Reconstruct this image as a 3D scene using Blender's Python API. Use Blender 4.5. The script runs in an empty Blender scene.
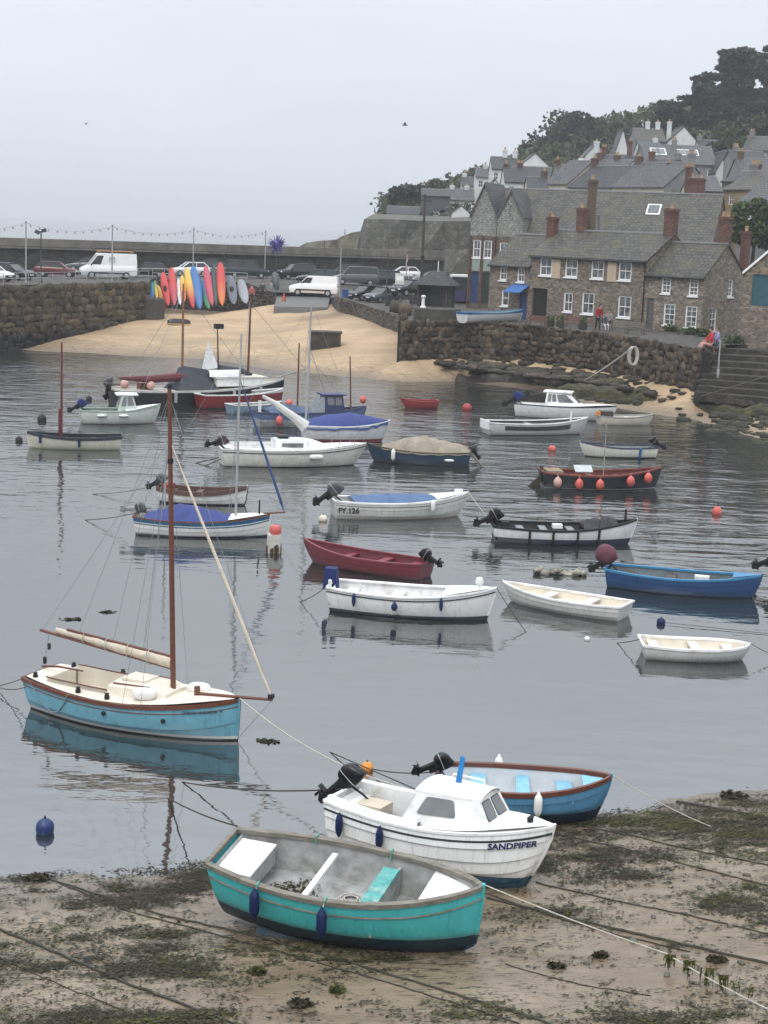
import bpy, bmesh, math, random
import numpy as np
from mathutils import Vector, Matrix, noise as mnoise
R = math.radians
random.seed(7); rng = np.random.default_rng(7)
sc = bpy.context.scene
col = sc.collection
# ------------------------------------------------------------------ camera
CAM_F, CAM_H, CAM_ROLL = 1600.0, 11.0, R(2.2)      # focal length in pixels of a 768x1024 frame, metres above the water
CAM_P = math.atan(282.8 / CAM_F)
_U = Vector((0, math.sin(CAM_P), math.cos(CAM_P))); _F = Vector((0, math.cos(CAM_P), -math.sin(CAM_P))); _X = Vector((1, 0, 0))
_r = math.cos(CAM_ROLL) * _X + math.sin(CAM_ROLL) * _U
_u = -math.sin(CAM_ROLL) * _X + math.cos(CAM_ROLL) * _U
cd = bpy.data.cameras.new('camera'); cam = bpy.data.objects.new('camera', cd); col.objects.link(cam)
cd.sensor_fit = 'VERTICAL'; cd.sensor_height = 24.0; cd.lens = 24.0 * CAM_F / 1024.0
cd.clip_start = 0.5; cd.clip_end = 30000
m = Matrix.Identity(4)
for i in range(3): m[i][0], m[i][1], m[i][2] = _r[i], _u[i], -_F[i]
m.translation = (0, 0, CAM_H)
cam.matrix_world = m
sc.camera = cam
# ------------------------------------------------------------------ sky, sun, exposure
SUN_EL, SUN_AZ = R(52), R(200)
w = bpy.data.worlds.new('World'); sc.world = w; w.use_nodes = True
nt = w.node_tree; nt.nodes.clear()
N = nt.nodes.new
out = N('ShaderNodeOutputWorld'); bg = N('ShaderNodeBackground'); bg.inputs['Strength'].default_value = 0.1
sky = N('ShaderNodeTexSky'); sky.sky_type = 'NISHITA'; sky.sun_disc = False
sky.sun_elevation = SUN_EL; sky.sun_rotation = SUN_AZ; sky.dust_density = 3.0; sky.air_density = 1.0
tc = N('ShaderNodeTexCoord'); mp = N('ShaderNodeMapping'); mp.inputs['Scale'].default_value = (1, 1, 3.5)
nz = N('ShaderNodeTexNoise'); nz.inputs['Scale'].default_value = 2.2; nz.inputs['Detail'].default_value = 4; nz.inputs['Roughness'].default_value = .5
cr = N('ShaderNodeValToRGB')
cr.color_ramp.elements[0].position = .3; cr.color_ramp.elements[0].color = (5.9, 6.35, 7.0, 1)   # thick grey cloud, pale
cr.color_ramp.elements[1].position = .72; cr.color_ramp.elements[1].color = (7.15, 7.55, 8.1, 1)
mx = N('ShaderNodeMix'); mx.data_type = 'RGBA'; mx.inputs['Factor'].default_value = .96
lk = nt.links.new
lk(tc.outputs['Generated'], mp.inputs['Vector']); lk(mp.outputs['Vector'], nz.inputs['Vector']); lk(nz.outputs['Fac'], cr.inputs['Fac'])
# plain overcast dome: luminance grows smoothly from the horizon to the zenith, the same in every direction
sx = N('ShaderNodeSeparateXYZ'); lk(tc.outputs['Generated'], sx.inputs[0])
pw = N('ShaderNodeMath'); pw.operation = 'POWER'; mz_ = N('ShaderNodeMath'); mz_.operation = 'MAXIMUM'; mz_.inputs[1].default_value = 0; lk(sx.outputs['Z'], mz_.inputs[0]); lk(mz_.outputs[0], pw.inputs[0]); pw.inputs[1].default_value = 2.2
ov = N('ShaderNodeMapRange'); ov.inputs['From Min'].default_value = 0; ov.inputs['From Max'].default_value = 1; ov.inputs['To Min'].default_value = 1.0; ov.inputs['To Max'].default_value = 2.9; lk(pw.outputs[0], ov.inputs['Value'])
ml = N('ShaderNodeVectorMath'); ml.operation = 'SCALE'; lk(mx.outputs['Result'], ml.inputs[0]); lk(ov.outputs['Result'], ml.inputs['Scale'])
lk(sky.outputs['Color'], mx.inputs['A']); lk(cr.outputs['Color'], mx.inputs['B']); lk(ml.outputs['Vector'], bg.inputs['Color']); lk(bg.outputs['Background'], out.inputs['Surface'])
sd = bpy.data.lights.new('sun', 'SUN'); sd.energy = 1.0; sd.angle = R(25); sd.color = (1.0, .95, .89)
sun = bpy.data.objects.new('sun', sd); col.objects.link(sun)
sun.rotation_euler = (R(90) - SUN_EL, 0, R(180) - SUN_AZ)
vs = sc.view_settings; vs.view_transform = 'Standard'; vs.look = 'None'; vs.gamma = 1; vs.exposure = 0.36; vs.use_curve_mapping = False
cy = sc.cycles
cy.use_denoising = True; cy.max_bounces = 5; cy.diffuse_bounces = 2; cy.glossy_bounces = 3; cy.transmission_bounces = 3; cy.volume_bounces = 0
cy.transparent_max_bounces = 6; cy.caustics_reflective = False; cy.caustics_refractive = False

# ------------------------------------------------------------------ points in the place
def ray(px, py):
    dx, dy = px - 384, py - 512
    x = dx * math.cos(CAM_ROLL) + dy * math.sin(CAM_ROLL); y = -dx * math.sin(CAM_ROLL) + dy * math.cos(CAM_ROLL)
    return _X * x + _F * CAM_F - _U * y
def at(px, py, z=0.0):
    d = ray(px, py); t = (z - CAM_H) / d.z
    return Vector((d.x * t, d.y * t, z))
def atD(px, py, D):
    d = ray(px, py); t = D / d.y
    return Vector((d.x * t, D, CAM_H + d.z * t))
def lerp(a, b, t): return a + (b - a) * t
# ------------------------------------------------------------------ materials
MATS = {}
def _base(name):
    m = bpy.data.materials.new(name); m.use_nodes = True
    n = m.node_tree; n.nodes.clear()
    o = n.nodes.new('ShaderNodeOutputMaterial'); b = n.nodes.new('ShaderNodeBsdfPrincipled')
    n.links.new(b.outputs['BSDF'], o.inputs['Surface'])
    return m, n, b
def _mix(n, fac, a, b, mode='MIX'):
    x = n.nodes.new('ShaderNodeMix'); x.data_type = 'RGBA'; x.blend_type = mode
    for key, v in (('Factor', fac), ('A', a), ('B', b)):
        if hasattr(v, 'is_output'): n.links.new(v, x.inputs[key])
        elif key == 'Factor': x.inputs[key].default_value = v
        else: x.inputs[key].default_value = (*v, 1) if len(v) == 3 else v
    return x.outputs['Result']
def _math(n, op, a, b=None, clamp=False):
    x = n.nodes.new('ShaderNodeMath'); x.operation = op; x.use_clamp = clamp
    for k, v in enumerate((a, b)):
        if v is None: continue
        if hasattr(v, 'is_output'): n.links.new(v, x.inputs[k])
        else: x.inputs[k].default_value = v
    return x.outputs[0]
def _noise(n, vec, scale, detail=4, rough=.55, scl=None):
    x = n.nodes.new('ShaderNodeTexNoise'); x.inputs['Scale'].default_value = scale; x.inputs['Detail'].default_value = detail; x.inputs['Roughness'].default_value = rough
    if scl:
        mpn = n.nodes.new('ShaderNodeMapping'); mpn.inputs['Scale'].default_value = scl; n.links.new(vec, mpn.inputs['Vector']); vec = mpn.outputs['Vector']
    n.links.new(vec, x.inputs['Vector'])
    return x.outputs['Fac']
def _ramp(n, fac, p0, p1):
    x = n.nodes.new('ShaderNodeMapRange'); x.inputs['From Min'].default_value = p0; x.inputs['From Max'].default_value = p1
    n.links.new(fac, x.inputs['Value'])
    return x.outputs['Result']
def _coord(n, kind='Object'):
    return n.nodes.new('ShaderNodeTexCoord').outputs[kind]
def _bump(n, b, h, strength, dist):
    x = n.nodes.new('ShaderNodeBump'); x.inputs['Strength'].default_value = strength; x.inputs['Distance'].default_value = dist
    n.links.new(h, x.inputs['Height']); n.links.new(x.outputs['Normal'], b.inputs['Normal'])
def dk(c, k): return tuple(max(0, min(1, v * k)) for v in c)
def _rand(n):
    o = n.nodes.new('ShaderNodeObjectInfo').outputs['Random']; g = n.nodes.new('ShaderNodeNewGeometry').outputs['Random Per Island']
    return _math(n, 'FRACT', _math(n, 'ADD', o, g))
def mat(name, c, rough=.6, var=.18, scale=6, bump=0.0, bdist=.01, metal=0, spec=.5, c2=None, dirt=None, perobj=0, scl=None):
    """a plain painted or natural surface with mottling, optional second colour, dirt and relief"""
    if name in MATS: return MATS[name]
    m, n, b = _base(name); v = _coord(n)
    f = _noise(n, v, scale, 5, .6, scl)
    cc = _mix(n, _ramp(n, f, .3, .7), dk(c, 1 - var), c2 or dk(c, 1 + var))
    if dirt:
        f2 = _noise(n, v, scale * .45, 6, .65)
        cc = _mix(n, _ramp(n, f2, .5, .72), cc, dirt)
    if perobj:
        cc = _mix(n, 1.0, cc, _mix(n, _rand(n), (1 - perobj,) * 3, (1 + perobj * .6,) * 3), 'MULTIPLY')
    n.links.new(cc, b.inputs['Base Color'])
    b.inputs['Roughness'].default_value = rough; b.inputs['Metallic'].default_value = metal; b.inputs['Specular IOR Level'].default_value = spec
    if bump: _bump(n, b, _noise(n, v, scale * 2.5, 6, .6, scl), bump, bdist)
    MATS[name] = m
    return m
def hullmat(name, top, bottom=None, zline=.08, rough=.35, boot=None, stain=(.10, .095, .06), stainh=.10, var=.10, streak=.5):
    """paint above and below a waterline, weed stain just above the water, run-off streaks"""
    if name in MATS: return MATS[name]
    m, n, b = _base(name); v = _coord(n)
    sep = n.nodes.new('ShaderNodeSeparateXYZ'); n.links.new(v, sep.inputs[0]); z = sep.outputs['Z']
    f = _noise(n, v, 3, 5, .6)
    cc = _mix(n, _ramp(n, f, .3, .7), dk(top, 1 - var), dk(top, 1 + var))
    st = _noise(n, v, 5, 5, .65, (3, 3, .35))
    cc = _mix(n, _math(n, 'MULTIPLY', _ramp(n, st, .52, .75), streak), cc, dk(top, .45))
    scuff = _math(n, 'MULTIPLY', _ramp(n, _noise(n, v, 16, 6, .75, (.25, 1, 1.6)), .60, .68), _ramp(n, _noise(n, v, 1.4, 3), .45, .62))
    cc = _mix(n, _math(n, 'MULTIPLY', scuff, .45), cc, tuple(lerp(q, .32, .55) * .8 for q in top))
    sm = _noise(n, v, 9, 4)
    zz = _math(n, 'ADD', z, _math(n, 'MULTIPLY', _math(n, 'SUBTRACT', sm, .5), .12))
    fac = _math(n, 'MULTIPLY', _ramp(n, zz, zline + stainh, zline - .02), .75)
    cc = _mix(n, fac, cc, stain)
    if bottom:
        bb = _mix(n, _ramp(n, sm, .35, .7), dk(bottom, .7), dk(bottom, 1.25))
        cc = _mix(n, _math(n, 'LESS_THAN', z, zline), cc, bb)
    if boot:
        bc, b0, b1 = boot
        cc = _mix(n, _math(n, 'MULTIPLY', _math(n, 'GREATER_THAN', z, b0), _math(n, 'LESS_THAN', z, b1)), cc, bc)
    n.links.new(cc, b.inputs['Base Color']); b.inputs['Roughness'].default_value = rough
    _bump(n, b, f, .15, .01)
    MATS[name] = m
    return m
# ------------------------------------------------------------------ mesh building
class MB:
    def __init__(s): s.v = []; s.f = []; s.mi = []
    def add(s, vs, fs, mi=0):
        o = len(s.v); s.v += [tuple(v) for v in vs]; s.f += [tuple(i + o for i in f) for f in fs]; s.mi += [mi] * len(fs)
        return s
    def box(s, c, d, rz=0, ry=0, rx=0, mi=0, taper=1.0):
        M = Matrix.Rotation(rz, 3, 'Z') @ Matrix.Rotation(ry, 3, 'Y') @ Matrix.Rotation(rx, 3, 'X')
        vs = []
        for z in (-.5, .5):
            k = taper if z > 0 else 1
            for x, y in ((-.5, -.5), (.5, -.5), (.5, .5), (-.5, .5)):
                vs.append(Vector(c) + M @ Vector((x * d[0] * k, y * d[1] * k, z * d[2])))
        return s.add(vs, [(3, 2, 1, 0), (4, 5, 6, 7), (0, 1, 5, 4), (1, 2, 6, 5), (2, 3, 7, 6), (3, 0, 4, 7)], mi)
    def tube(s, pts, r, n=6, mi=0, caps=True):
        pts = [Vector(p) for p in pts]
        if not hasattr(r, '__len__'): r = [r] * len(pts)
        vs, fs = [], []
        for i, p in enumerate(pts):
            t = (pts[min(i + 1, len(pts) - 1)] - pts[max(i - 1, 0)]).normalized()
            a = t.orthogonal().normalized() if abs(t.z) < .95 else Vector((1, 0, 0))
            if i == 0: ref = a
            a = (ref - t * ref.dot(t)).normalized(); ref = a
            bv = t.cross(a)
            for k in range(n):
                an = 2 * math.pi * k / n
                vs.append(p + (a * math.cos(an) + bv * math.sin(an)) * r[i])
        for i in range(len(pts) - 1):
            for k in range(n):
                k2 = (k + 1) % n
                fs.append((i * n + k, i * n + k2, (i + 1) * n + k2, (i + 1) * n + k))
        if caps: fs += [tuple(range(n - 1, -1, -1)), tuple(range((len(pts) - 1) * n, len(pts) * n))]
        return s.add(vs, fs, mi)
    def lathe(s, prof, c=(0, 0, 0), n=12, mi=0, M=None):
        vs, fs = [], []
        for rr, z in prof:
            for k in range(n):
                a = 2 * math.pi * k / n
                q = Vector((rr * math.cos(a), rr * math.sin(a), z))
                vs.append(Vector(c) + (M @ q if M else q))
        for i in range(len(prof) - 1):
            for k in range(n):
                k2 = (k + 1) % n
                fs.append((i * n + k, i * n + k2, (i + 1) * n + k2, (i + 1) * n + k))
        fs += [tuple(range(n - 1, -1, -1)), tuple(range((len(prof) - 1) * n, len(prof) * n))]
        return s.add(vs, fs, mi)
    def grid(s, rows, mi=0, close=False):
        n = len(rows[0]); vs = [p for r_ in rows for p in r_]; fs = []
        for i in range(len(rows) - 1):
            for k in range(n if close else n - 1):
                k2 = (k + 1) % n
                fs.append((i * n + k, i * n + k2, (i + 1) * n + k2, (i + 1) * n + k))
        return s.add(vs, fs, mi)
    def prism(s, poly, axis_vec, mi=0):
        """closed polygon of 3-D points pushed along a vector"""
        n = len(poly); a = [Vector(p) for p in poly]; b = [p + Vector(axis_vec) for p in a]
        fs = [tuple(range(n - 1, -1, -1)), tuple(range(n, 2 * n))] + [(k, (k + 1) % n, (k + 1) % n + n, k + n) for k in range(n)]
        return s.add(a + b, fs, mi)
    def blob(s, c, rad, n=10, m=7, e=1.0, M=None, mi=0):
        """superellipsoid"""
        vs, fs = [], []
        pw = lambda v: math.copysign(abs(v) ** e, v)
        for i in range(m + 1):
            la = -math.pi / 2 + math.pi * i / m
            for k in range(n):
                lo = 2 * math.pi * k / n
                q = Vector((rad[0] * pw(math.cos(la)) * pw(math.cos(lo)), rad[1] * pw(math.cos(la)) * pw(math.sin(lo)), rad[2] * pw(math.sin(la))))
                vs.append(Vector(c) + (M @ q if M else q))
        for i in range(m):
            for k in range(n):
                k2 = (k + 1) % n
                fs.append((i * n + k, i * n + k2, (i + 1) * n + k2, (i + 1) * n + k))
        return s.add(vs, fs, mi)
    def mesh(s, name, mats, smooth=False):
        me = bpy.data.meshes.new(name); me.from_pydata(s.v, [], s.f)
        for mm in (mats if isinstance(mats, (list, tuple)) else [mats]): me.materials.append(mm)
        if any(s.mi): me.polygons.foreach_set('material_index', s.mi)
        bm = bmesh.new(); bm.from_mesh(me)
        if smooth: bmesh.ops.remove_doubles(bm, verts=bm.verts, dist=.0004)
        bmesh.ops.recalc_face_normals(bm, faces=bm.faces)
        if smooth:
            for fc in bm.faces: fc.smooth = True
            for ed in bm.edges:
                if len(ed.link_faces) == 2 and ed.calc_face_angle(0) > R(38): ed.smooth = False
        bm.to_mesh(me); bm.free(); me.update()
        return me
    def build(s, name, mats, parent=None, smooth=False):
        return link(name, s.mesh(name, mats, smooth), parent)
def link(name, me, parent=None):
    o = bpy.data.objects.new(name, me); col.objects.link(o)
    if parent is not None: o.parent = parent
    return o
def tag(o, label, cat, group=None, kind=None):
    o['label'] = label; o['category'] = cat
    if group: o['group'] = group
    if kind: o['kind'] = kind
    return o
def thing(name, label, cat, loc=(0, 0, 0), rz=0, group=None, rx=0, ry=0):
    o = bpy.data.objects.new(name, None); col.objects.link(o); o.empty_display_size = .2
    o.location = loc; o.rotation_euler = (rx, ry, rz)
    return tag(o, label, cat, group)
def struct(o, kind='structure', label=None):
    o['kind'] = kind
    if label: o['label'] = label
    return o
def dup(root, loc, rz, label, group=None):
    r_ = root.copy(); col.objects.link(r_); r_.location = loc; r_.rotation_euler = (0, 0, rz); r_['label'] = label
    if group: r_['group'] = group
    for ch in root.children:
        c = ch.copy(); col.objects.link(c); c.parent = r_
        for g in ch.children:
            d = g.copy(); col.objects.link(d); d.parent = c
    return r_
def lerp(a, b, t): return a + (b - a) * t
def sstep(t): t = max(0., min(1., t)); return t * t * (3 - 2 * t)
def interp(x, xs, ys): return float(np.interp(x, xs, ys))
# ================================================================== THE SETTING
NEARX = [-40, -14, -6.2, -3.0, 0.5, 3.6, 8.1, 14, 40]; NEARY = [21.5, 23.2, 25.25, 26.2, 27.6, 29.4, 31.2, 33.4, 38]
FARX = [-90, -32.3, -15.5, 0, 9.5, 15.5, 20, 21.7, 27, 60]; FARY = [134, 132.8, 130.5, 122.6, 116, 104.5, 97.1, 90.6, 76, 30]
_fs = list(zip(FARX, FARY))
def _dfar(x, y):
    d = np.full(np.shape(x), 1e9)
    for (ax, ay), (bx, by) in zip(_fs[:-1], _fs[1:]):
        ux, uy = bx - ax, by - ay; t = np.clip(((x - ax) * ux + (y - ay) * uy) / (ux * ux + uy * uy), 0, 1)
        d = np.minimum(d, np.hypot(x - ax - t * ux, y - ay - t * uy))
    return np.where(y > np.interp(x, FARX, FARY), d, -d)
_berm = [(at(255, 296, 4.1), 2.9), (at(277, 299, 3.9), 3.35), (at(330, 300, 3.9), 3.5), (at(337, 301, 4.15), 3.2), (at(370, 311, 3.85), 2.9), (at(402, 320.5, 3.55), 2.45)]
_bank = [(at(405, 322, 4.2), 1.45), (at(460, 322, 4.2), 1.5), (at(520, 325.5, 4.15), 1.6), (at(600, 334, 4.1), 1.5), (at(655, 343, 4.05), 1.5), (at(698, 351, 4.0), 1.6)]
def zground(x, y):
    x = np.asarray(x, float); y = np.asarray(y, float)
    dn = np.interp(x, NEARX, NEARY) - y
    zn = np.where(dn > 0, dn * .075, dn * .07)
    d = _dfar(x, y)
    zf = np.where(d > 0, np.where(d < 15, .11 * d, 1.65 + .055 * (d - 15)), d * .12)
    for (a, ha), (b_, hb_) in zip(_berm[:-1], _berm[1:]):            # sand banked up against the car park wall
        ux, uy = b_.x - a.x, b_.y - a.y; t = np.clip(((x - a.x) * ux + (y - a.y) * uy) / (ux * ux + uy * uy), 0, 1)
        zf = np.maximum(zf, ha + (hb_ - ha) * t - .17 * np.hypot(x - a.x - t * ux, y - a.y - t * uy))
    for (a, ha), (b_, hb_) in zip(_bank[:-1], _bank[1:]):            # bank of sand and stones at the foot of the harbour wall
        ux, uy = b_.x - a.x, b_.y - a.y; t = np.clip(((x - a.x) * ux + (y - a.y) * uy) / (ux * ux + uy * uy), 0, 1)
        zf = np.maximum(zf, ha + (hb_ - ha) * t - .5 * np.hypot(x - a.x - t * ux, y - a.y - t * uy))
    return np.maximum(np.maximum(zn, zf), -3.0)
def zg(x, y): return float(zground(x, y))
def fastmesh(name, V, F, mats, smooth=True):
    me = bpy.data.meshes.new(name); V = np.asarray(V, np.float32); F = np.asarray(F, np.int32); k = F.shape[1]
    me.vertices.add(len(V)); me.vertices.foreach_set('co', V.ravel())
    me.loops.add(F.size); me.loops.foreach_set('vertex_index', F.ravel())
    me.polygons.add(len(F)); me.polygons.foreach_set('loop_start', np.arange(0, F.size, k, dtype=np.int32))
    try: me.polygons.foreach_set('loop_total', np.full(len(F), k, np.int32))
    except Exception: pass
    me.polygons.foreach_set('use_smooth', np.full(len(F), smooth, bool))
    for mm in (mats if isinstance(mats, (list, tuple)) else [mats]): me.materials.append(mm)
    me.update(calc_edges=True); me.validate()
    return me
def gridmesh(name, xs, ys, zfun, m):
    X, Y = np.meshgrid(xs, ys); Z = zfun(X, Y); nx, ny = len(xs), len(ys)
    i = np.arange(nx * ny).reshape(ny, nx)
    F = np.stack([i[:-1, :-1], i[:-1, 1:], i[1:, 1:], i[1:, :-1]], -1).reshape(-1, 4)
    return fastmesh(name, np.stack([X, Y, Z], -1).reshape(-1, 3), F, m)
_VN = {}
def vnoise(x, y, s, seed=0):
    """cheap smooth value noise on arrays"""
    g = _VN.get(seed)
    if g is None: g = _VN[seed] = np.random.default_rng(seed).random((64, 64))
    u, v = x / s, y / s; iu, iv = np.floor(u).astype(int), np.floor(v).astype(int); fu, fv = u - iu, v - iv
    fu = fu * fu * (3 - 2 * fu); fv = fv * fv * (3 - 2 * fv)
    a = g[iu % 64, iv % 64]; b = g[(iu + 1) % 64, iv % 64]; c = g[iu % 64, (iv + 1) % 64]; d = g[(iu + 1) % 64, (iv + 1) % 64]
    return (a * (1 - fu) + b * fu) * (1 - fv) + (c * (1 - fu) + d * fu) * fv

# ---- water
def water_material():
    m, n, b = _base('harbour water'); v = _coord(n)
    b.inputs['Base Color'].default_value = (.020, .024, .022, 1); b.inputs['Roughness'].default_value = .045; b.inputs['IOR'].default_value = 4.4
    b.inputs['Specular IOR Level'].default_value = .5
    patch = _ramp(n, _noise(n, v, .035, 3, .55, (1, .6, 1)), .42, .62)
    sep = n.nodes.new('ShaderNodeSeparateXYZ'); n.links.new(v, sep.inputs[0])
    far = _ramp(n, sep.outputs['Y'], 46, 100)
    amp = _math(n, 'ADD', .14, _math(n, 'MULTIPLY', far, _math(n, 'ADD', .26, _math(n, 'MULTIPLY', patch, .75))))
    r1 = _noise(n, v, 1.5, 3, .5, (.55, 1.25, 1)); r2 = _noise(n, v, .5, 2, .5, (.5, 1.1, 1))
    h = _math(n, 'MULTIPLY', _math(n, 'ADD', _math(n, 'MULTIPLY', r1, .55), r2), amp)
    _bump(n, b, h, 1.0, .22)
    return m
wm = water_material()
mb = MB(); S = 7000.
xs = [-S, -300, 300, S]; ys = [-40, 200, S]
mb.grid([[(x, y, 0) for x in xs] for y in ys])
struct(mb.build('sea_water', wm), label='calm grey harbour water running out to the open sea')

# ---- sand
def sand_material(name, near):
    m, n, b = _base(name); v = _coord(n)
    g = n.nodes.new('ShaderNodeNewGeometry'); sep = n.nodes.new('ShaderNodeSeparateXYZ'); n.links.new(g.outputs['Position'], sep.inputs[0]); z = sep.outputs['Z']
    if near:
        f = _noise(n, v, 1.3, 6, .6, (.55, 1, 1)); f2 = _noise(n, v, 9, 6, .7, (.6, 1, 1)); f3 = _noise(n, v, 60, 3, .6)
        cc = _mix(n, _ramp(n, f, .32, .68), (.215, .158, .100), (.33, .258, .178))
        cc = _mix(n, _math(n, 'MULTIPLY', _ramp(n, f3, .45, .75), .35), cc, (.16, .13, .10))
        # films of dark silt and algae left by the tide
        big = _noise(n, v, .42, 5, .6, (.5, 1, 1))
        film = _math(n, 'MULTIPLY', _ramp(n, f2, .52, .58), _ramp(n, big, .46, .58))
        cc = _mix(n, _math(n, 'MULTIPLY', film, .8), cc, (.070, .064, .050))
        speck = _math(n, 'MULTIPLY', _ramp(n, _noise(n, v, 26, 5, .65, (.45, 1, 1)), .52, .60), _ramp(n, _noise(n, v, 2.2, 4, .6, (.5, 1, 1)), .46, .62))
        cc = _mix(n, _math(n, 'MULTIPLY', speck, .95), cc, (.025, .022, .015))
        drift = _math(n, 'MULTIPLY', _ramp(n, _noise(n, v, 14, 6, .7, (.25, 1.1, 1)), .53, .60), _ramp(n, _noise(n, v, .8, 3, .6, (.6, 1, 1)), .48, .58))
        cc = _mix(n, _math(n, 'MULTIPLY', drift, .9), cc, (.032, .030, .016))
        gr = _math(n, 'MULTIPLY', _ramp(n, _noise(n, v, 4.5, 6, .7, (.6, 1, 1)), .55, .68), _ramp(n, big, .46, .6))
        cc = _mix(n, _math(n, 'MULTIPLY', gr, .6), cc, (.080, .078, .035))
        wet = _ramp(n, _math(n, 'ADD', z, _math(n, 'MULTIPLY', f, .18)), .30, .06)
        cc = _mix(n, _math(n, 'MULTIPLY', wet, .55), cc, (.13, .115, .095)); cc = _mix(n, _math(n, 'MULTIPLY', _ramp(n, big, .50, .36), .55), cc, (.19, .135, .09))
        n.links.new(cc, b.inputs['Base Color'])
        ro = n.nodes.new('ShaderNodeMapRange'); ro.inputs['To Min'].default_value = .40; ro.inputs['To Max'].default_value = .16; n.links.new(_math(n, 'MAXIMUM', wet, _ramp(n, big, .62, .40)), ro.inputs['Value'])
        n.links.new(ro.outputs['Result'], b.inputs['Roughness'])
        _bump(n, b, _math(n, 'ADD', _math(n, 'MULTIPLY', f2, 1.0), _math(n, 'MULTIPLY', f3, .35)), .45, .02)
    else:
        f = _noise(n, v, .35, 6, .6, (1, 2.2, 1)); f2 = _noise(n, v, 2.6, 5, .7, (.7, 2, 1))
        cc = _mix(n, _ramp(n, f, .3, .7), (.41, .28, .16), (.53, .378, .232))
        weed = _math(n, 'MULTIPLY', _ramp(n, f2, .50, .60), _ramp(n, z, 1.15, .35))
        cc = _mix(n, _math(n, 'MULTIPLY', weed, .85), cc, (.10, .09, .05))
        cc = _mix(n, _math(n, 'MULTIPLY', _ramp(n, f2, .60, .70), .5), cc, (.22, .17, .11))
        damp = _math(n, 'MULTIPLY', _ramp(n, _noise(n, v, .12, 4, .6, (1, 1.6, 1)), .46, .60), .45); cc = _mix(n, damp, cc, (.27, .195, .125))
        foot = n.nodes.new('ShaderNodeTexVoronoi'); foot.inputs['Scale'].default_value = 1.6; n.links.new(v, foot.inputs['Vector']); cc = _mix(n, _math(n, 'MULTIPLY', _ramp(n, foot.outputs['Distance'], .22, .10), _math(n, 'MULTIPLY', _ramp(n, f, .45, .6), .45)), cc, (.24, .175, .115))
        wet = _ramp(n, z, .55, .05); cc = _mix(n, _math(n, 'MULTIPLY', wet, .7), cc, (.19, .155, .115))
        n.links.new(cc, b.inputs['Base Color']); b.inputs['Roughness'].default_value = .75
        _bump(n, b, f2, .8, .12)
    return m
def znear(x, y):
    z = zground(x, y)
    return z + (vnoise(x, y * 1.6, 1.7, 1) - .5) * .045 + (vnoise(x, y * 1.5, .45, 2) - .5) * .022 + (vnoise(x, y * 1.4, .16, 3) - .5) * .012
def zn(x, y): return float(znear(np.array([x]), np.array([y]))[0])
struct(link('foreshore', gridmesh('foreshore', np.arange(-15, 17, .09), np.arange(9, 36, .09), znear, sand_material('wet weedy sand', True))), label='wet sandy foreshore bared by the tide')
def zfar(x, y):
    z = zground(x, y)
    return np.where(z > -.1, z + (vnoise(x, y, 3.1, 4) - .5) * .18 + (vnoise(x, y, .9, 5) - .5) * .05, z)
struct(link('beach', gridmesh('beach', np.arange(-60, 45, .5), np.arange(36, 176, .5), zfar, sand_material('dry golden sand', False))), label='strip of golden sand at the head of the harbour')

# ---- stone
def masonry(name, cols, scale=2.2, zs=1.7, mortar=(.22, .20, .17), bump=.8, rough=.85, streak=None, edge=.07):
    if name in MATS: return MATS[name]
    m, n, b = _base(name); v = _coord(n)
    mpn = n.nodes.new('ShaderNodeMapping'); mpn.inputs['Scale'].default_value = (scale, scale, scale * zs); n.links.new(v, mpn.inputs['Vector'])
    wob = n.nodes.new('ShaderNodeTexNoise'); wob.inputs['Scale'].default_value = 1.2; n.links.new(mpn.outputs[0], wob.inputs['Vector'])
    ad = n.nodes.new('ShaderNodeVectorMath'); ad.operation = 'MULTIPLY_ADD'; n.links.new(wob.outputs['Color'], ad.inputs[0]); ad.inputs[1].default_value = (.5, .5, .5); n.links.new(mpn.outputs[0], ad.inputs[2])
    vo = n.nodes.new('ShaderNodeTexVoronoi'); vo.inputs['Scale'].default_value = 1; n.links.new(ad.outputs[0], vo.inputs['Vector'])
    ve = n.nodes.new('ShaderNodeTexVoronoi'); ve.feature = 'DISTANCE_TO_EDGE'; ve.inputs['Scale'].default_value = 1; n.links.new(ad.outputs[0], ve.inputs['Vector'])
    sp = n.nodes.new('ShaderNodeSeparateColor'); n.links.new(vo.outputs['Color'], sp.inputs[0])
    cr = n.nodes.new('ShaderNodeValToRGB'); els = cr.color_ramp.elements
    cr.color_ramp.interpolation = 'CONSTANT'
    for k, c in enumerate(cols):
        e = els[k] if k < 2 else els.new(k / len(cols))
        e.position = k / len(cols); e.color = (*c, 1)
    n.links.new(sp.outputs[0], cr.inputs['Fac'])
    f = _noise(n, v, 12, 5, .65); cc = _mix(n, 1.0, cr.outputs['Color'], _mix(n, _ramp(n, f, .3, .7), (.72,) * 3, (1.2,) * 3), 'MULTIPLY')
    cc = _mix(n, _ramp(n, ve.outputs['Distance'], edge, .02), cc, mortar)
    if streak: cc = _mix(n, _math(n, 'MULTIPLY', _ramp(n, _noise(n, v, .7, 5, .6, (1.5, 1.5, .4)), .48, .66), .7), cc, streak)
    n.links.new(cc, b.inputs['Base Color']); b.inputs['Roughness'].default_value = rough
    _bump(n, b, _math(n, 'ADD', _ramp(n, ve.outputs['Distance'], 0, .14), _math(n, 'MULTIPLY', f, .3)), bump, .05)
    MATS[name] = m
    return m
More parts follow.
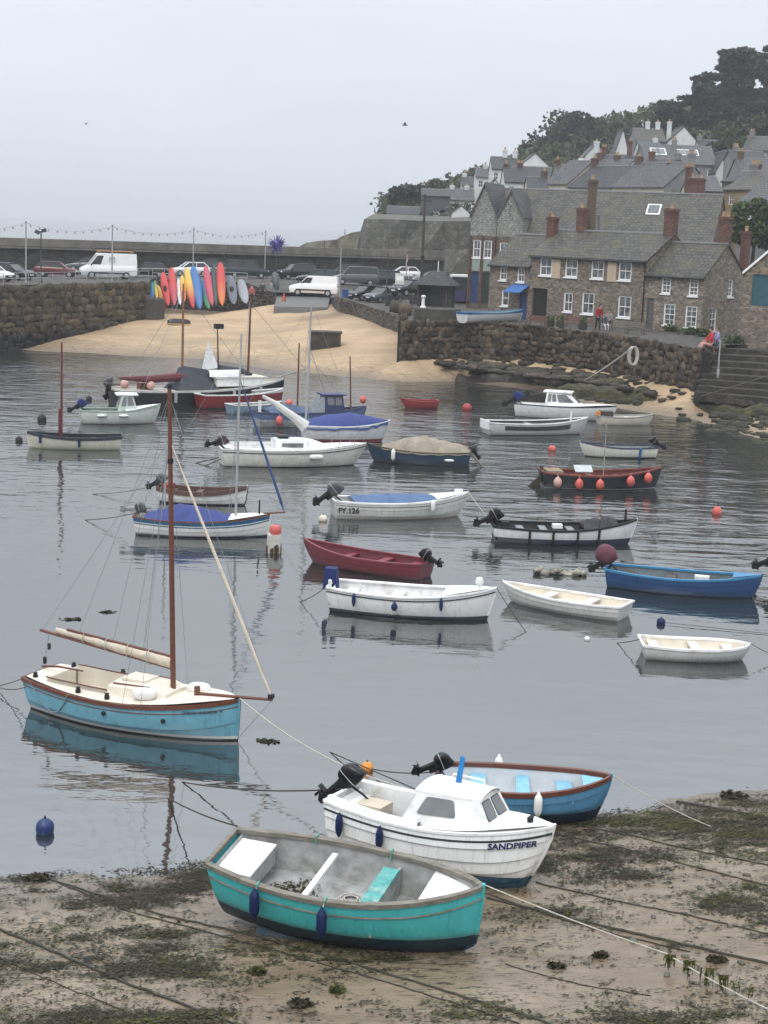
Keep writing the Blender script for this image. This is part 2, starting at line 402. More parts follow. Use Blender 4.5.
def stonemat(name, c0, c1, c2, weed=None, zw=1.5):
    """separate stones: one tint for each piece, dark weed and wet up to the tide mark"""
    if name in MATS: return MATS[name]
    m, n, b = _base(name); r = _rand(n)
    g = n.nodes.new('ShaderNodeNewGeometry'); v = g.outputs['Position']
    cr = n.nodes.new('ShaderNodeValToRGB'); els = cr.color_ramp.elements
    els[0].color = (*c0, 1); els[1].color = (*c2, 1); e = els.new(.5); e.color = (*c1, 1); n.links.new(r, cr.inputs['Fac'])
    f = _noise(n, v, 5, 6, .65); cc = _mix(n, 1.0, cr.outputs['Color'], _mix(n, _ramp(n, f, .3, .7), (.6,) * 3, (1.3,) * 3), 'MULTIPLY')
    if weed:
        sep = n.nodes.new('ShaderNodeSeparateXYZ'); n.links.new(v, sep.inputs[0])
        zz = _math(n, 'ADD', sep.outputs['Z'], _math(n, 'MULTIPLY', _noise(n, v, .8, 4), 1.2))
        cc = _mix(n, _math(n, 'MULTIPLY', _ramp(n, zz, zw + 1.1, zw + .2), .9), cc, weed)
    n.links.new(cc, b.inputs['Base Color']); b.inputs['Roughness'].default_value = .8
    _bump(n, b, f, .6, .06)
    MATS[name] = m
    return m
def stone_variants(k, m, seed, round_=.5, jit=.13):
    rr = random.Random(seed); res = []
    for i in range(k):
        bm = bmesh.new(); bmesh.ops.create_cube(bm, size=2); bmesh.ops.subdivide_edges(bm, edges=bm.edges[:], cuts=1, use_grid_fill=True)
        for v in bm.verts:
            q = v.co.normalized() * 1.22; v.co = v.co.lerp(q, round_)
            v.co += Vector((rr.uniform(-jit, jit), rr.uniform(-jit, jit), rr.uniform(-jit, jit)))
        me = bpy.data.meshes.new('stone'); bm.to_mesh(me); bm.free(); me.materials.append(m)
        me.polygons.foreach_set('use_smooth', [True] * len(me.polygons)); res.append(me)
    return res
def lay_stones(parent, p0, p1, ztop, zbot, sw, sh, variants, nparts=0, depth=.28, seed=3, ragged=.3, skip=.0):
    """courses of separate stones on the face between p0 and p1; the largest nparts are objects, the rest one joined part"""
    rr = random.Random(seed); p0, p1 = Vector(p0), Vector(p1); d = (p1 - p0); L = d.length; d.normalize(); nrm = Vector((d.y, -d.x, 0))
    ang = math.atan2(d.y, d.x); z = min(zbot(0), zbot(1)); items = []
    while z < ztop - .05:
        h = sh * rr.uniform(.75, 1.3)
        if z + h > ztop - sh * .35: h = ztop - z
        u = -rr.uniform(0, sw)
        while u < L:
            w = sw * rr.uniform(.55, 1.6); u2 = min(u + w, L); u1 = max(u, 0); cu = (u1 + u2) / 2
            if u2 - u1 > .08 and z + h > zbot(cu / L):
                k_ = rr.uniform(.8, 1.45) if ragged > .5 else 1
                items.append((cu, min(z + h / 2 + rr.uniform(-.18, .18) * h * ragged, ztop - h * k_ * .4), (u2 - u1) * rr.uniform(.9, 1.12), h * k_, rr.uniform(-.3, .3) * ragged, rr.randrange(len(variants)), rr.uniform(-.12, .08)))
            u += w
        z += h
    items.sort(key=lambda t: -t[2] * t[3])
    V, F = [], []; off = 0
    for k, (cu, cz, w, h, tl, vi, dp) in enumerate(items):
        M = Matrix.Translation(p0 + d * cu + nrm * dp + Vector((0, 0, cz - p0.z))) @ Matrix.Rotation(ang, 4, 'Z') @ Matrix.Rotation(tl, 4, 'Y') @ Matrix.Diagonal((w * .52, depth, h * .51, 1))
        if k < nparts:
            o = link('stone', variants[vi], parent); o.matrix_world = M if parent is None else M; o.matrix_parent_inverse = Matrix.Identity(4)
            o.matrix_basis = M
        else:
            me = variants[vi]; n = len(me.vertices); co = np.empty(n * 3); me.vertices.foreach_get('co', co); co = np.c_[co.reshape(-1, 3), np.ones(n)] @ np.array(M).T
            fi = np.empty(len(me.loops), np.int32); me.loops.foreach_get('vertex_index', fi)
            V.append(co[:, :3]); F.append(fi.reshape(-1, 4) + off); off += n
    if V:
        o = link('stone_facing', fastmesh('stone_facing', np.vstack(V), np.vstack(F), variants[0].materials[0]), parent); o['kind'] = 'stuff'
# quay paving: one sheet with its front edge following the walls
qz = 5.3
A0 = at(-140, 289, qz); A1 = at(148, 282, qz); A2 = atD(152, 279, 160); A2.z = qz; A3 = atD(247, 281, 159); A3.z = 5.2
B0 = at(277, 296, 4.1); B1 = at(330, 297.5, 4.1); B2 = at(337, 301, 4.15); B3 = at(402, 320.5, 3.55); Q0 = at(405, 322, 4.2)
C1 = at(460, 322, 4.2); C2 = at(520, 325.5, 4.15); C3 = at(600, 334, 4.1); C4 = at(655, 343, 4.05); C5 = at(698, 351, 4.0); C6 = at(722, 347, 4.0); C7 = at(800, 343, 4.2)
road = mat('worn tarmac and granite paving', (.075, .068, .059), .85, .3, .8, .3, .03, c2=(.125, .112, .095), dirt=(.05, .045, .038))
edge = [A0, A1, A2, A3, B0, B1, B2, B3, Q0, C1, C2, C3, C4, C5, C6, C7, Vector((75, 108, 4.6)), Vector((75, 205, 6)), Vector((-75, 176, 5.3))]
def zq(x, y):
    """level of the quay: high on the left, lower car park in the middle, easing up to the back"""
    a = np.clip((np.asarray(x, float) + 22) / 5, 0, 1); a = a * a * (3 - 2 * a); t = np.clip((np.asarray(y, float) - 154) / 14, 0, 1); t = t * t * (3 - 2 * t)
    return 5.3 * (1 - a) + a * (4.15 + 1.05 * t) - .6 * np.exp(-((np.asarray(x, float) - 1.8) ** 2 + (np.asarray(y, float) - 132.5) ** 2) / 25)
def qp(px, py, dz=0.0):
    p = at(px, py, 4.6)
    for _ in range(8): p = at(px, py, float(zq(p.x, p.y)))
    return p + Vector((0, 0, dz))
ex = np.array([v.x for v in edge]); ey = np.array([v.y for v in edge])
def inside(x, y):
    c = np.zeros(x.shape, bool); j = len(ex) - 1
    for i in range(len(ex)):
        c ^= ((ey[i] > y) != (ey[j] > y)) & (x < (ex[j] - ex[i]) * (y - ey[i]) / (ey[j] - ey[i] + 1e-12) + ex[i]); j = i
    return c
gx, gy = np.arange(-75, 76, .5), np.arange(98, 206, .5); X, Y = np.meshgrid(gx, gy); idx = np.arange(X.size).reshape(X.shape)
F = np.stack([idx[:-1, :-1], idx[:-1, 1:], idx[1:, 1:], idx[1:, :-1]], -1); keep = inside(X[:-1, :-1] + .25, Y[:-1, :-1] + .25)
qm = fastmesh('quay', np.stack([X, Y, zq(X, Y)], -1).reshape(-1, 3), F[keep].reshape(-1, 4), road); bm = bmesh.new(); bm.from_mesh(qm); bmesh.ops.delete(bm, geom=[v for v in bm.verts if not v.link_faces], context='VERTS'); bm.to_mesh(qm); bm.free()
struct(link('quay', qm), label='quayside and car park behind the harbour walls')

backing = mat('dark joints between stones', (.022, .019, .016), .95, .3, 5)
def wall_block(parent, pts, thick, zlow, ztops, m, name='core'):
    """solid wall along a polyline, set back behind its facing stones"""
    mb = MB()
    for (a, b_), (za, zb) in zip(zip(pts[:-1], pts[1:]), zip(ztops[:-1], ztops[1:])):
        d = (b_ - a).normalized(); nrm = Vector((-d.y, d.x, 0)) * thick; ins = Vector((-d.y, d.x, 0)) * .1
        q = [a + ins, b_ + ins, b_ + nrm, a + nrm]
        lo = [(p.x, p.y, zlow) for p in q]; hi = [(q[0].x, q[0].y, za), (q[1].x, q[1].y, zb), (q[2].x, q[2].y, zb), (q[3].x, q[3].y, za)]
        mb.add(lo + hi, [(3, 2, 1, 0), (4, 5, 6, 7), (0, 1, 5, 4), (1, 2, 6, 5), (2, 3, 7, 6), (3, 0, 4, 7)])
    return mb.build(name, m, parent)
# left quay wall of big rounded boulders
sm1 = stonemat('granite boulders', (.055, .041, .024), (.105, .076, .042), (.165, .120, .066), (.014, .012, .008), 1.4)
var1 = stone_variants(12, sm1, 5, .38, .22)
lw = thing('quay_wall', 'high wall of rounded granite boulders below the parked white van', 'wall', (0, 0, 0))
wall_block(lw, [A0, A1, A2], 1.2, -1, [qz - .06, qz - .06, qz - .06], backing)
d0 = A0.lerp(A1, .30)
lay_stones(lw, d0, A1, qz - .02, lambda t: max(-.3, zg(lerp(d0.x, A1.x, t), lerp(d0.y, A1.y, t)) - .5), .66, .54, var1, 300, .28, 3, 1)
lay_stones(lw, A0, d0, qz - .02, lambda t: -.3, .66, .54, var1, 0, .28, 4, 1)
# wall behind the kayaks, concrete block at its foot
kw = thing('harbour_wall', 'low stone retaining wall behind the row of kayaks', 'wall')
wall_block(kw, [A2, A3, B0], 1.0, 0, [5.32, 5.25, 4.3], masonry('retaining wall stone', [(.055, .046, .034), (.08, .065, .046), (.10, .08, .056), (.045, .042, .034)], 1.6))
concrete = mat('weathered concrete', (.09, .083, .07), .9, .3, 2.5, .5, .03, dirt=(.07, .07, .05))
bc = at(148, 318, 2.0)
mb = MB(); mb.lathe([(1.25, -.8), (1.22, .0), (1.2, 1.75), (1.05, 1.85)], (bc.x + .2, bc.y + .9, 2.0), 20)
tag(mb.build('mooring_block', concrete), 'round dark concrete block at the end of the boulder wall', 'concrete block')
# slipway
slip = MB(); f0, f1 = at(274, 306.5, 3.35), at(328, 307.5, 3.35); bk = Vector((0, 2.5, .06))
slip.add([B0 + Vector((0, 0, .02)), B1 + Vector((0, 0, .02)), B1 + bk, B0 + bk, f1, f0, f0 + Vector((0, -1, -2)), f1 + Vector((0, -1, -2)), B0 - Vector((0, 0, 3)), B1 - Vector((0, 0, 3))],
         [(0, 1, 2, 3), (0, 5, 4, 1), (5, 6, 7, 4), (4, 7, 9, 1), (5, 0, 8, 6)])
struct(slip.build('slipway', mat('wet slipway concrete', (.13, .12, .105), .5, .2, 1.4, .3, .02)), label='wet concrete slipway down to the sand')
# low wall round the car park
lowm = masonry('car park wall stone', [(.075, .06, .042), (.11, .085, .06), (.13, .10, .07), (.055, .05, .04)], 2.0, streak=(.04, .035, .026))
cw = thing('low_wall', 'low stone wall along the sandy edge of the car park', 'wall')
wall_block(cw, [B1, B2, B2.lerp(B3, .5), B3], .55, 1.2, [4.2, 4.55, 4.2, 3.85], lowm); wall_block(cw, [B3, Q0 + Vector((.3, .6, 0))], .6, -.5, [3.85, 4.2], lowm)
# right-hand quay wall below the cottages
sm2 = stonemat('quay wall stones', (.045, .033, .021), (.095, .067, .040), (.165, .115, .070), (.018, .015, .009), 1.3)
var2 = stone_variants(12, sm2, 9, .24, .2)
rw = thing('harbour_wall', 'rough brown stone harbour wall below the cottages', 'wall')
wp = [Q0, C1, C2, C3, C4, C5, C6]
wall_block(rw, wp[:-1], .9, -.5, [4.2, 4.15, 4.1, 4.05, 4.0, 3.95], backing); _d = (C6 - C5).normalized(); wall_block(rw, [C5 + _d * .6, C6 - _d * .3], .5, -.5, [3.95, 3.95], backing, 'return_wall')
for k in range(6):
    a, b_ = wp[k].copy(), wp[k + 1].copy(); dd = (b_ - a).normalized() * .25; a, b_ = a - dd, b_ + dd
    lay_stones(rw, a, b_, a.z + .12, (lambda t, a=a, b_=b_: max(.4, zg(lerp(a.x, b_.x, t), lerp(a.y, b_.y, t)) - .4)), .44, .42, var2, 50, .16, 20 + k, 1)
lay_stones(rw, B3 + Vector((0, -.5, 0)), Q0 + Vector((-.05, -.1, 0)), 4.1, lambda t: .6, .46, .42, var2, 0, .16, 77, 1)
# rock and weed apron below that wall, ledges, slabs
sm3 = stonemat('weedy shore rocks', (.026, .022, .014), (.055, .046, .026), (.11, .085, .055), (.040, .038, .014), .4)
var3 = stone_variants(8, sm3, 31, .5, .2)
def ledge(name, label, px, w, h, zt, m, seed, cat='ledge'):
    """long rough shelf of rock along a line of points"""
    rr = random.Random(seed); rows = []; pts = []
    for (a, b_) in zip(px[:-1], px[1:]):
        n = max(4, int((b_ - a).length / .45))
        for t in range(n): pts.append(a.lerp(b_, t / n))
    pts.append(px[-1]); prof = [(.62, -h), (.55, -.45), (.48, -.16), (.40, -.04), (.28, .0), (.14, .03), (0, .04), (-.16, .08), (-.32, .10), (-.46, .14), (-.58, -h)]
    for i, p in enumerate(pts):
        d = (pts[min(i + 1, len(pts) - 1)] - pts[max(i - 1, 0)]).normalized(); nr = Vector((d.y, -d.x, 0)); r_ = []
        k = 1 + .5 * (mnoise.noise(p * .35 + Vector((seed, 0, 0))))
        for (a, z) in prof:
            q = p + nr * (w * a * (k if a > 0 else 1)); q.z = p.z + zt + z
            if z > -.5 * h - .2: q.z += .38 * mnoise.noise(q * .55 + Vector((0, seed, 0))) + .22 * mnoise.noise(q * 1.6) + rr.uniform(-.05, .05)
            r_.append(q)
        rows.append(r_)
    mb = MB(); mb.grid(rows); mb.add(rows[0], [tuple(range(len(prof)))]); mb.add(rows[-1], [tuple(range(len(prof)))])
    o = mb.build(name, m, None, False); return tag(o, label, cat)
weedrock = mat('green weed on rock', (.046, .039, .019), .75, .5, 1.2, 1, .2, c2=(.115, .108, .030), dirt=(.020, .017, .012))
brownrock = mat('brown wet rock', (.055, .043, .028), .7, .5, 1.6, .9, .12, c2=(.11, .085, .058), dirt=(.020, .017, .012))
ledge('rock_ledge', 'long weed-covered stone ledge sloping along the foot of the harbour wall', [at(432, 356, 1.2), at(520, 364, 1.2), at(600, 377, 1.1), at(690, 394, 1.0), at(790, 402, 1.0)], 3.2, 1.6, .0, weedrock, 4)
ledge('rock_ledge', 'lower brown rock shelf between the ledge and the water', [at(470, 373, .5), at(545, 380, .5), at(620, 390, .5), at(700, 398, .6)], 3.0, 1.2, 0, brownrock, 6)
ledge('stone_kerb', 'narrow green-topped stone kerb along the upper edge of the small sand patch', [at(560, 386, .75), at(630, 393, .75), at(700, 403, .8), at(790, 414, .8)], .9, .9, .05, weedrock, 14)
ledge('stone_jetty', 'dark weedy block of old jetty at the right edge of the sand', [at(718, 402, .9), at(790, 400, 1.0)], 3.2, 1.4, 0, weedrock, 8, 'jetty')
rr = random.Random(12)
rock_root = None
V, F, off = [], [], 0
for k in range(1300):
    t = rr.random(); px = lerp(405, 770, t); top = interp(px, [405, 520, 600, 690, 770], [345, 355, 366, 384, 392]); bot = interp(px, [405, 470, 560, 650, 770], [362, 372, 384, 396, 432])
    if 640 < px < 716 and rr.random() < .8: bot = top + 12
    py = lerp(top, bot, rr.random() ** .8); p = at(px, py, .9); p.z = zg(p.x, p.y) + .05; p.z = max(p.z, interp(py, [345, 400], [1.3, .9]) + .05) if py < interp(px, [405, 600, 690, 770], [366, 386, 402, 408]) and px > 430 else p.z
    s = rr.uniform(.10, .34) * (1.7 if rr.random() < .12 else 1)
    M = Matrix.Translation(p) @ Matrix.Rotation(rr.uniform(0, 6), 4, 'Z') @ Matrix.Diagonal((s * rr.uniform(.8, 1.7), s, s * rr.uniform(.3, .6), 1))
    me = var3[k % 8]
    if k < 120 and s > .3:
        o = link('rock', me); o.matrix_world = M
        tag(o, 'dark rock among the weedy boulders at the foot of the harbour wall', 'rock', 'rocks below the harbour wall'); continue
    n = len(me.vertices); co = np.empty(n * 3); me.vertices.foreach_get('co', co); co = np.c_[co.reshape(-1, 3), np.ones(n)] @ np.array(M).T
    fi = np.empty(len(me.loops), np.int32); me.loops.foreach_get('vertex_index', fi); V.append(co[:, :3]); F.append(fi.reshape(-1, 4) + off); off += n
o = link('shore_rubble', fastmesh('shore_rubble', np.vstack(V), np.vstack(F), sm3)); tag(o, 'scatter of small weedy stones below the harbour wall', 'rubble', kind='stuff')
# stone block standing on the sand
p, q = at(309.5, 347.5, 1.3), at(340, 347.5, 1.3)
for _ in range(5): zb_ = zg((p.x + q.x) / 2, p.y + .5); p, q = at(309.5, 347.5, zb_), at(340, 347.5, zb_)
mb = MB(); mb.box(((p.x + q.x) / 2, p.y + .9, zb_ + .45), (2.55, 1.9, 1.5), .05, taper=.985); mb.box(((p.x + q.x) / 2, p.y + .9, zb_ + 1.26), (2.75, 2.05, .12), .05)
tag(mb.build('concrete_plinth', mat('dark weedy plinth', (.045, .04, .028), .85, .4, 1.5, .6, .05, c2=(.10, .085, .06))), 'square dark concrete block standing alone on the sand', 'block')
# steps at the right end of the harbour wall
stp = thing('stone_steps', 'worn stone steps climbing from the rocks to the quay at the right edge', 'steps')
stepm = masonry('step stone', [(.065, .055, .042), (.085, .072, .055), (.05, .045, .035)], 1.6, .8, (.05, .045, .035), streak=(.035, .035, .018))
for k in range(8):
    z = 1.5 + k * .34; py = lerp(393, 349, k / 7); a = at(lerp(703, 722, k / 7) if k > 3 else 700 + k * 2, py, z); b_ = at(800, py + lerp(8, 4, k / 7), z)
    mb = MB(); c = (a + b_) / 2; L = (b_ - a).length; an = math.atan2(b_.y - a.y, b_.x - a.x)
    mb.box((c.x, c.y + .75, z - .25), (L, 1.7, .5), an); mb.box((c.x, c.y + .75, z + .02), (L, 1.62, .05), an)
    mb.build('step', stepm, stp)
# outer pier
pier = thing('pier', 'long dark outer pier wall with pale coping behind the parked cars', 'pier')
pm = masonry('pier stone', [(.045, .042, .034), (.065, .058, .045), (.08, .07, .055), (.055, .055, .045)], 1.1, 1.5, (.05, .048, .04), streak=(.035, .035, .028))
P0, P1, P2 = atD(-160, 237, 166), atD(0, 237, 171), atD(445, 250, 199)
for (a, b_) in ((P0, P1), (P1, P2)):
    a, b_ = a.copy(), b_.copy(); a.z = b_.z = 0
    wall_block(pier, [a, b_], 4, -2, [7.75, 7.75], pm, 'wall')
cop = mat('pale pier coping', (.19, .175, .145), .9, .25, 1.0, .4, .03, dirt=(.11, .10, .08))
for (a, b_) in ((P0, P1), (P1, P2)):
    a, b_ = a.copy(), b_.copy(); a.z = b_.z = 0; d = (b_ - a).normalized(); nr = Vector((-d.y, d.x, 0))
    mb = MB(); q = [a, b_, b_ + nr * 1.6, a + nr * 1.6]; mb.prism([(v.x, v.y, 7.76) for v in q], (0, 0, .82)); mb.build('coping', cop, pier)
    mb = MB(); q = [a - nr * .25, b_ - nr * .25, b_ + nr * .02, a + nr * .02]; mb.prism([(v.x, v.y, 7.5) for v in q], (0, 0, .2)); mb.build('string_course', cop, pier)

# ---- hill behind the village, headland and cliff
HX = [-16, -6, 3, 17, 31, 45, 70, 90, 140, 300]; HZ = [-6, 6, 9.5, 17, 24, 29, 36, 43, 56, 80]
def zhill(x, y):
    x = np.asarray(x, float); y = np.asarray(y, float)
    t = np.clip((y - 176) / (345 - 176), 0, 1); t = t * t * (3 - 2 * t)
    xe = x * np.where(y > 200, 345 / np.maximum(y, 200) * .5 + .5, 1.36)
    h = np.interp(xe, HX, HZ)
    return np.minimum(4.6, h) * (1 - t) + h * t + (vnoise(x, y, 9, 8) - .5) * 1.5 * t - .6
hillm = mat('rough hillside grass', (.06, .075, .03), .95, .4, .12, .8, .6, c2=(.10, .105, .05))
struct(link('hillside', gridmesh('hillside', np.arange(-18, 330, 3.5), np.arange(178, 620, 4.5), zhill, hillm)), label='green hillside rising behind the village')
cliffm = masonry('cliff stone', [(.13, .12, .10), (.16, .15, .125), (.19, .175, .15), (.11, .105, .09)], 1.3, 1.3, (.10, .095, .08), streak=(.085, .085, .06))
cl = MB(); rr = random.Random(5); rows = []
tops = [(357, 247), (360, 232), (364, 219), (380, 219), (400, 219.5), (425, 221), (445, 221), (470, 221), (495, 222)]
for i, (px, py) in enumerate(tops):
    D = 216 + rr.uniform(-2, 2) + (i < 2) * 5; t = atD(px, py, D); rows.append([Vector((t.x + rr.uniform(-.3, .3), D - .8, 0)), Vector((t.x, D + rr.uniform(-1, 1), lerp(0, t.z, .35))), Vector((t.x, D + .6 + rr.uniform(-1, 1), lerp(0, t.z, .7))), Vector((t.x, D + 1.2, t.z)), Vector((t.x + 1, D + 14, t.z + .8)), Vector((t.x + 1, D + 14, 0))])
cl.grid(rows); cl.add(rows[0], [tuple(range(6))]); cl.add(rows[-1], [tuple(range(6))])
tag(cl.build('stone_cliff', cliffm, None), 'sheer grey stone-faced cliff beyond the pier below the white bungalow', 'cliff')
hd = MB(); rows = []
for i, (px, py) in enumerate([(300, 246), (306, 243), (318, 241), (330, 240), (337, 239.5), (340, 237), (352, 232.5), (362, 231), (372, 232)]):
    D = 246 + rr.uniform(-2, 2); t = atD(px, py, D); rows.append([Vector((t.x, D - 9, -.5)), Vector((t.x + rr.uniform(-.4, .4), D - 5 + rr.uniform(-1, 1), t.z * .45)), Vector((t.x, D - 2 + rr.uniform(-.6, .6), t.z * .8)), Vector((t.x, D, t.z)), Vector((t.x, D + 8, t.z * .9)), Vector((t.x, D + 16, -.5))])
hd.grid(rows); hd.add(rows[0], [tuple(range(6))]); hd.add(rows[-1], [tuple(range(6))])
tag(hd.build('rock_headland', mat('headland rock', (.15, .125, .085), .95, .35, .5, 1, .4, c2=(.21, .175, .12), dirt=(.09, .095, .05)), None, False), 'low brown rocky headland showing beyond the end of the pier', 'headland')
# ================================================================== BUILDINGS
def slate(name, c0, c1, moss=(.10, .105, .06), k=.4, sc=1.0, mk=.3):
    if name in MATS: return MATS[name]
    m, n, b = _base(name); v = _coord(n)
    sep = n.nodes.new('ShaderNodeSeparateXYZ'); n.links.new(v, sep.inputs[0]); cmb = n.nodes.new('ShaderNodeCombineXYZ')
    n.links.new(_math(n, 'ADD', sep.outputs['X'], _math(n, 'MULTIPLY', sep.outputs['Y'], .3)), cmb.inputs[0]); n.links.new(_math(n, 'MULTIPLY', sep.outputs['Z'], 1.5), cmb.inputs[1])
    br = n.nodes.new('ShaderNodeTexBrick'); br.inputs['Scale'].default_value = sc; br.inputs['Mortar Size'].default_value = .04; br.inputs['Brick Width'].default_value = .42; br.inputs['Row Height'].default_value = .34; br.offset = .5
    br.inputs['Color1'].default_value = (*c0, 1); br.inputs['Color2'].default_value = (*c1, 1); br.inputs['Mortar'].default_value = (*dk(c0, mk), 1); br.inputs['Bias'].default_value = 0
    n.links.new(cmb.outputs[0], br.inputs['Vector'])
    f = _noise(n, v, .9, 6, .65); f2 = _noise(n, v, 5, 5, .65)
    cc = _mix(n, 1.0, br.outputs['Color'], _mix(n, _ramp(n, f2, .35, .65), (.5,) * 3, (1.5,) * 3), 'MULTIPLY')
    cc = _mix(n, _math(n, 'MULTIPLY', _ramp(n, f, .45, .58), k), cc, moss); cc = _mix(n, _math(n, 'MULTIPLY', _ramp(n, _noise(n, v, 3.2, 6, .7), .56, .66), k * .8), cc, dk(c1, 1.7)); cc = _mix(n, _math(n, 'MULTIPLY', _ramp(n, _noise(n, v, 1.6, 6, .7, (1, 1, .35)), .55, .68), .6), cc, dk(c0, .5))
    n.links.new(cc, b.inputs['Base Color']); b.inputs['Roughness'].default_value = .6
    _bump(n, b, _math(n, 'ADD', br.outputs['Fac'], _math(n, 'MULTIPLY', f2, .5)), -.5, .03)
    MATS[name] = m
    return m
white_wood = mat('white window paint', (.78, .78, .75), .45, .06, 6)
glass = mat('window glass painted reflection', (.10, .105, .105), .08, .6, 1.6, spec=.8, c2=(.26, .265, .255))  # paler mottling paints reflected sky and curtains into the glass colour
cottage_stone = masonry('cottage granite', [(0.228, 0.180, 0.133), (0.279, 0.225, 0.169), (0.190, 0.153, 0.119), (0.330, 0.273, 0.214), (0.160, 0.131, 0.104), (0.248, 0.191, 0.140)], 3.6, 1.75, (.265, .22, .172))
cottage_stone2 = masonry('pale cottage granite', [(0.255, 0.207, 0.158), (0.310, 0.258, 0.202), (0.208, 0.173, 0.137), (0.364, 0.312, 0.253), (0.167, 0.142, 0.117), (0.266, 0.210, 0.158)], 3.6, 1.75, (.305, .26, .21))
slate_old = slate('old mossy slate', (.046, .042, .035), (.115, .104, .085), (.095, .080, .040), .7)
slate_grey = slate('blue grey slate', (.07, .072, .076), (.12, .122, .125), (.085, .083, .068), .3)
slate_dark = slate('dark slate', (.034, .036, .04), (.06, .062, .066), (.05, .052, .036), .25)
brick = masonry('red chimney brick', [(.20, .085, .055), (.165, .07, .05), (.125, .06, .048), (.235, .105, .068)], 6, 2.4, (.15, .10, .085), .5)
tan_stone = mat('tan chimney render', (.15, .105, .07), .9, .25, 4, .4, .02)
pot = mat('clay chimney pot', (.42, .28, .17), .85, .2, 6)
white_render = mat('white render', (.60, .61, .60), .8, .08, 1.5, .2, .01, dirt=(.55, .55, .52))
cream_render = mat('cream render', (.56, .50, .39), .8, .1, 1.5, .2, .01)
grey_render = mat('grey render', (.24, .24, .235), .85, .15, 1.5, .2, .01)
lead = mat('lead and ridge tile', (.14, .14, .14), .7, .2, 4)
def wall_open(mb, fn, L, z0, z1, ops, depth=.22, mi=0):
    """wall face u 0..L, z z0..z1 with rectangular openings and their reveals; fn(u, y, z) places a point"""
    us = sorted({0, L} | {u for o in ops for u in o[:2]}); zs = sorted({z0, z1} | {z for o in ops for z in o[2:4]})
    for a, b_ in zip(us[:-1], us[1:]):
        for c, d in zip(zs[:-1], zs[1:]):
            cu, cz = (a + b_) / 2, (c + d) / 2
            if any(o[0] < cu < o[1] and o[2] < cz < o[3] for o in ops): continue
            mb.add([fn(a, 0, c), fn(b_, 0, c), fn(b_, 0, d), fn(a, 0, d)], [(0, 1, 2, 3)], mi)
    for o in ops:
        a, b_, c, d = o[:4]
        for p, q in (((a, c), (b_, c)), ((b_, c), (b_, d)), ((b_, d), (a, d)), ((a, d), (a, c))):
            mb.add([fn(p[0], 0, p[1]), fn(q[0], 0, q[1]), fn(q[0], depth, q[1]), fn(p[0], depth, p[1])], [(0, 1, 2, 3)], mi)
def window(parent, M, w, h, nx=2, nz=2, fr=white_wood, sill=True, fw=.10, name='window'):
    mb = MB()
    for x in (fw / 2, w - fw / 2): mb.box((x, .10, h / 2), (fw, .08, h))
    for z in (fw / 2, h - fw / 2): mb.box((w / 2, .10, z), (w - 2 * fw, .08, fw))
    if nz >= 2: mb.box((w / 2, .09, h / 2), (w - 2 * fw, .07, .06))
    for k in range(1, nx): mb.box((w * k / nx, .115, h / 2), (.032, .04, h - 2 * fw))
    for k in range(1, nz):
        if nz == 2: break
        if abs(k / nz - .5) > .01: mb.box((w / 2, .115, h * k / nz), (w - 2 * fw, .04, .032))
    o = mb.build(name, fr, parent); o.matrix_basis = M
    g = MB(); g.add([(0, .14, 0), (w, .14, 0), (w, .14, h), (0, .14, h)], [(0, 1, 2, 3)]); g.build('pane', glass, o)
    if sill:
        s_ = MB(); s_.box((w / 2, .0, -.06), (w + .12, .22, .11)); s_.build('sill', fr, o)
    return o
def door(parent, M, w, h, m, frame=None):
    mb = MB(); n = max(3, int(w / .16)); pw = (w - .12) / n
    for k in range(n): mb.box((.06 + pw * (k + .5), .13, h / 2 - .03), (pw - .012, .04, h - .08))
    o = mb.build('door', m, parent); o.matrix_basis = M
    f = MB(); f.box((.03, .1, h / 2), (.06, .1, h)); f.box((w - .03, .1, h / 2), (.06, .1, h)); f.box((w / 2, .1, h - .03), (w - .12, .1, .06)); f.box((w / 2, .16, h / 2), (w - .1, .02, h - .02)); f.build('frame', frame or m, o)
    return o
def chimney(roof, x, y, zb, zt, w, d, m, pots=1, potm=None):
    mb = MB(); mb.box((x, y, (zb + zt) / 2), (w, d, zt - zb)); mb.box((x, y, zt - .16), (w + .14, d + .14, .16)); mb.box((x, y, zt - .42), (w + .07, d + .07, .10))
    for k in range(pots):
        px_ = x + (k - (pots - 1) / 2) * w / max(1, pots)
        mb.lathe([(.14, 0), (.12, .35), (.15, .38), (.15, .46), (.10, .46)], (px_, y, zt - .08), 8, 1)
    return mb.build('chimney', [m, potm or pot], roof)
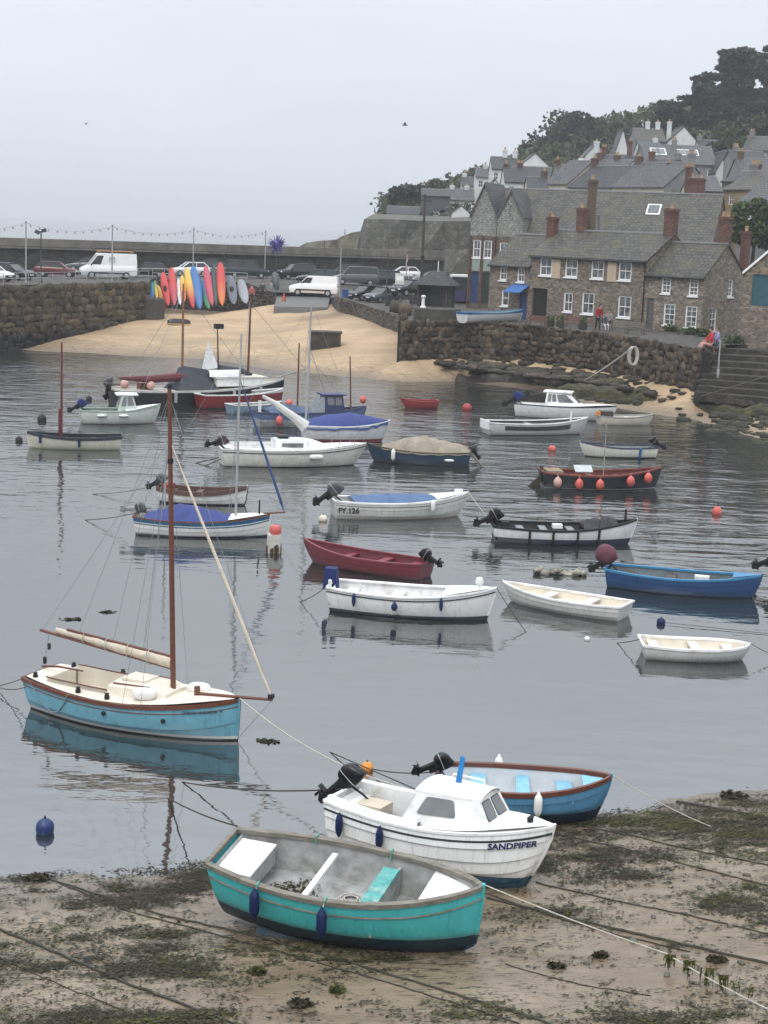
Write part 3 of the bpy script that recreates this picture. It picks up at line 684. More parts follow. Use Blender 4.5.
def house(name, label, p0, p1, depth, zb, ze, zr, wallm, roofm, ops=(), chims=(), cat='house', group=None, oh=.22, skylights=(), gable_m=None, sills=True):
    p0, p1 = Vector(p0), Vector(p1); L = math.hypot(p1.x - p0.x, p1.y - p0.y); rz = math.atan2(p1.y - p0.y, p1.x - p0.x)
    t = thing(name, label, cat, (p0.x, p0.y, 0), rz, group)
    fns = {'F': lambda u, y, z: (u, y, z), 'R': lambda u, y, z: (L - y, u, z), 'L': lambda u, y, z: (y, depth - u, z)}
    mats_ = {'F': Matrix.Identity(4), 'R': Matrix.Translation((L, 0, 0)) @ Matrix.Rotation(R(90), 4, 'Z'), 'L': Matrix.Translation((0, depth, 0)) @ Matrix.Rotation(R(-90), 4, 'Z')}
    mb = MB(); gi = 1 if gable_m else 0
    for face, len_ in (('F', L), ('R', depth), ('L', depth)):
        wall_open(mb, fns[face], len_, zb, ze, [o[1:5] for o in ops if o[0] == face], mi=gi if face != 'F' else 0)
    for x in (0, L): mb.add([(x, 0, ze), (x, depth, ze), (x, depth / 2, zr)], [(0, 1, 2)], gi)
    mb.add([(0, depth, zb), (L, depth, zb), (L, depth, ze), (0, depth, ze)], [(0, 1, 2, 3)])
    mb.build('wall', [wallm, gable_m] if gable_m else wallm, t)
    sl = (zr - ze) / (depth / 2); th = .13; go = .1
    rm = MB()
    for sgn in (0, 1):
        f = (lambda y: y) if sgn == 0 else (lambda y: depth - y)
        rm.prism([(-go, f(-oh), ze - oh * sl + .02), (-go, f(depth / 2), zr + .02), (-go, f(depth / 2), zr + .02 + th), (-go, f(-oh), ze - oh * sl + .02 + th)], (L + 2 * go, 0, 0))
    roof = rm.build('roof', roofm, t)
    rg = MB(); rg.prism([(-go, depth / 2 - .16, zr + .08), (-go, depth / 2, zr + .22), (-go, depth / 2 + .16, zr + .08)], (L + 2 * go, 0, 0)); rg.build('ridge', lead, roof)
    for c in chims:
        x, yf, w, d, zt, m = c[:6]; chimney(roof, x, depth * yf, min(zr, ze) - .3, zt, w, d, m, c[6] if len(c) > 6 else 1)
    for (x, yf, w, h) in skylights:
        ang = math.atan(sl); zc = ze + sl * (depth * yf) + .17; mb = MB()
        mb.box((x, depth * yf, zc), (w, h, .08), rx=ang); o = mb.build('skylight', white_wood, roof)
        g = MB(); g.box((x, depth * yf - .03, zc + .045), (w * .8, h * .8, .02), rx=ang); g.build('pane', mat('skylight glass', (.12, .13, .14), .15, .3, 1), o)
    for o in ops:
        face, u0, u1, z0, z1, kind = o[:6]; ext = o[6:]
        M = mats_[face] @ Matrix.Translation((u0, 0, z0))
        if kind == 'w': window(t, M, u1 - u0, z1 - z0, *(ext or (2, 2)), sill=sills)
        elif kind == 'd': door(t, M, u1 - u0, z1 - z0, ext[0])
        elif kind == 'v':
            mb = MB(); mb.add([(0, .21, 0), (u1 - u0, .21, 0), (u1 - u0, .21, z1 - z0), (0, .21, z1 - z0)], [(0, 1, 2, 3)]); q = mb.build('doorway', mat('painted doorway shade', (.02, .018, .016), .9), t); q.matrix_basis = M  # near-black sheet paints the shade inside the open doorway
    return t
gutter_m = mat('black gutter', (.02, .02, .02), .5)
def gutter(t, L, ze, xs=()):
    mb = MB(); mb.tube([(-.05, -.27, ze - .12), (L + .05, -.27, ze - .12)], .06); mb.build('gutter', gutter_m, t)
    for x in xs:
        mb = MB(); mb.tube([(x, -.26, ze - .12), (x, -.07, ze - .5), (x, -.07, 4.0)], .055); mb.build('drainpipe', gutter_m, t)
# ---- the three cottages on the quay
K0, K1, K2, K3 = [Vector((v.x, v.y, 0)) for v in (atD(488, 309, 135.2), atD(528, 313, 131.6), atD(643, 328, 123.6), atD(700, 337, 120.3))]
K2b = K2 + (K3 - K2).normalized() * .02; K1b = K1 - (K1 - K0).normalized() * .02
L1, L2, L3 = (K1 - K0).length, (K2 - K1).length, (K3 - K2).length
def u2(px): return (px - 528) / 115 * L2
def u3(px): return (px - 643) / 57 * L3
def u1(px): return (px - 488) / 40 * L1
blue_door = mat('blue door paint', (.03, .07, .22), .5, .15, 4); grey_door = mat('weathered grey door', (.13, .12, .12), .7, .2, 4); green_door = mat('dark green door', (.03, .055, .04), .5, .2, 4)
Z2, Z3, Z1 = 9.35, 8.35, 8.45
ops = [('F', u2(p) - .62, u2(p) + .62, 7.80, 9.22, 'w', 2, 2) for p in (544, 570, 596, 622.5)]
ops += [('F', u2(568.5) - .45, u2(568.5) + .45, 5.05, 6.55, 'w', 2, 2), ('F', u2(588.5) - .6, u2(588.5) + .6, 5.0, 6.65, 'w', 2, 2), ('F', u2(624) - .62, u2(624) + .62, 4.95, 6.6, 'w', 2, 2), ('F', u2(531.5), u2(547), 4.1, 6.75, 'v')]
c2 = house('stone_cottage', 'long stone cottage with four white upper windows and mossy slate roof', K1, K2, 6.6, 3.4, Z2, 11.35, cottage_stone, slate_old, ops,
           [(u2(552), .5, .68, .55, 13.3, brick, 1), (L2 - .35, .5, .85, .75, 13.4, brick, 1)], 'cottage')
gutter(c2, L2, Z2, [L2 - .12])
for p in (555, 610.5):
    mb = MB(); mb.box((u2(p), -.03, 8.5), (.85, .08, 1.75)); mb.build('render_panel', mat('cream panel', (.50, .39, .28), .8, .1, 3), c2)
ops = [('F', u3(645.2), u3(652.5), 4.2, 6.55, 'd', grey_door), ('F', u3(668) - .5, u3(668) + .5, 4.65, 6.25, 'w', 2, 4), ('F', u3(689.5) - .5, u3(689.5) + .5, 4.6, 6.2, 'w', 2, 4),
       ('F', u3(663) - .4, u3(663) + .4, 7.0, 8.22, 'w', 2, 4), ('F', u3(690) - .4, u3(690) + .4, 6.95, 8.2, 'w', 2, 4), ('R', 1.25, 2.25, 4.35, 6.1, 'w', 2, 4), ('R', 3.6, 4.4, 6.9, 8.2, 'w', 2, 4)]
c3 = house('stone_cottage', 'smaller pale stone cottage with gable end, lower roof and grey plank door', K2b, K3, 6.2, 3.3, Z3, 10.75, cottage_stone2, slate_old, ops, [(L3 - .5, .55, .75, .7, 12.9, brick, 2), (L3 - .3, 1.02, .55, .55, 11.9, brick, 1)], 'cottage')
gutter(c3, L3, Z3)
blue_awn = mat('blue awning cloth', (.05, .16, .42), .7, .1, 4)
ops = [('F', u1(501.5) - .42, u1(501.5) + .42, 7.2, 8.3, 'w', 2, 2), ('F', u1(519) - .42, u1(519) + .42, 7.15, 8.3, 'w', 2, 2), ('F', u1(504.5) - .42, u1(504.5) + .42, 5.1, 6.4, 'w', 1, 2), ('F', u1(519), u1(526.5), 4.1, 6.3, 'd', blue_door)]
c1 = house('stone_cottage', 'narrow stone cottage with blue awning over its blue door', K0, K1b, 6.2, 3.6, Z1, 10.9, cottage_stone, slate_old, ops, [(L1 - .3, .42, .75, .6, 12.5, brick, 1), (L1 + 2.0, .75, .55, .55, 15.6, tan_stone, 1)], 'cottage')
gutter(c1, L1, Z1)
mb = MB(); mb.prism([(u1(512), -.02, 6.95), (u1(512), -1.1, 6.35), (u1(512), -1.1, 6.28), (u1(512), -.02, 6.85)], (u1(528) - u1(512), 0, 0)); mb.build('awning', blue_awn, c1)
# ---- tall twin-gabled store behind
W0, W1 = Vector((*atD(469, 305, 149).xy, 0)), Vector((*atD(705, 330, 142.5).xy, 0))
slate_hung = slate('pale hung slate', (.25, .255, .235), (.31, .31, .285), (.24, .235, .19), .4, 1.1, .75)
wh = house('fish_store', 'tall grey store with twin slate-hung gables and a blue door behind the cottages', W0, W1, 13.0, 3.5, 10.4, 15.1, masonry('store stone', [(.12, .09, .06), (.17, .13, .09), (.09, .072, .055), (.20, .16, .115)], 2.2), slate_old, (), [((W1 - W0).length - 2.6, .6, 1.5, .9, 16.7, brick, 2)], 'warehouse', skylights=[(15.8, .33, 1.25, 1.6)])
# vent pipe on that roof
mb = MB(); mb.tube([(11.3, 1.6, 11.3), (11.3, 1.6, 12.9)], .09); mb.tube([(11.3, 1.6, 12.75), (11.3, 1.6, 12.95)], .16); mb.build('vent_pipe', lead, wh)
timber = mat('brown timber posts', (.12, .072, .048), .8, .25, 4); boardm = mat('pale green boards', (.30, .34, .30), .7, .12, 2)
bw = 2.42
for k, (x0, za) in enumerate(((-.05, 15.35), (2.42, 14.75))):
    ops = [(.32, 1.05, 8.75, 10.35), (1.32, 2.08, 8.75, 10.35), (.22, 1.0, 4.6, 7.45), (1.35, 2.1, 4.6, 7.45)] if k == 0 else [(.35, 1.1, 8.75, 10.2)]
    mb = MB(); fn = lambda u, y, z, x0=x0: (x0 + u, y - .55, z)
    wall_open(mb, fn, bw, 3.5, 10.75, ops, .18, 0)
    mb.add([fn(0, 0, 10.75), fn(bw, 0, 10.75), fn(bw, 0, 12.5), fn(bw / 2, 0, za), fn(0, 0, 12.5)], [(0, 1, 2, 3, 4)], 1)
    mb.add([fn(0, 0, 3.5), fn(0, 4, 3.5), fn(0, 4, 12.5), fn(0, 0, 12.5)], [(0, 1, 2, 3)], 0); mb.add([fn(bw, 0, 3.5), fn(bw, 4, 3.5), fn(bw, 4, 12.5), fn(bw, 0, 12.5)], [(0, 1, 2, 3)], 1)
    bay = mb.build('gable_bay', [masonry('bay stone', [(.16, .105, .07), (.20, .14, .095), (.12, .085, .058)], 2.6), slate_hung], wh)
    rm = MB(); h = za - 12.5
    for sx in (-1, 1):
        e = x0 + bw / 2 + sx * (bw / 2 + .1); rm.prism([(e, -.75, 12.35), (x0 + bw / 2, -.75, za + .06), (x0 + bw / 2, -.75, za + .2), (e, -.75, 12.5)], (0, 7.2 if k == 0 else 6.2, 0))
    rm.build('gable_roof', slate_grey, wh)
    bb = MB()
    for sx in (-1, 1):
        e = x0 + bw / 2 + sx * (bw / 2 + .1); bb.prism([(e, -.8, 12.2), (x0 + bw / 2, -.8, za + .0), (x0 + bw / 2, -.8, za + .14), (e, -.8, 12.36)], (0, .05, 0))
    bb.build('bargeboard', lead, wh)
    for o in ops:
        M = Matrix.Translation((x0 + o[0], -.55, o[2]))
        if o[2] > 8: window(wh, M, o[1] - o[0], o[3] - o[2], 2, 2)
        else: door(wh, M, o[1] - o[0], o[3] - o[2], blue_door if o[0] < 1 else green_door, timber)
    pm_ = MB()
    for x in (.0, 1.18, 2.30) if k == 0 else (2.30,): pm_.box((x0 + x + .06, -.62, 7.1), (.16, .16, 7.2))
    pm_.build('timber_post', timber, wh)
    if k == 0:
        pb = MB(); pb.box((x0 + .68, -.58, 8.1), (.74, .05, 1.1)); pb.box((x0 + 1.72, -.58, 8.1), (.74, .05, 1.1)); pb.build('board_panel', boardm, wh)
    else:
        sl_ = MB(); sl_.box((x0 + bw / 2 - .05, -.56, 13.0), (.14, .06, .95)); sl_.build('slit_window', glass, wh)
# ---- barn at the right edge
teal = mat('teal barn door', (.03, .12, .15), .5, .12, 3)
q0, q1 = atD(803, 330, 110.5), atD(812, 320, 119)
bn = house('stone_barn', 'stone building with teal doors and white bargeboard at the right edge', (q0.x, q0.y, 0), (q1.x, q1.y, 0), 4.2, 3.4, 9.0, 11.0, cottage_stone, slate_grey, [('L', .55, 2.4, 6.75, 9.0 - .1, 'd', teal)], (), 'barn')
mb = MB(); dz = 2.0 / 2.1
for sgn in (0, 1):
    e0, e1 = (4.35, 2.1) if sgn == 0 else (-.15, 2.1)
    mb.prism([(-.16, e0, 8.85), (-.16, e1, 11.0), (-.16, e1, 11.2), (-.16, e0, 9.05)], (.06, 0, 0))
mb.build('bargeboard', white_wood, bn)
mb = MB(); mb.box((-.7, 2.1, 6.55), (1.4, 4.3, .2)); mb.box((-1.3, 2.1, 5.0), (.25, 4.3, 3.1)); mb.build('landing', cottage_stone, bn)
# ---- village up the hill
def vh(label, px0, px1, yE, yR, D, dD=0, depth=7, wall=white_render, roof=slate_grey, nwin=2, chims=(), wh_=1.1, ww=.8, below=6.5, gable_m=None, sky=(), cat='house', wz=.9, name='village_house'):
    a, b_ = atD(px0, yE, D), atD(px1, yE, D + dD); ze = a.z
    back = Vector((-(b_.y - a.y), b_.x - a.x, 0)).normalized() * depth / 2; mid = (a + b_) / 2 + back
    pxm = (px0 + px1) / 2; zr = CAM_H + (atD(pxm + back.x * CAM_F / D, yR, mid.y).z - CAM_H)
    L = math.hypot(b_.x - a.x, b_.y - a.y); ops = []
    for k in range(nwin):
        c = L * (k + .5) / nwin; ops.append(('F', c - ww / 2, c + ww / 2, ze - wz - wh_ * .6, ze - wz + wh_ * .4, 'w', 2, 2))
    ch = [(L * f, .5, .7, .55, zr + h * .75, m, n_) for f, h, m, n_ in chims]
    return house(name, label, a, b_, depth, min(ze - below, zhill(a.x, a.y) - 1, zhill(b_.x, b_.y) - 1), ze, zr, wall, roof, ops, ch, cat, 'houses of the village on the hill', gable_m=gable_m, skylights=[(L * f, .3, w_, h_) for f, w_, h_ in sky], sills=False)
def vg(label, px0, px1, yE, yR, D, length=9, wall=white_render, roof=slate_grey, nwin=1, chims=(), ww=.8, below=6.5, skew=0):
    """gable end faces the harbour"""
    a, b_ = atD(px0, yE, D), atD(px1, yE, D); wdt = b_.x - a.x; ze = a.z; zr = atD((px0 + px1) / 2, yR, D).z
    p0 = Vector((b_.x, D, 0)); p1 = Vector((b_.x + skew, D + length, 0)); ops = []
    for k in range(nwin):
        c = wdt * (k + .5) / nwin; ops.append(('L', c - ww / 2, c + ww / 2, ze - 1.5, ze - .4, 'w', 2, 2))
    ch = [(length * f, .5, .9, .75, zr + h, m, n_) for f, h, m, n_ in chims]
    return house('village_house', label, p0, p1, wdt, min(ze - below, float(zhill(a.x, D)) - 1), ze, zr, wall, roof, ops, ch, 'house', 'houses of the village on the hill', sills=False)
vh('terraced house with grey slate roof, leftmost of the three slanting roofs', 545, 568, 184, 162, 196, -3.0, 8, cream_render, slate_grey, 1)
vh('terraced house with grey slate roof, middle one of the three slanting roofs', 568.5, 612, 187.5, 167, 192.5, -5.5, 8, white_render, slate_dark, 3, [(.02, 1.4, brick, 1)], ww=.9)
vh('terraced house with pale slate roof, rightmost of the three slanting roofs', 612.5, 664, 187, 164, 186.5, -6.5, 8, cream_render, slate_grey, 3, [(.0, 1.2, tan_stone, 1), (1.0, 1.5, grey_render, 3)], gable_m=grey_render)
vh('hipped-looking house with white front between the store gables and the white gable', 505, 561, 182, 168, 212, 0, 9, white_render, slate_dark, 4, [(.3, .8, brick, 2), (.05, .6, tan_stone, 1)])
vg('white house whose broad pale gable rises left of the round tree', 518, 551, 167, 153.5, 244, 12, white_render, slate_grey, 1)
vh('white wing with two white chimneys on the left of the pale gable', 492, 517.5, 169, 158, 243, 0, 8, white_render, slate_dark, 3, [(.55, 1.6, white_render, 1), (.95, 1.6, white_render, 1)])
vh('large house with broad blue-grey roof and row of skylights', 646, 718, 163, 146.5, 236, 0, 13, grey_render, slate_grey, 5, [(.48, 1.2, grey_render, 2)], sky=[(.18, 1.4, 2.6), (.26, 1.4, 2.6), (.55, 1.1, 2.2), (.64, 1.1, 2.2), (.73, 1.1, 2.2)])
vg('white gabled house standing highest below the big conifer', 666, 700, 144, 127, 272, 9, white_render, slate_dark, 1)
vh('long dark-roofed house with three white chimneys below the conifer', 636, 665.5, 141, 129.5, 271, 0, 9, grey_render, slate_old, 3, [(.5, 1.7, white_render, 1), (.85, 1.7, white_render, 1), (1.25, 1.9, white_render, 1)])
vg('narrow white house with a sharply pointed gable like a spire', 614.5, 629, 155, 130.5, 248, 6, white_render, slate_grey, 1, ww=.6)
vh('low roof with red chimneys beside the pointed white gable', 598, 646, 166, 156, 238, 0, 8, grey_render, slate_dark, 3, [(.18, 1.6, brick, 2), (.72, 3.0, brick, 1)])
vg('small white gable above the terraces with two chimneys', 585, 607, 156, 144, 254, 8, white_render, slate_grey, 0, [(-.0, .4, white_render, 1)])
vh('grey house with tall white windows behind the right-hand chimneys', 694, 722, 191, 178, 170, 0, 8, grey_render, slate_grey, 2, [(.02, 1.5, brick, 3)], wh_=2.0, wz=1.6, gable_m=cream_render)
vh('house with ochre end wall and lichened roof at the right', 723, 758, 190, 172, 176, -5, 8, mat('ochre render', (.34, .26, .16), .85, .15, 1.5), slate_old, 2, [(.0, 1.2, grey_render, 2)])
vh('grey slate roof cut by the right edge of the picture', 738, 800, 203, 181, 160, -5, 9, grey_render, slate_grey, 3)
vh('steep roof at the right edge above the ochre house', 742, 790, 178, 160, 190, 0, 9, grey_render, slate_grey, 3, [(.1, 1.2, tan_stone, 2)])
vg('white gable tucked behind the broad skylight roof', 716, 737, 171, 151, 232, 9, white_render, slate_dark, 0)
vh('low dark roof with chimneys right of the broad skylight roof', 734, 768, 162, 152, 225, 0, 8, grey_render, slate_dark, 2, [(.2, 1, grey_render, 3)])
vh('long white bungalow on top of the cliff', 387, 419, 214, 207.5, 231, 0, 6, white_render, slate_dark, 2, (), ww=1.3, below=3)
vh('square dark grey house behind the telegraph pole', 422, 450, 196, 190, 236, 0, 8, mat('dark slate-hung wall', (.10, .105, .11), .7, .1, 2), slate_dark, 1, (), below=9, ww=1.2, wz=2.6)
vh('white cottage above the cliff left of the store', 447, 474, 200, 190, 246, 0, 7, white_render, slate_grey, 3, [(.2, .9, white_render, 1), (.75, .9, white_render, 1)])
vg('tiny white gabled shed on the cliff top left of the store', 452, 470, 213, 206, 226, 5, white_render, slate_dark, 0, below=3)
vg('white gabled house seen over the left gable of the store', 487, 503, 190, 180, 222, 8, white_render, slate_grey, 1, ww=.7)
vh('small white terrace up the slope left of the pale gable', 462, 492, 186, 178, 262, 0, 7, white_render, slate_dark, 3, [(.1, .9, white_render, 1), (.6, .9, white_render, 1)])
vh('grey stone house under the steep hill at the right', 752, 800, 150, 138, 250, 0, 8, grey_render, slate_old, 2, [(.1, 1.2, grey_render, 2)])

for a in (('small grey roof stepping down left of the three slanting roofs', 528, 548, 190, 178, 186, 0, 6, cream_render, slate_dark, 1, [(.9, 1.1, tan_stone, 1)]),
          ('low slate roof between the white front and the slanting roofs', 556, 590, 176, 166, 206, 0, 6, grey_render, slate_old, 2, [(.1, 1.0, brick, 1), (.8, 1.3, white_render, 1)]),
          ('short terrace roof behind the middle slanting roof', 588, 622, 171, 161, 214, -3, 6, white_render, slate_grey, 3, [(.0, 1.4, brick, 1), (.5, 1.0, tan_stone, 2)]),
          ('dark roof above the rightmost slanting roof', 628, 668, 170, 160, 212, -3, 7, grey_render, slate_dark, 2, [(.3, 1.4, brick, 1), (.95, 1.2, grey_render, 1)]),
          ('narrow slate roof left of the house with tall white windows', 668, 694, 184, 172, 182, 0, 6, cream_render, slate_old, 1, [(.2, 1.3, tan_stone, 1)]),
          ('small white house half way up the left slope', 476, 496, 177, 169, 252, 0, 6, white_render, slate_grey, 2, [(.5, .9, white_render, 1)]),
          ('grey roof tucked under the long dark-roofed house', 640, 662, 150, 143, 252, 0, 6, white_render, slate_grey, 2, [(.8, 1.0, white_render, 1)]),
          ('white cottage right of the highest white gable', 700, 722, 150, 141, 258, 0, 6, white_render, slate_dark, 2, [(.1, 1.0, grey_render, 1)]),
          ('slate roof below the steep roof at the right edge', 722, 752, 182, 172, 184, -4, 6, grey_render, slate_dark, 2, [(.5, 1.2, brick, 2)])):
    vh(*a)
# ================================================================== TREES
def leafmat(name, c0, c1, c2=None):
    if name in MATS: return MATS[name]
    m, n, b = _base(name); g = n.nodes.new('ShaderNodeNewGeometry')
    cc = _mix(n, g.outputs['Random Per Island'], c0, c1)
    f = _noise(n, g.outputs['Position'], .22, 4, .6); cc = _mix(n, _ramp(n, f, .35, .65), cc, c2 or dk(c0, .8))
    n.links.new(cc, b.inputs['Base Color']); b.inputs['Roughness'].default_value = .75; b.inputs['Specular IOR Level'].default_value = .25
    MATS[name] = m
    return m
def leaves(blobs, size, flat=0.0, core=.62):
    """loose leaf-sized faces spread through ellipsoids: (centre, radii, count)"""
    P, Sz = [], []
    for c, r_, n in blobs:
        d = rng.normal(size=(n, 3)); d /= np.linalg.norm(d, axis=1)[:, None]
        k = core + (1.08 - core) * rng.random(n) ** .6
        P.append(np.asarray(c) + d * np.asarray(r_) * k[:, None]); Sz.append(size * rng.uniform(.55, 1.4, n))
    P = np.vstack(P); Sz = np.concatenate(Sz); n = len(P)
    a = rng.normal(size=(n, 3)); a[:, 2] *= (1 - flat); a /= np.linalg.norm(a, axis=1)[:, None]
    b = rng.normal(size=(n, 3)); b[:, 2] *= (1 - flat); b -= a * np.sum(a * b, 1)[:, None]; b /= np.linalg.norm(b, axis=1)[:, None] + 1e-9
    a *= (Sz * .62)[:, None]; b *= (Sz * .36)[:, None]
    V = np.stack([P - a, P + b, P + a, P - b], 1).reshape(-1, 3)
    return V, np.arange(4 * n).reshape(n, 4)
bark = mat('tree bark', (.10, .085, .065), .95, .3, 3, .6, .05)
leaf_dark = leafmat('dark evergreen foliage', (.026, .036, .022), (.055, .068, .038), (.020, .028, .019))
leaf_mid = leafmat('hedge and wood foliage', (.045, .060, .026), (.10, .115, .05), (.04, .052, .024))
leaf_bush = leafmat('garden shrub foliage', (.045, .075, .022), (.10, .13, .045), (.04, .06, .02))
def tree(label, base, top, spread, blobs, m, size, flat=0, name='tree', cat='tree', limbs=()):
    base = Vector(base); t = thing(name, label, cat, base)
    mb = MB(); H_ = top - base.z; mb.tube([(0, 0, -.5), (.1, 0, H_ * .35), (-.1, .1, H_ * .65), (0, 0, H_ * .93)], [spread * .075, spread * .06, spread * .04, spread * .012], 7)
    for (c, r_, n) in blobs[:10]:
        q = Vector(c) - base; mb.tube([(0, 0, max(.3, q.z * .55)), (q.x * .5, q.y * .5, q.z * .8), tuple(q)], [spread * .03, spread * .02, spread * .008], 5)
    mb.build('trunk', bark, t)
    V, F = leaves([(np.asarray(c) - np.asarray(base), r_, n) for c, r_, n in blobs], size, flat)
    link('crown', fastmesh('crown', V, F, m, False), t)
    return t
def round_tree(label, px, ytop, ybase, D, wpx, m=leaf_mid, size=.75, n=26, per=110, cat='tree', name='tree'):
    b0, tp = atD(px, ybase, D), atD(px, ytop, D); w_ = wpx * D / CAM_F / 2; Hh = tp.z - b0.z; rr = random.Random(int(px * 7 + ytop)); bl = []
    for k in range(n):
        a = rr.uniform(0, 6.28); q = rr.random() ** .5; zz = rr.uniform(.3, .92); e = math.sqrt(max(.08, 1 - ((zz - .55) / .5) ** 2))
        s = w_ * rr.uniform(.25, .42); bl.append(((b0.x + math.cos(a) * q * w_ * e * .8, D + math.sin(a) * q * w_ * .8, b0.z + Hh * zz - s * .2), (s, s, s * .75), per))
    return tree(label, (b0.x, D, b0.z), tp.z, w_, bl, m, size, name=name, cat=cat)
def conifer(label, px, ytop, ybase, D, wpx, seed, per=120, size=.7, lean=0):
    b0, tp = atD(px, ybase, D), atD(px, ytop, D); w_ = wpx * D / CAM_F / 2; Hh = tp.z - b0.z; rr = random.Random(seed); bl = []
    for k in range(46):
        zz = .12 + .86 * k / 46; a = rr.uniform(0, 6.28); reach = w_ * (1.05 - .55 * max(0, zz - .45) / .55) * rr.uniform(.45, 1.0)
        for j in (0.45, 0.8, 1.0):
            s = w_ * rr.uniform(.2, .3) * (1.25 - .45 * j); bl.append(((b0.x + math.cos(a) * reach * j, D + math.sin(a) * reach * j, b0.z + Hh * zz + .06 * reach * j), (s, s, s * .38), int(per * (1.2 - .4 * j))))
    for k in range(9): bl.append(((b0.x, D, b0.z + Hh * (.25 + k * .075)), (w_ * .34, w_ * .34, Hh * .09), per * 2))
    return tree(label, (b0.x, D, b0.z), tp.z, w_, bl, leaf_dark, size, .55)
conifer('huge dark layered conifer crowning the hill at the right', 735, 47, 150, 318, 82, 3, 150, .8)
conifer('dark conifer with flat plates left of the largest one', 700, 74, 150, 312, 60, 5, 120, .75)
conifer('dark conifer cut by the right edge of the picture', 778, 36, 150, 330, 66, 8, 130, .8)
conifer('shorter dark conifer below and left of the giant', 668, 102, 140, 305, 34, 11, 80, .7)
round_tree('broad dark round tree on the skyline above the white gable', 570, 114, 166, 330, 74, leafmat('ilex foliage', (.028, .036, .022), (.055, .065, .035)), .8, 34, 130)
round_tree('round tree stepping down the skyline left of the broad one', 535, 140, 172, 335, 38, leaf_dark, .75, 20)
round_tree('bushy tree on the right slope below the conifers', 735, 122, 172, 270, 62, leaf_mid, .6, 26, 130)
round_tree('pale bushy tree at the right edge of the slope', 765, 108, 170, 262, 50, leaf_mid, .6, 24, 130)
round_tree('small tree between the slate roofs at the right', 720, 140, 168, 255, 30, leaf_mid, .5, 16)
round_tree('green garden tree behind the right-hand chimneys', 752, 196, 262, 152, 50, leaf_bush, .38, 26, 170)
round_tree('green shrub tree cut by the right edge behind the barn', 778, 200, 262, 150, 44, leaf_bush, .38, 22, 150)
round_tree('wind-shaped bush above the white bungalow on the cliff', 408, 186, 214, 262, 44, leaf_dark, .6, 20)
round_tree('dark bush behind the grey house on the cliff', 438, 180, 214, 270, 36, leaf_mid, .6, 18)
sky_x = [384, 391, 420, 448, 481, 510, 524, 535, 560, 579, 600, 620, 644, 671, 698, 730, 768, 840]; sky_y = [212, 194, 186, 181, 167, 158, 151, 142, 132, 126, 119, 115, 107, 101, 98, 96, 94, 90]
bl = []; rr = random.Random(77)
for k in range(120):
    px = rr.uniform(384, 830); D = 345 + rr.uniform(-8, 12); t = atD(px, interp(px, sky_x, sky_y) + rr.uniform(-1, 5), D); s = rr.uniform(2.2, 4.2); bl.append(((t.x, D, t.z - s * .9), (s, s, s * .95), 150))
for k in range(420):
    px = rr.uniform(386, 840); f = rr.random(); D = lerp(338, 235, f); sy = interp(px, sky_x, sky_y); py = lerp(sy + 8, lerp(225, 190, (px - 386) / 450), f)
    z = max(atD(px, py, D).z, float(zhill(atD(px, py, D).x, D)) + .5); s = rr.uniform(1.6, 3.4); bl.append(((atD(px, py, D).x, D, z), (s * 1.2, s, s * .8), 95))
V, F = leaves(bl, .85)
o = link('hillside_woodland', fastmesh('hillside_woodland', V, F, leaf_mid, False)); tag(o, 'mass of bushes and wood covering the hillside behind the village', 'woodland', kind='stuff')
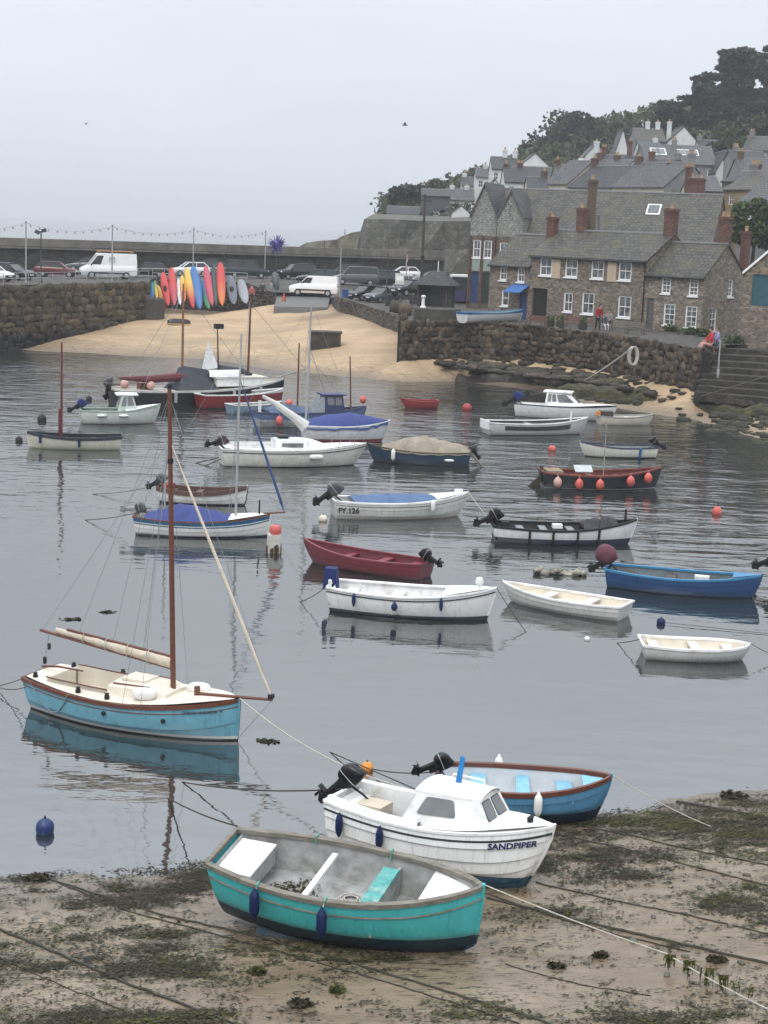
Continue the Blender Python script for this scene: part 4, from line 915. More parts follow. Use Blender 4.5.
# ================================================================== VEHICLES
tyre_m = mat('tyre rubber', (.018, .018, .018), .85, .2, 8); rim_m = mat('alloy wheel', (.45, .45, .46), .35, .1, 6, metal=.7); carglass = mat('car glass', (.02, .025, .028), .05, .2, 1, spec=.8)
lamp_m = mat('headlamp glass', (.7, .72, .74), .15, .1, 5); tail_m = mat('tail lamp', (.35, .02, .02), .3, .1, 5); trim_m = mat('black plastic trim', (.025, .025, .027), .6, .2, 6)
def paint(name, c): return mat(name, c, .22, .05, 2, spec=.6)
def vehicle(label, px, py, z, hdg, kind, m, cat='car', name='parked_car', group='vehicles parked on the quay'):
    p = qp(px, py); t = thing(name, label, cat, p, R(hdg), group)
    L, W, Hh, hood0, hood1, belt, xw, xr, xe, xt = {'hatch': (4.1, 1.75, 1.48, .70, .92, .95, 1.05, 1.75, 3.45, 3.95), 'estate': (4.6, 1.8, 1.48, .70, .92, .95, 1.25, 2.0, 4.0, 4.5), 'suv': (4.5, 1.85, 1.75, .90, 1.08, 1.12, 1.15, 1.75, 4.1, 4.4),
        'van': (5.4, 2.0, 2.45, .95, 1.25, 1.25, .75, 1.65, 5.3, 5.38), 'smallvan': (4.5, 1.85, 1.85, .85, 1.1, 1.12, .95, 1.7, 4.4, 4.48), 'mpv': (4.7, 1.9, 1.9, .9, 1.1, 1.15, .9, 1.6, 4.45, 4.65)}[kind]
    h = W / 2; X = lambda x: L / 2 - x; zl = .28
    st = [(0, .78, zl + .15, hood0 - .08), (.08, .92, zl + .02, hood0), (.4, .98, zl, lerp(hood0, hood1, .5)), (xw, 1, zl, hood1), (L * .5, 1, zl, belt), (xt - .3, 1, zl, belt + .03), (L - .08, .96, zl + .03, belt), (L, .88, zl + .15, belt - .1)]
    rows = [[(X(x), -h * w_ * .9, a), (X(x), -h * w_, lerp(a, b_, .35)), (X(x), -h * w_ * .99, lerp(a, b_, .8)), (X(x), -h * w_ * .9, b_), (X(x), h * w_ * .9, b_), (X(x), h * w_ * .99, lerp(a, b_, .8)), (X(x), h * w_, lerp(a, b_, .35)), (X(x), h * w_ * .9, a)] for x, w_, a, b_ in st]
    mb = MB(); mb.grid(rows, close=True); mb.add(rows[0], [tuple(range(8))]); mb.add(rows[-1], [tuple(range(8))]); mb.build('body', m, t, True)
    wb, wt = h * .9, h * (.86 if 'van' in kind else .74); van = 'van' in kind
    base = [(X(xw), wb, hood1 - .01), (X(xt), wb, belt - .01)]; tp = [(X(xr), wt, Hh - .06), (X(xe), wt, Hh - .06)]
    g = MB(); v = []
    for sg in (-1, 1): v += [(base[0][0], sg * wb, base[0][2]), (base[1][0], sg * wb, base[1][2]), (tp[1][0], sg * wt, tp[1][2]), (tp[0][0], sg * wt, tp[0][2])]
    g.add(v, [(0, 1, 2, 3), (4, 5, 6, 7), (0, 3, 7, 4), (1, 2, 6, 5), (3, 2, 6, 7)])
    if van:
        g.build('cargo_body', m, t)
        for sg in (-1, 1):
            w_ = MB(); a, b_, c, d = [Vector(q) for q in (v[:4] if sg < 0 else v[4:])]
            x1 = .3 if kind == 'van' else .36
            poly = [a.lerp(b_, .03).lerp(d.lerp(c, .0), .10), a.lerp(b_, x1 * .8).lerp(d.lerp(c, x1 * .55), .10), a.lerp(b_, x1 * .8).lerp(d.lerp(c, x1 * .55), .82), a.lerp(b_, .06).lerp(d.lerp(c, .02), .82)]
            w_.prism([q + Vector((0, sg * .004, 0)) for q in poly], (0, sg * .012, 0)); w_.build('side_window', carglass, t)
        w_ = MB(); a, d, d2, a2 = [Vector(v[k]) for k in (0, 3, 7, 4)]
        poly = [a.lerp(a2, .06).lerp(d.lerp(d2, .06), .05), a.lerp(a2, .94).lerp(d.lerp(d2, .94), .05), a.lerp(a2, .93).lerp(d.lerp(d2, .93), .9), a.lerp(a2, .07).lerp(d.lerp(d2, .07), .9)]
        w_.prism([q + Vector((.005, 0, .005)) for q in poly], (.015, 0, .01)); w_.build('windscreen', carglass, t)
        mb = MB()
        for sg in (-1, 1): mb.box((X(L * .5), sg * (h + .01), zl + .28), (L * .7, .04, .12))
        mb.build('side_trim', trim_m, t)
    else:
        g.build('window', carglass, t)
        r_ = MB(); r_.prism([(tp[0][0] + .05, -wt - .02, Hh - .06), (tp[0][0] + .05, wt + .02, Hh - .06), (tp[1][0] - .05, wt + .02, Hh - .06), (tp[1][0] - .05, -wt - .02, Hh - .06)], (0, 0, .06)); r_.build('roof', m, t)
        for sg in (-1, 1):
            pl = MB()
            for (a, b_) in ((0, 3), (1, 2)): pl.tube([Vector(v[a + (0 if sg < 0 else 4)]) + Vector((0, sg * .01, 0)), Vector(v[b_ + (0 if sg < 0 else 4)]) + Vector((0, sg * .01, 0))], .05, 5)
            pl.tube([(X(lerp(xw, xt, .52)), sg * (wb + .005), belt), (X(lerp(xr, xe, .5)), sg * (wt + .01), Hh - .05)], .04, 4)
            pl.tube([(X(xr), sg * (wt + .01), Hh - .05), (X(xe), sg * (wt + .01), Hh - .05)], .03, 4); pl.build('side_frame', m, t)
    rw_ = .31 if not kind == 'van' else .35
    for wx in (L * .19, L * .80):
        for sg in (-1, 1):
            mb = MB(); M = Matrix.Rotation(R(90), 3, 'X'); mb.lathe([(rw_ * .62, -.1), (rw_ * .95, -.1), (rw_, -.06), (rw_, .06), (rw_ * .95, .1), (rw_ * .62, .1)], (X(wx), sg * (h - .07), rw_), 14, 0, M); o = mb.build('wheel', tyre_m, t)
            mb = MB(); mb.lathe([(rw_ * .6, -.105), (rw_ * .25, -.112), (rw_ * .1, -.118), (rw_ * .1, .118), (rw_ * .25, .112), (rw_ * .6, .105)], (X(wx), sg * (h - .07), rw_), 10, 0, M); mb.build('rim', rim_m, o)
    for sg in (-1, 1):
        mb = MB(); mb.blob((X(.14), sg * h * .72, hood0 - .09), (.12, .2, .09), 8, 5, .8); mb.build('headlight', lamp_m, t)
        mb = MB(); mb.blob((X(L - .06), sg * h * .8, belt - .2), (.08, .12, .16), 8, 5, .8); mb.build('tail_light', tail_m, t)
        mb = MB(); mb.blob((X(xw + .25), sg * (h + .1), belt + .08), (.08, .12, .08), 8, 5, .8); mb.build('wing_mirror', trim_m, t)
    mb = MB(); mb.box((X(.05), 0, zl + .2), (.12, W * .8, .22)); mb.build('bumper', trim_m, t)
    mb = MB(); mb.box((X(-.02), 0, zl + .22), (.02, .52, .11)); mb.build('number_plate', lamp_m, t)
    return t
white_p, black_p, red_p, navy_p, silver_p, grey_p = paint('white car paint', (.75, .76, .76)), paint('black car paint', (.02, .021, .023)), paint('red car paint', (.16, .022, .022)), paint('navy car paint', (.03, .04, .06)), paint('silver car paint', (.45, .46, .47)), paint('grey car paint', (.13, .14, .15))
vehicle('dark estate car parked at the far left of the quay', 10, 279.5, qz, -22, 'estate', black_p)
vehicle('white car nosing in at the left edge of the picture', -10, 281, qz, -20, 'hatch', white_p)
vehicle('red car parked left of the white van', 57, 277.2, qz, 3, 'hatch', red_p)
van = vehicle('large white van with ladder rack parked on the left quay', 108, 278.5, qz, 197, 'van', white_p, 'van', 'parked_van')
mb = MB(); orange = mat('orange ladder rack', (.42, .20, .06), .6, .2, 5)
for yy in (-.55, .0, .55): mb.tube([(1.1, yy, 2.6), (-2.4, yy, 2.6)], .035, 5)
for xx in (.9, -.7, -2.2): mb.tube([(xx, -.75, 2.4), (xx, -.75, 2.56), (xx, .75, 2.56), (xx, .75, 2.4)], .025, 5)
mb.build('roof_rack', orange, van)
tcu = bpy.data.curves.new('lettering', 'FONT'); tcu.body = 'M'; tcu.size = .8; tcu.extrude = .003
to = bpy.data.objects.new('lettering', tcu); col.objects.link(to); to.parent = van; to.location = (.05, .965, 1.55); to.rotation_euler = (R(86), 0, R(180)); _m = bpy.data.meshes.new_from_object(to.evaluated_get(bpy.context.evaluated_depsgraph_get())); _o = link('lettering', _m, van); _o.location = to.location; _o.rotation_euler = to.rotation_euler; bpy.data.objects.remove(to); _m.materials.clear(); _m.materials.append(mat('faded green lettering', (.22, .38, .36), .6)); _m.materials.append(mat('faded green lettering', (.22, .38, .36), .6))
vehicle('black car parked right of the white van', 148, 277.5, qz, 183, 'hatch', black_p)
vehicle('pale car half hidden behind the kayaks', 190, 276, qz, 200, 'hatch', white_p)
vehicle('dark car behind the grey kayaks', 222, 276, qz, 180, 'estate', grey_p)
vehicle('dark people carrier beside the first slipway lamp post', 247, 278, qz, 10, 'mpv', navy_p)
vehicle('black four-by-four behind the small white van', 297, 279.5, qz, 205, 'suv', black_p)
vehicle('small white van parked at the head of the slipway', 314, 295.8, 4.85, 176, 'smallvan', white_p, 'van', 'parked_van')
vehicle('long dark van with grey roof behind the low wall', 356, 285, 5.1, 184, 'mpv', grey_p)
vehicle('black hatchback facing the harbour by the blue bin', 366, 300.5, 4.75, 222, 'hatch', black_p)
vehicle('dark grey hatchback next to the black one by the low wall', 384, 302.5, 4.65, 222, 'hatch', grey_p)
vehicle('navy four-by-four in the middle of the car park', 380, 287, 5.0, 205, 'suv', navy_p)
vehicle('silver car in the middle row of the car park', 402, 289, 5.0, 190, 'hatch', silver_p)
vehicle('white car at the back of the car park behind the flag', 403, 279, 5.2, 185, 'hatch', white_p)
vehicle('red car at the back of the car park beside the tall store', 454, 272, 5.3, 10, 'estate', red_p)
vehicle('white four-by-four parked against the tall store', 463, 291, 4.7, 250, 'suv', white_p)
vehicle('black car under the pier wall in the middle of the car park', 330, 276, 5.3, 190, 'estate', black_p)
vehicle('grey van under the pier wall behind the dark van', 372, 276, 5.3, 185, 'smallvan', grey_p, 'van', 'parked_van')
vehicle('silver car at the far end beneath the cliff', 426, 277, 5.3, 180, 'hatch', silver_p)

vehicle('black car in the back row above the scarlet kayak', 212, 273.5, 5.3, 5, 'suv', black_p)
vehicle('dark car in the back row right of the purple star', 318, 284, 4.8, 185, 'estate', navy_p)
vehicle('dark car wedged between the long dark van and the pier', 345, 280, 5.1, 182, 'suv', black_p)
vehicle('black car at the end of the row beside the telegraph pole', 412, 296, 4.5, 215, 'hatch', black_p)
vehicle('grey car behind the white flagpole shelter', 432, 285, 4.9, 190, 'estate', grey_p)
vehicle('dark car behind the red car at the far left', 88, 271.5, qz, 182, 'estate', grey_p)
# ================================================================== KAYAKS
def kayak_mat(name, c0, c1):
    if name in MATS: return MATS[name]
    m, n, b = _base(name); v = _coord(n); sep = n.nodes.new('ShaderNodeSeparateXYZ'); n.links.new(v, sep.inputs[0])
    f = _math(n, 'ADD', sep.outputs['Z'], _math(n, 'MULTIPLY', _noise(n, v, 1.2, 3), .8))
    n.links.new(_mix(n, _ramp(n, f, 1.2, 3.4), c0, c1), b.inputs['Base Color']); b.inputs['Roughness'].default_value = .45
    MATS[name] = m
    return m
RED, ORG, YEL, BLU, TEA, GRN, PNK, WHT, DGR, GRY = (.55, .035, .03), (.62, .16, .03), (.62, .40, .05), (.035, .16, .42), (.04, .30, .36), (.05, .22, .08), (.50, .06, .10), (.62, .62, .60), (.03, .05, .05), (.13, .14, .17)
kays = [((150.5, 301), (150, 280), 9, BLU, TEA, 'short light blue kayak standing at the left end of the row'), ((157, 300), (154, 279), 4, YEL, GRN, 'thin green and yellow kayak second from the left'), ((163.5, 311), (156.5, 284), 7, RED, YEL, 'yellow kayak fading to red at its foot, leaning left'),
    ((168, 305), (162.3, 271), 8, RED, RED, 'plain red kayak, third upright one in the row'), ((174.5, 305), (171, 266), 8, PNK, RED, 'tall crimson kayak with white tip left of the white one'), ((180, 304), (178, 277), 5, WHT, WHT, 'narrow white kayak in the row'),
    ((184, 301), (181.6, 274), 6, ORG, YEL, 'short orange kayak right of the white one'), ((193, 307.5), (186, 266.5), 8, RED, YEL, 'tall kayak shading from yellow tip to orange-red foot'), ((200, 308.5), (192.5, 264.5), 10, BLU, BLU, 'tall bright blue kayak in the middle of the row'),
    ((208.5, 308), (202, 278), 8, GRN, BLU, 'shorter teal-blue kayak right of the bright blue one'), ((212, 305), (205, 264.5), 8, PNK, PNK, 'tall pink kayak leaning left'), ((216, 305), (213, 263.5), 6, DGR, DGR, 'tall dark green kayak right of the pink one'),
    ((222, 305), (220, 261), 9, ORG, RED, 'tallest scarlet kayak near the right of the row'), ((234, 303.5), (229.5, 274), 10, GRY, GRY, 'dark grey kayak right of the scarlet one'), ((246, 302.5), (239.5, 278), 10, (.30, .31, .33), (.24, .25, .27), 'pale grey kayak at the right end of the row'), ((277, 290), (274, 271), 7, DGR, GRY, 'dark board standing beside the slipway')]
cock = mat('painted kayak cockpit shade', (.015, .015, .016), .8)  # dark oval paints the shade of the cockpit hollow
for k, (b_, t_, wpx, c0, c1, lab) in enumerate(kays):
    D0, D1 = (155.3, 158.2) if k < 15 else (157, 158)
    pb, pt = atD(*b_, D0), atD(*t_, D1); pb.z = max(pb.z, zg(pb.x, pb.y) - .05) if k < 15 else pb.z; ax = pt - pb; Lk = ax.length; ax.normalize()
    wd = wpx * D0 / CAM_F * .5 * .98; back = Vector((0, 1, 0)); xx = ax.cross(back).normalized() * -1; yy = ax.cross(xx).normalized()
    M = Matrix((( *xx, 0), (*yy, 0), (*ax, 0), (0, 0, 0, 1))).transposed(); M.translation = pb
    kt = thing('kayak', lab, 'kayak', (0, 0, 0), group='kayaks stood up along the wall'); kt.matrix_world = M
    rows = []; nn = 14
    for i in range(nn + 1):
        s = i / nn; w_ = wd * max(.05, math.sin(math.pi * s) ** .42); dth = .17 * max(.05, math.sin(math.pi * s) ** .5); by = .22 * (2 * s - 1) ** 2
        rows.append([(w_ * math.cos(a), dth * math.sin(a) * (1 if math.sin(a) > 0 else .7) + by * .6, s * Lk) for a in [2 * math.pi * j / 12 for j in range(12)]])
    mb = MB(); mb.grid(rows, close=True); mb.add(rows[0], [tuple(range(12))]); mb.add(rows[-1], [tuple(range(12))])
    mb.build('hull', kayak_mat('kayak %d' % k, c0, c1), kt, True)
    yc = 1 if M.col[1].y < 0 else -1
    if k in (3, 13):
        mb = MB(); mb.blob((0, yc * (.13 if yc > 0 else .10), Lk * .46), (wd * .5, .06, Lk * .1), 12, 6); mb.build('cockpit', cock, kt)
# overturned tender at their feet
p = at(179, 313, 2.75); ot = thing('overturned_dinghy', 'small overturned dinghy with yellow strip lying at the foot of the kayaks', 'dinghy', (p.x, p.y, zg(p.x, p.y)), R(8))
rows = []
for i in range(9):
    s = i / 8; w_ = .55 * (1 - .6 * (2 * s - 1) ** 4 - .25 * s * s); rows.append([((s - .5) * 2.1, w_ * math.cos(a), .05 + .5 * math.sin(a) ** .7 * (1 - .35 * (2 * s - 1) ** 4)) for a in [math.pi * j / 8 for j in range(9)]])
mb = MB(); mb.grid(rows); mb.add(rows[0], [tuple(range(9))]); mb.add(rows[-1], [tuple(range(9))]); mb.build('hull', mat('black rubber hull', (.03, .03, .032), .6), ot, True)
mb = MB(); mb.tube([(r_[0][0], r_[0][1] * 1.03, .07) for r_ in rows], .05, 6); mb.tube([(r_[-1][0], r_[-1][1] * 1.03, .07) for r_ in rows], .05, 6); mb.box((0, 0, .66), (1.8, .3, .04)); mb.build('rubbing_strip', mat('yellow strip', (.5, .36, .1), .6), ot)

# ================================================================== POLES, RAILS, SMALL THINGS ON THE QUAY
galv = mat('galvanised steel', (.36, .37, .37), .5, .12, 4, metal=.3); darkpole = mat('dark painted steel', (.07, .07, .075), .6, .15, 4); wood_pole = mat('creosoted timber', (.07, .055, .045), .85, .25, 3)
def pole(label, px, yt, yb, z, r_=.05, m=galv, name='lamp_post', cat='pole', head=None, group=None, taper=.8):
    b_ = at(px, yb, z) if z < 4 else qp(px, yb); z = b_.z; zt = atD(px, yt, b_.y).z; t = thing(name, label, cat, b_, 0, group)
    mb = MB(); mb.tube([(0, 0, -.3), (0, 0, (zt - z) * .5), (0, 0, zt - z)], [r_, r_ * (1 + taper) / 2, r_ * taper], 8); mb.tube([(0, 0, -.1), (0, 0, .25)], r_ * 1.7, 8); mb.build('post', m, t)
    return t, b_, zt
tops = []
for px, yt, yb, lab in ((26, 222.5, 283, 'pale festoon pole at the left end of the boulder wall'), (112, 226, 282, 'pale festoon pole in front of the white van'), (193, 229, 279, 'pale festoon pole behind the kayaks'), (264.5, 231.5, 284, 'pale festoon pole left of the purple star')):
    t, b_, zt = pole(lab, px, yt, yb, qz if px < 250 else 5.1, .075, group='festoon poles along the quay'); tops.append(Vector((b_.x, b_.y, zt - .05)))
    mb = MB(); mb.tube([(0, 0, zt - b_.z), (0, 0, zt - b_.z + .12)], [.1, .02], 8); mb.build('cap', darkpole, t)
t, b_, zt = pole('dark lamp post with twin floodlights near the left edge', 41, 231, 283.5, qz, .07, darkpole); h = zt - b_.z
mb = MB(); mb.box((-.3, 0, h - .1), (.4, .25, .3), ry=.4); mb.box((.25, 0, h + .05), (.4, .25, .3), ry=-.2); mb.box((0, 0, h - .05), (.7, .06, .06)); mb.build('floodlight', darkpole, t)
bulb = mat('festoon bulb', (.35, .35, .33), .3)
pts_all = [atD(-60, 224, tops[0].y)] + tops
names = ['string of bulbs running off the left edge', 'string of bulbs between the first two festoon poles', 'string of bulbs between the van and the kayaks', 'string of bulbs between the kayaks and the purple star']
for k in range(4):
    a, b_ = pts_all[k], pts_all[k + 1]; L = (b_ - a).length; ln = []
    for i in range(21): s = i / 20; ln.append(a.lerp(b_, s) - Vector((0, 0, 4 * s * (1 - s) * .55 - .0)))
    t = thing('festoon_lights', names[k], 'string lights', group='festoon strings along the quay'); mb = MB(); mb.tube(ln, .012, 4); mb.build('cable', darkpole, t)
    for i in range(1, 20, 2):
        mb = MB(); mb.blob(ln[i] - Vector((0, 0, .12)), (.075, .075, .11), 6, 5); mb.build('bulb', bulb, t)
pole('slim grey post in front of the dark vans', 339.5, 248, 300, 4.8, .06, group='slim posts round the car park'); pole('thin dark post on the pier against the headland', 344, 229, 262, 5.3, .07, darkpole, group='slim posts round the car park')
pole('dark post in front of the pier left of the small van', 323.5, 240, 268, 5.3, .09, darkpole, group='slim posts round the car park'); pole('rusty post at the corner of the low wall', 386, 252, 306, 4.5, .06, darkpole, group='slim posts round the car park')
t, b_, zt = pole('tall dark telegraph pole beside the kiosk', 420.5, 194, 306, 4.6, .16, wood_pole, 'telegraph_pole', taper=.6)
mb = MB(); mb.box((0, 0, zt - b_.z - .6), (1.3, .1, .12)); mb.blob((0, -.15, (zt - b_.z) * .45), (.2, .2, .25), 8, 6); mb.build('cross_arm', wood_pole, t)
pole('white flagpole at the edge of the round platform', 436.5, 261, 309.5, 4.7, .055, mat('white pole paint', (.66, .66, .64), .5), 'flagpole')
pole('slim metal post at the top of the steps', 718, 340, 373, 2.9, .05, galv, 'post')
# purple star on its stick
t, b_, zt = pole('purple spiky star decoration on a pole above the cars', 276, 247, 284, 5.1, .05, darkpole, 'star_decoration', 'decoration'); mb = MB(); rr = random.Random(3)
for k in range(70):
    d = Vector((rr.gauss(0, 1), rr.gauss(0, 1), rr.gauss(0, 1))).normalized(); c = Vector((0, 0, zt - b_.z + .2)); mb.tube([c + d * .2, c + d * rr.uniform(.95, 1.35)], [.13, .02], 4)
mb.blob((0, 0, zt - b_.z + .2), (.55, .55, .55), 8, 6); mb.build('spikes', mat('purple tinsel', (.10, .07, .30), .45, .2, 5), t)
# railing along the boulder wall
def railing(label, a, b_, n, h=1.0, m=galv, group=None):
    t = thing('railing', label, 'railing', a, group=group); d = b_ - a
    mb = MB()
    for z in (h, h * .55): mb.tube([(0, 0, z), (d.x, d.y, d.z + z)], .028, 5)
    mb.build('rail', m, t)
    for k in range(n + 1):
        s = k / n; mb = MB(); mb.tube([(d.x * s, d.y * s, d.z * s - .1), (d.x * s, d.y * s, d.z * s + h)], .03, 5); mb.build('post', m, t)
    return t
up = Vector((0, .35, .0)); railing('thin metal railing along the top of the boulder wall', A0.lerp(A1, .3) + up, A1 + up, 16); railing('thin metal railing on the wall behind the kayaks', A2 + up, A3 + up, 8)
# kiosk, round platform, bollard, bin, barrels
pc = at(435, 313.5, 4.3); mb = MB(); mb.lathe([(1.95, -2), (1.95, .45), (1.85, .5), (.01, .5)], (pc.x + .2, pc.y + 1.5, 4.2), 24)
tag(mb.build('round_platform', concrete), 'round dark stone platform at the left end of the harbour wall', 'platform')
kp = at(439, 308, 4.7); ks = thing('shelter', 'small open shelter with dark slate roof beside the telegraph pole', 'shelter', (kp.x - .2, kp.y + 3.2, 4.15), R(-20))
for x in (-1.25, 1.25):
    for y in (-1, 1): mb = MB(); mb.box((x, y, 1.2), (.16, .16, 2.4)); mb.build('post', wood_pole, ks)
mb = MB(); v = [(-1.75, -1.45, 2.35), (1.75, -1.45, 2.35), (1.75, 1.45, 2.35), (-1.75, 1.45, 2.35), (-.6, 0, 3.45), (.6, 0, 3.45)]; mb.add(v, [(0, 1, 5, 4), (1, 2, 5), (2, 3, 4, 5), (3, 0, 4), (3, 2, 1, 0)]); mb.build('roof', slate_dark, ks)
mb = MB(); mb.box((0, .95, 1.2), (2.3, .08, 2.2)); mb.box((-1.2, 0, 1.2), (.08, 1.8, 2.2)); mb.build('back_wall', mat('light-painted green boarding', (.12, .14, .11), .7, .2, 3), ks)  # wall colour raised to paint light inside the shelter
mb = MB(); mb.box((0, .6, .5), (2.0, .4, .08)); mb.box((-.8, .6, .25), (.08, .35, .5)); mb.box((.8, .6, .25), (.08, .35, .5)); mb.build('bench', wood_pole, ks)
p = at(423, 308, 4.7); mb = MB(); mb.lathe([(.24, 0), (.24, .12), (.15, .2), (.13, .8), (.2, .88), (.2, 1.0), (.05, 1.06)], p, 14); tag(mb.build('bollard', mat('white bollard paint', (.7, .7, .67), .5), None, True), 'white bollard on the round platform', 'bollard')
p = qp(345, 301); bb = thing('wheelie_bin', 'blue wheeled bin by the black hatchback', 'bin', p); mb = MB(); mb.box((0, 0, .5), (.55, .6, 1.0), taper=1.12); mb.build('body', mat('blue plastic', (.03, .10, .30), .5), bb); mb = MB(); mb.box((0, 0, 1.05), (.66, .72, .09)); mb.build('lid', mat('blue plastic', (.03, .10, .30), .5), bb)
for px, py, c, lab in ((430, 306, (.40, .05, .04), 'red traffic cone beside the white bollard'), (284, 301, (.5, .10, .04), 'orange cone at the top of the slipway')):
    p = qp(px, py); t = thing('traffic_cone', lab, 'cone', p); mb = MB(); mb.lathe([(.2, .03), (.05, .7), (.03, .72)], (0, 0, 0), 10); mb.build('cone', mat('cone ' + lab[:3], c, .5), t); mb = MB(); mb.box((0, 0, .02), (.45, .45, .04)); mb.build('base', trim_m, t)
for px, py, lab in ((396, 311, 'pale stone block left of the kiosk'), (405, 314, 'larger pale stone block at the end of the low wall')):
    p = at(px, py, 4.4); o = link('stone_block', var2[2]); o.location = p + Vector((0, .6, .35)); o.scale = (.5, .4, .5); tag(o, lab, 'stone')
p = qp(458, 303); st = thing('ticket_booth', 'small white-framed dark booth right of the shelter', 'booth', p + Vector((.3, 3, 0)), R(-10)); mb = MB(); mb.box((0, 0, 1.2), (1.6, 1.5, 2.4)); mb.build('wall', mat('booth dark panel', (.04, .045, .055), .5), st); mb = MB(); mb.box((0, 0, 2.5), (1.9, 1.8, .2)); mb.box((-.8, -.77, 1.2), (.1, .06, 2.4)); mb.box((.8, -.77, 1.2), (.1, .06, 2.4)); mb.build('frame', white_wood, st); mb = MB(); mb.box((0, -.8, .6), (1.3, .1, 1.0)); mb.build('counter', mat('purple panel', (.06, .04, .16), .5), st)
def bench(label, px, py, rz, m):
    p = at(px, py, 4.12); p.z = 4.12; t = thing('bench', label, 'bench', p, rz, 'benches in front of the cottages')
    for k in range(3): mb = MB(); mb.box((0, -.12 + k * .14, .45), (1.5, .12, .04)); mb.build('seat_slat', m, t)
    for k in range(3): mb = MB(); mb.box((0, .26 + k * .03, .58 + k * .14), (1.5, .03, .11), rx=-.2); mb.build('back_slat', m, t)
    for sx in (-.68, .68):
        for yy in (-.15, .28): mb = MB(); mb.box((sx, yy, .22 if yy < 0 else .45), (.06, .06, .45 if yy < 0 else .9)); mb.build('leg', m, t)
        mb = MB(); mb.box((sx, .05, .65), (.06, .5, .05)); mb.build('armrest', m, t)
    return t
redwood = mat('reddish bench wood', (.16, .07, .05), .7, .2, 5); greywood = mat('grey bench wood', (.17, .15, .125), .8, .2, 5)
bench('dark reddish bench beside the doorway of the long cottage', 535, 328, R(-40), redwood); bench('reddish bench below the narrow lower window', 572, 328.5, R(-40), redwood); bench('grey bench right of the seated people', 618, 333, R(-40), greywood); bench('grey bench in front of the plank door', 634, 335, R(-40), greywood)
for px, py, lab in ((550, 328, 'dark barrel planter by the cottage doorway'), (560, 329, 'dark tub between the two reddish benches'), (583, 330, 'dark tub left of the red jacket')):
    p = at(px, py, 4.12); t = thing('tub_planter', lab, 'planter', p, group='tubs in front of the cottages'); mb = MB(); mb.lathe([(.26, 0), (.32, .3), (.3, .6), (.26, .6), (.25, .5)], (0, 0, 0), 12); mb.build('tub', wood_pole, t, True); V, F = leaves([((0, 0, .75), (.3, .3, .22), 90)], .14); link('plant', fastmesh('plant', V, F, leaf_bush, False), t)
for px, py, w_, lab in ((658, 331, 1.1, 'green shrub by the plank door'), (673, 333, 1.0, 'green shrub under the first cottage window'), (690, 336, 1.2, 'green shrub under the second cottage window'), (703, 338, .9, 'green shrub at the corner of the pale cottage'), (637, 330, .6, 'small green plant at the foot of the drainpipe'), (735, 345, 1.2, 'low dark bush on the bank above the steps')):
    p = at(px, py, 4.1); t = thing('shrub', lab, 'shrub', p + Vector((0, .5, 0)), group='shrubs along the cottage wall'); V, F = leaves([((0, 0, .3), (w_ * .7, .4, .4), 160), ((w_ * .4, 0, .25), (w_ * .4, .35, .35), 110)], .2, 0, .3); link('foliage', fastmesh('foliage', V, F, leaf_bush, False), t); mb = MB(); mb.tube([(0, 0, -.1), (0, 0, .3)], [.05, .02], 5); mb.build('stem', bark, t)

# clutter round the shelter
for px, py, w_, h_, c, lab in ((418, 303, .5, 1.5, (.38, .05, .04), 'red and white notice board left of the shelter'), (428, 300, .7, 1.2, (.10, .16, .09), 'green notice board in front of the shelter wall'), (443, 300, .45, 1.5, (.34, .05, .05), 'narrow red board at the right side of the shelter'), (399, 296, .8, 1.3, (.55, .55, .52), 'white sign at the back of the low wall')):
    p = qp(px, py); t = thing('notice_board', lab, 'sign', p, R(-8)); mb = MB(); mb.box((0, 0, h_ + .2), (w_, .05, h_ * .75)); mb.build('panel', mat('board ' + lab[:12], c, .6, .2, 4), t)
    for sx in (-.4, .4): mb = MB(); mb.box((sx * w_, .04, h_ * .6), (.06, .05, h_ * 1.2)); mb.build('post', wood_pole, t)
    mb = MB(); mb.box((0, -.03, h_ + .25), (w_ * .75, .01, h_ * .3)); mb.build('notice', white_wood, t)
for px, py, lab in ((408, 300, 'stack of dark crates by the telegraph pole'), (414, 304, 'grey fish box beside the round platform'), (391, 306, 'dark barrel behind the low wall')):
    p = qp(px, py); t = thing('fish_box', lab, 'crate', p, R(15)); mb = MB()
    for k in range(3): mb.box((0, 0, .18 + k * .33), (.8, .5, .30), rz=k * .06)
    mb.build('crate', mat('crate ' + lab[:10], (.07, .07, .075), .7, .3, 5), t); mb = MB(); mb.box((0, 0, 1.02), (.86, .56, .05)); mb.build('lid', trim_m, t)
t = thing('flag', 'limp red and white flag on the pole left of the shelter', 'flag', qp(405, 304)); mb = MB(); mb.tube([(0, 0, 0), (0, 0, 4.6)], .04, 6); mb.build('pole', galv, t); mb = MB(); mb.grid([[(.03 + .12 * math.sin(k * 1.3 + j), -.05 + .05 * math.cos(k + j), 4.5 - k * .28) for j in (0, 1, 2.4)] for k in range(6)]); mb.build('cloth', mat('flag cloth', (.45, .30, .30), .8, .4, 3), t)
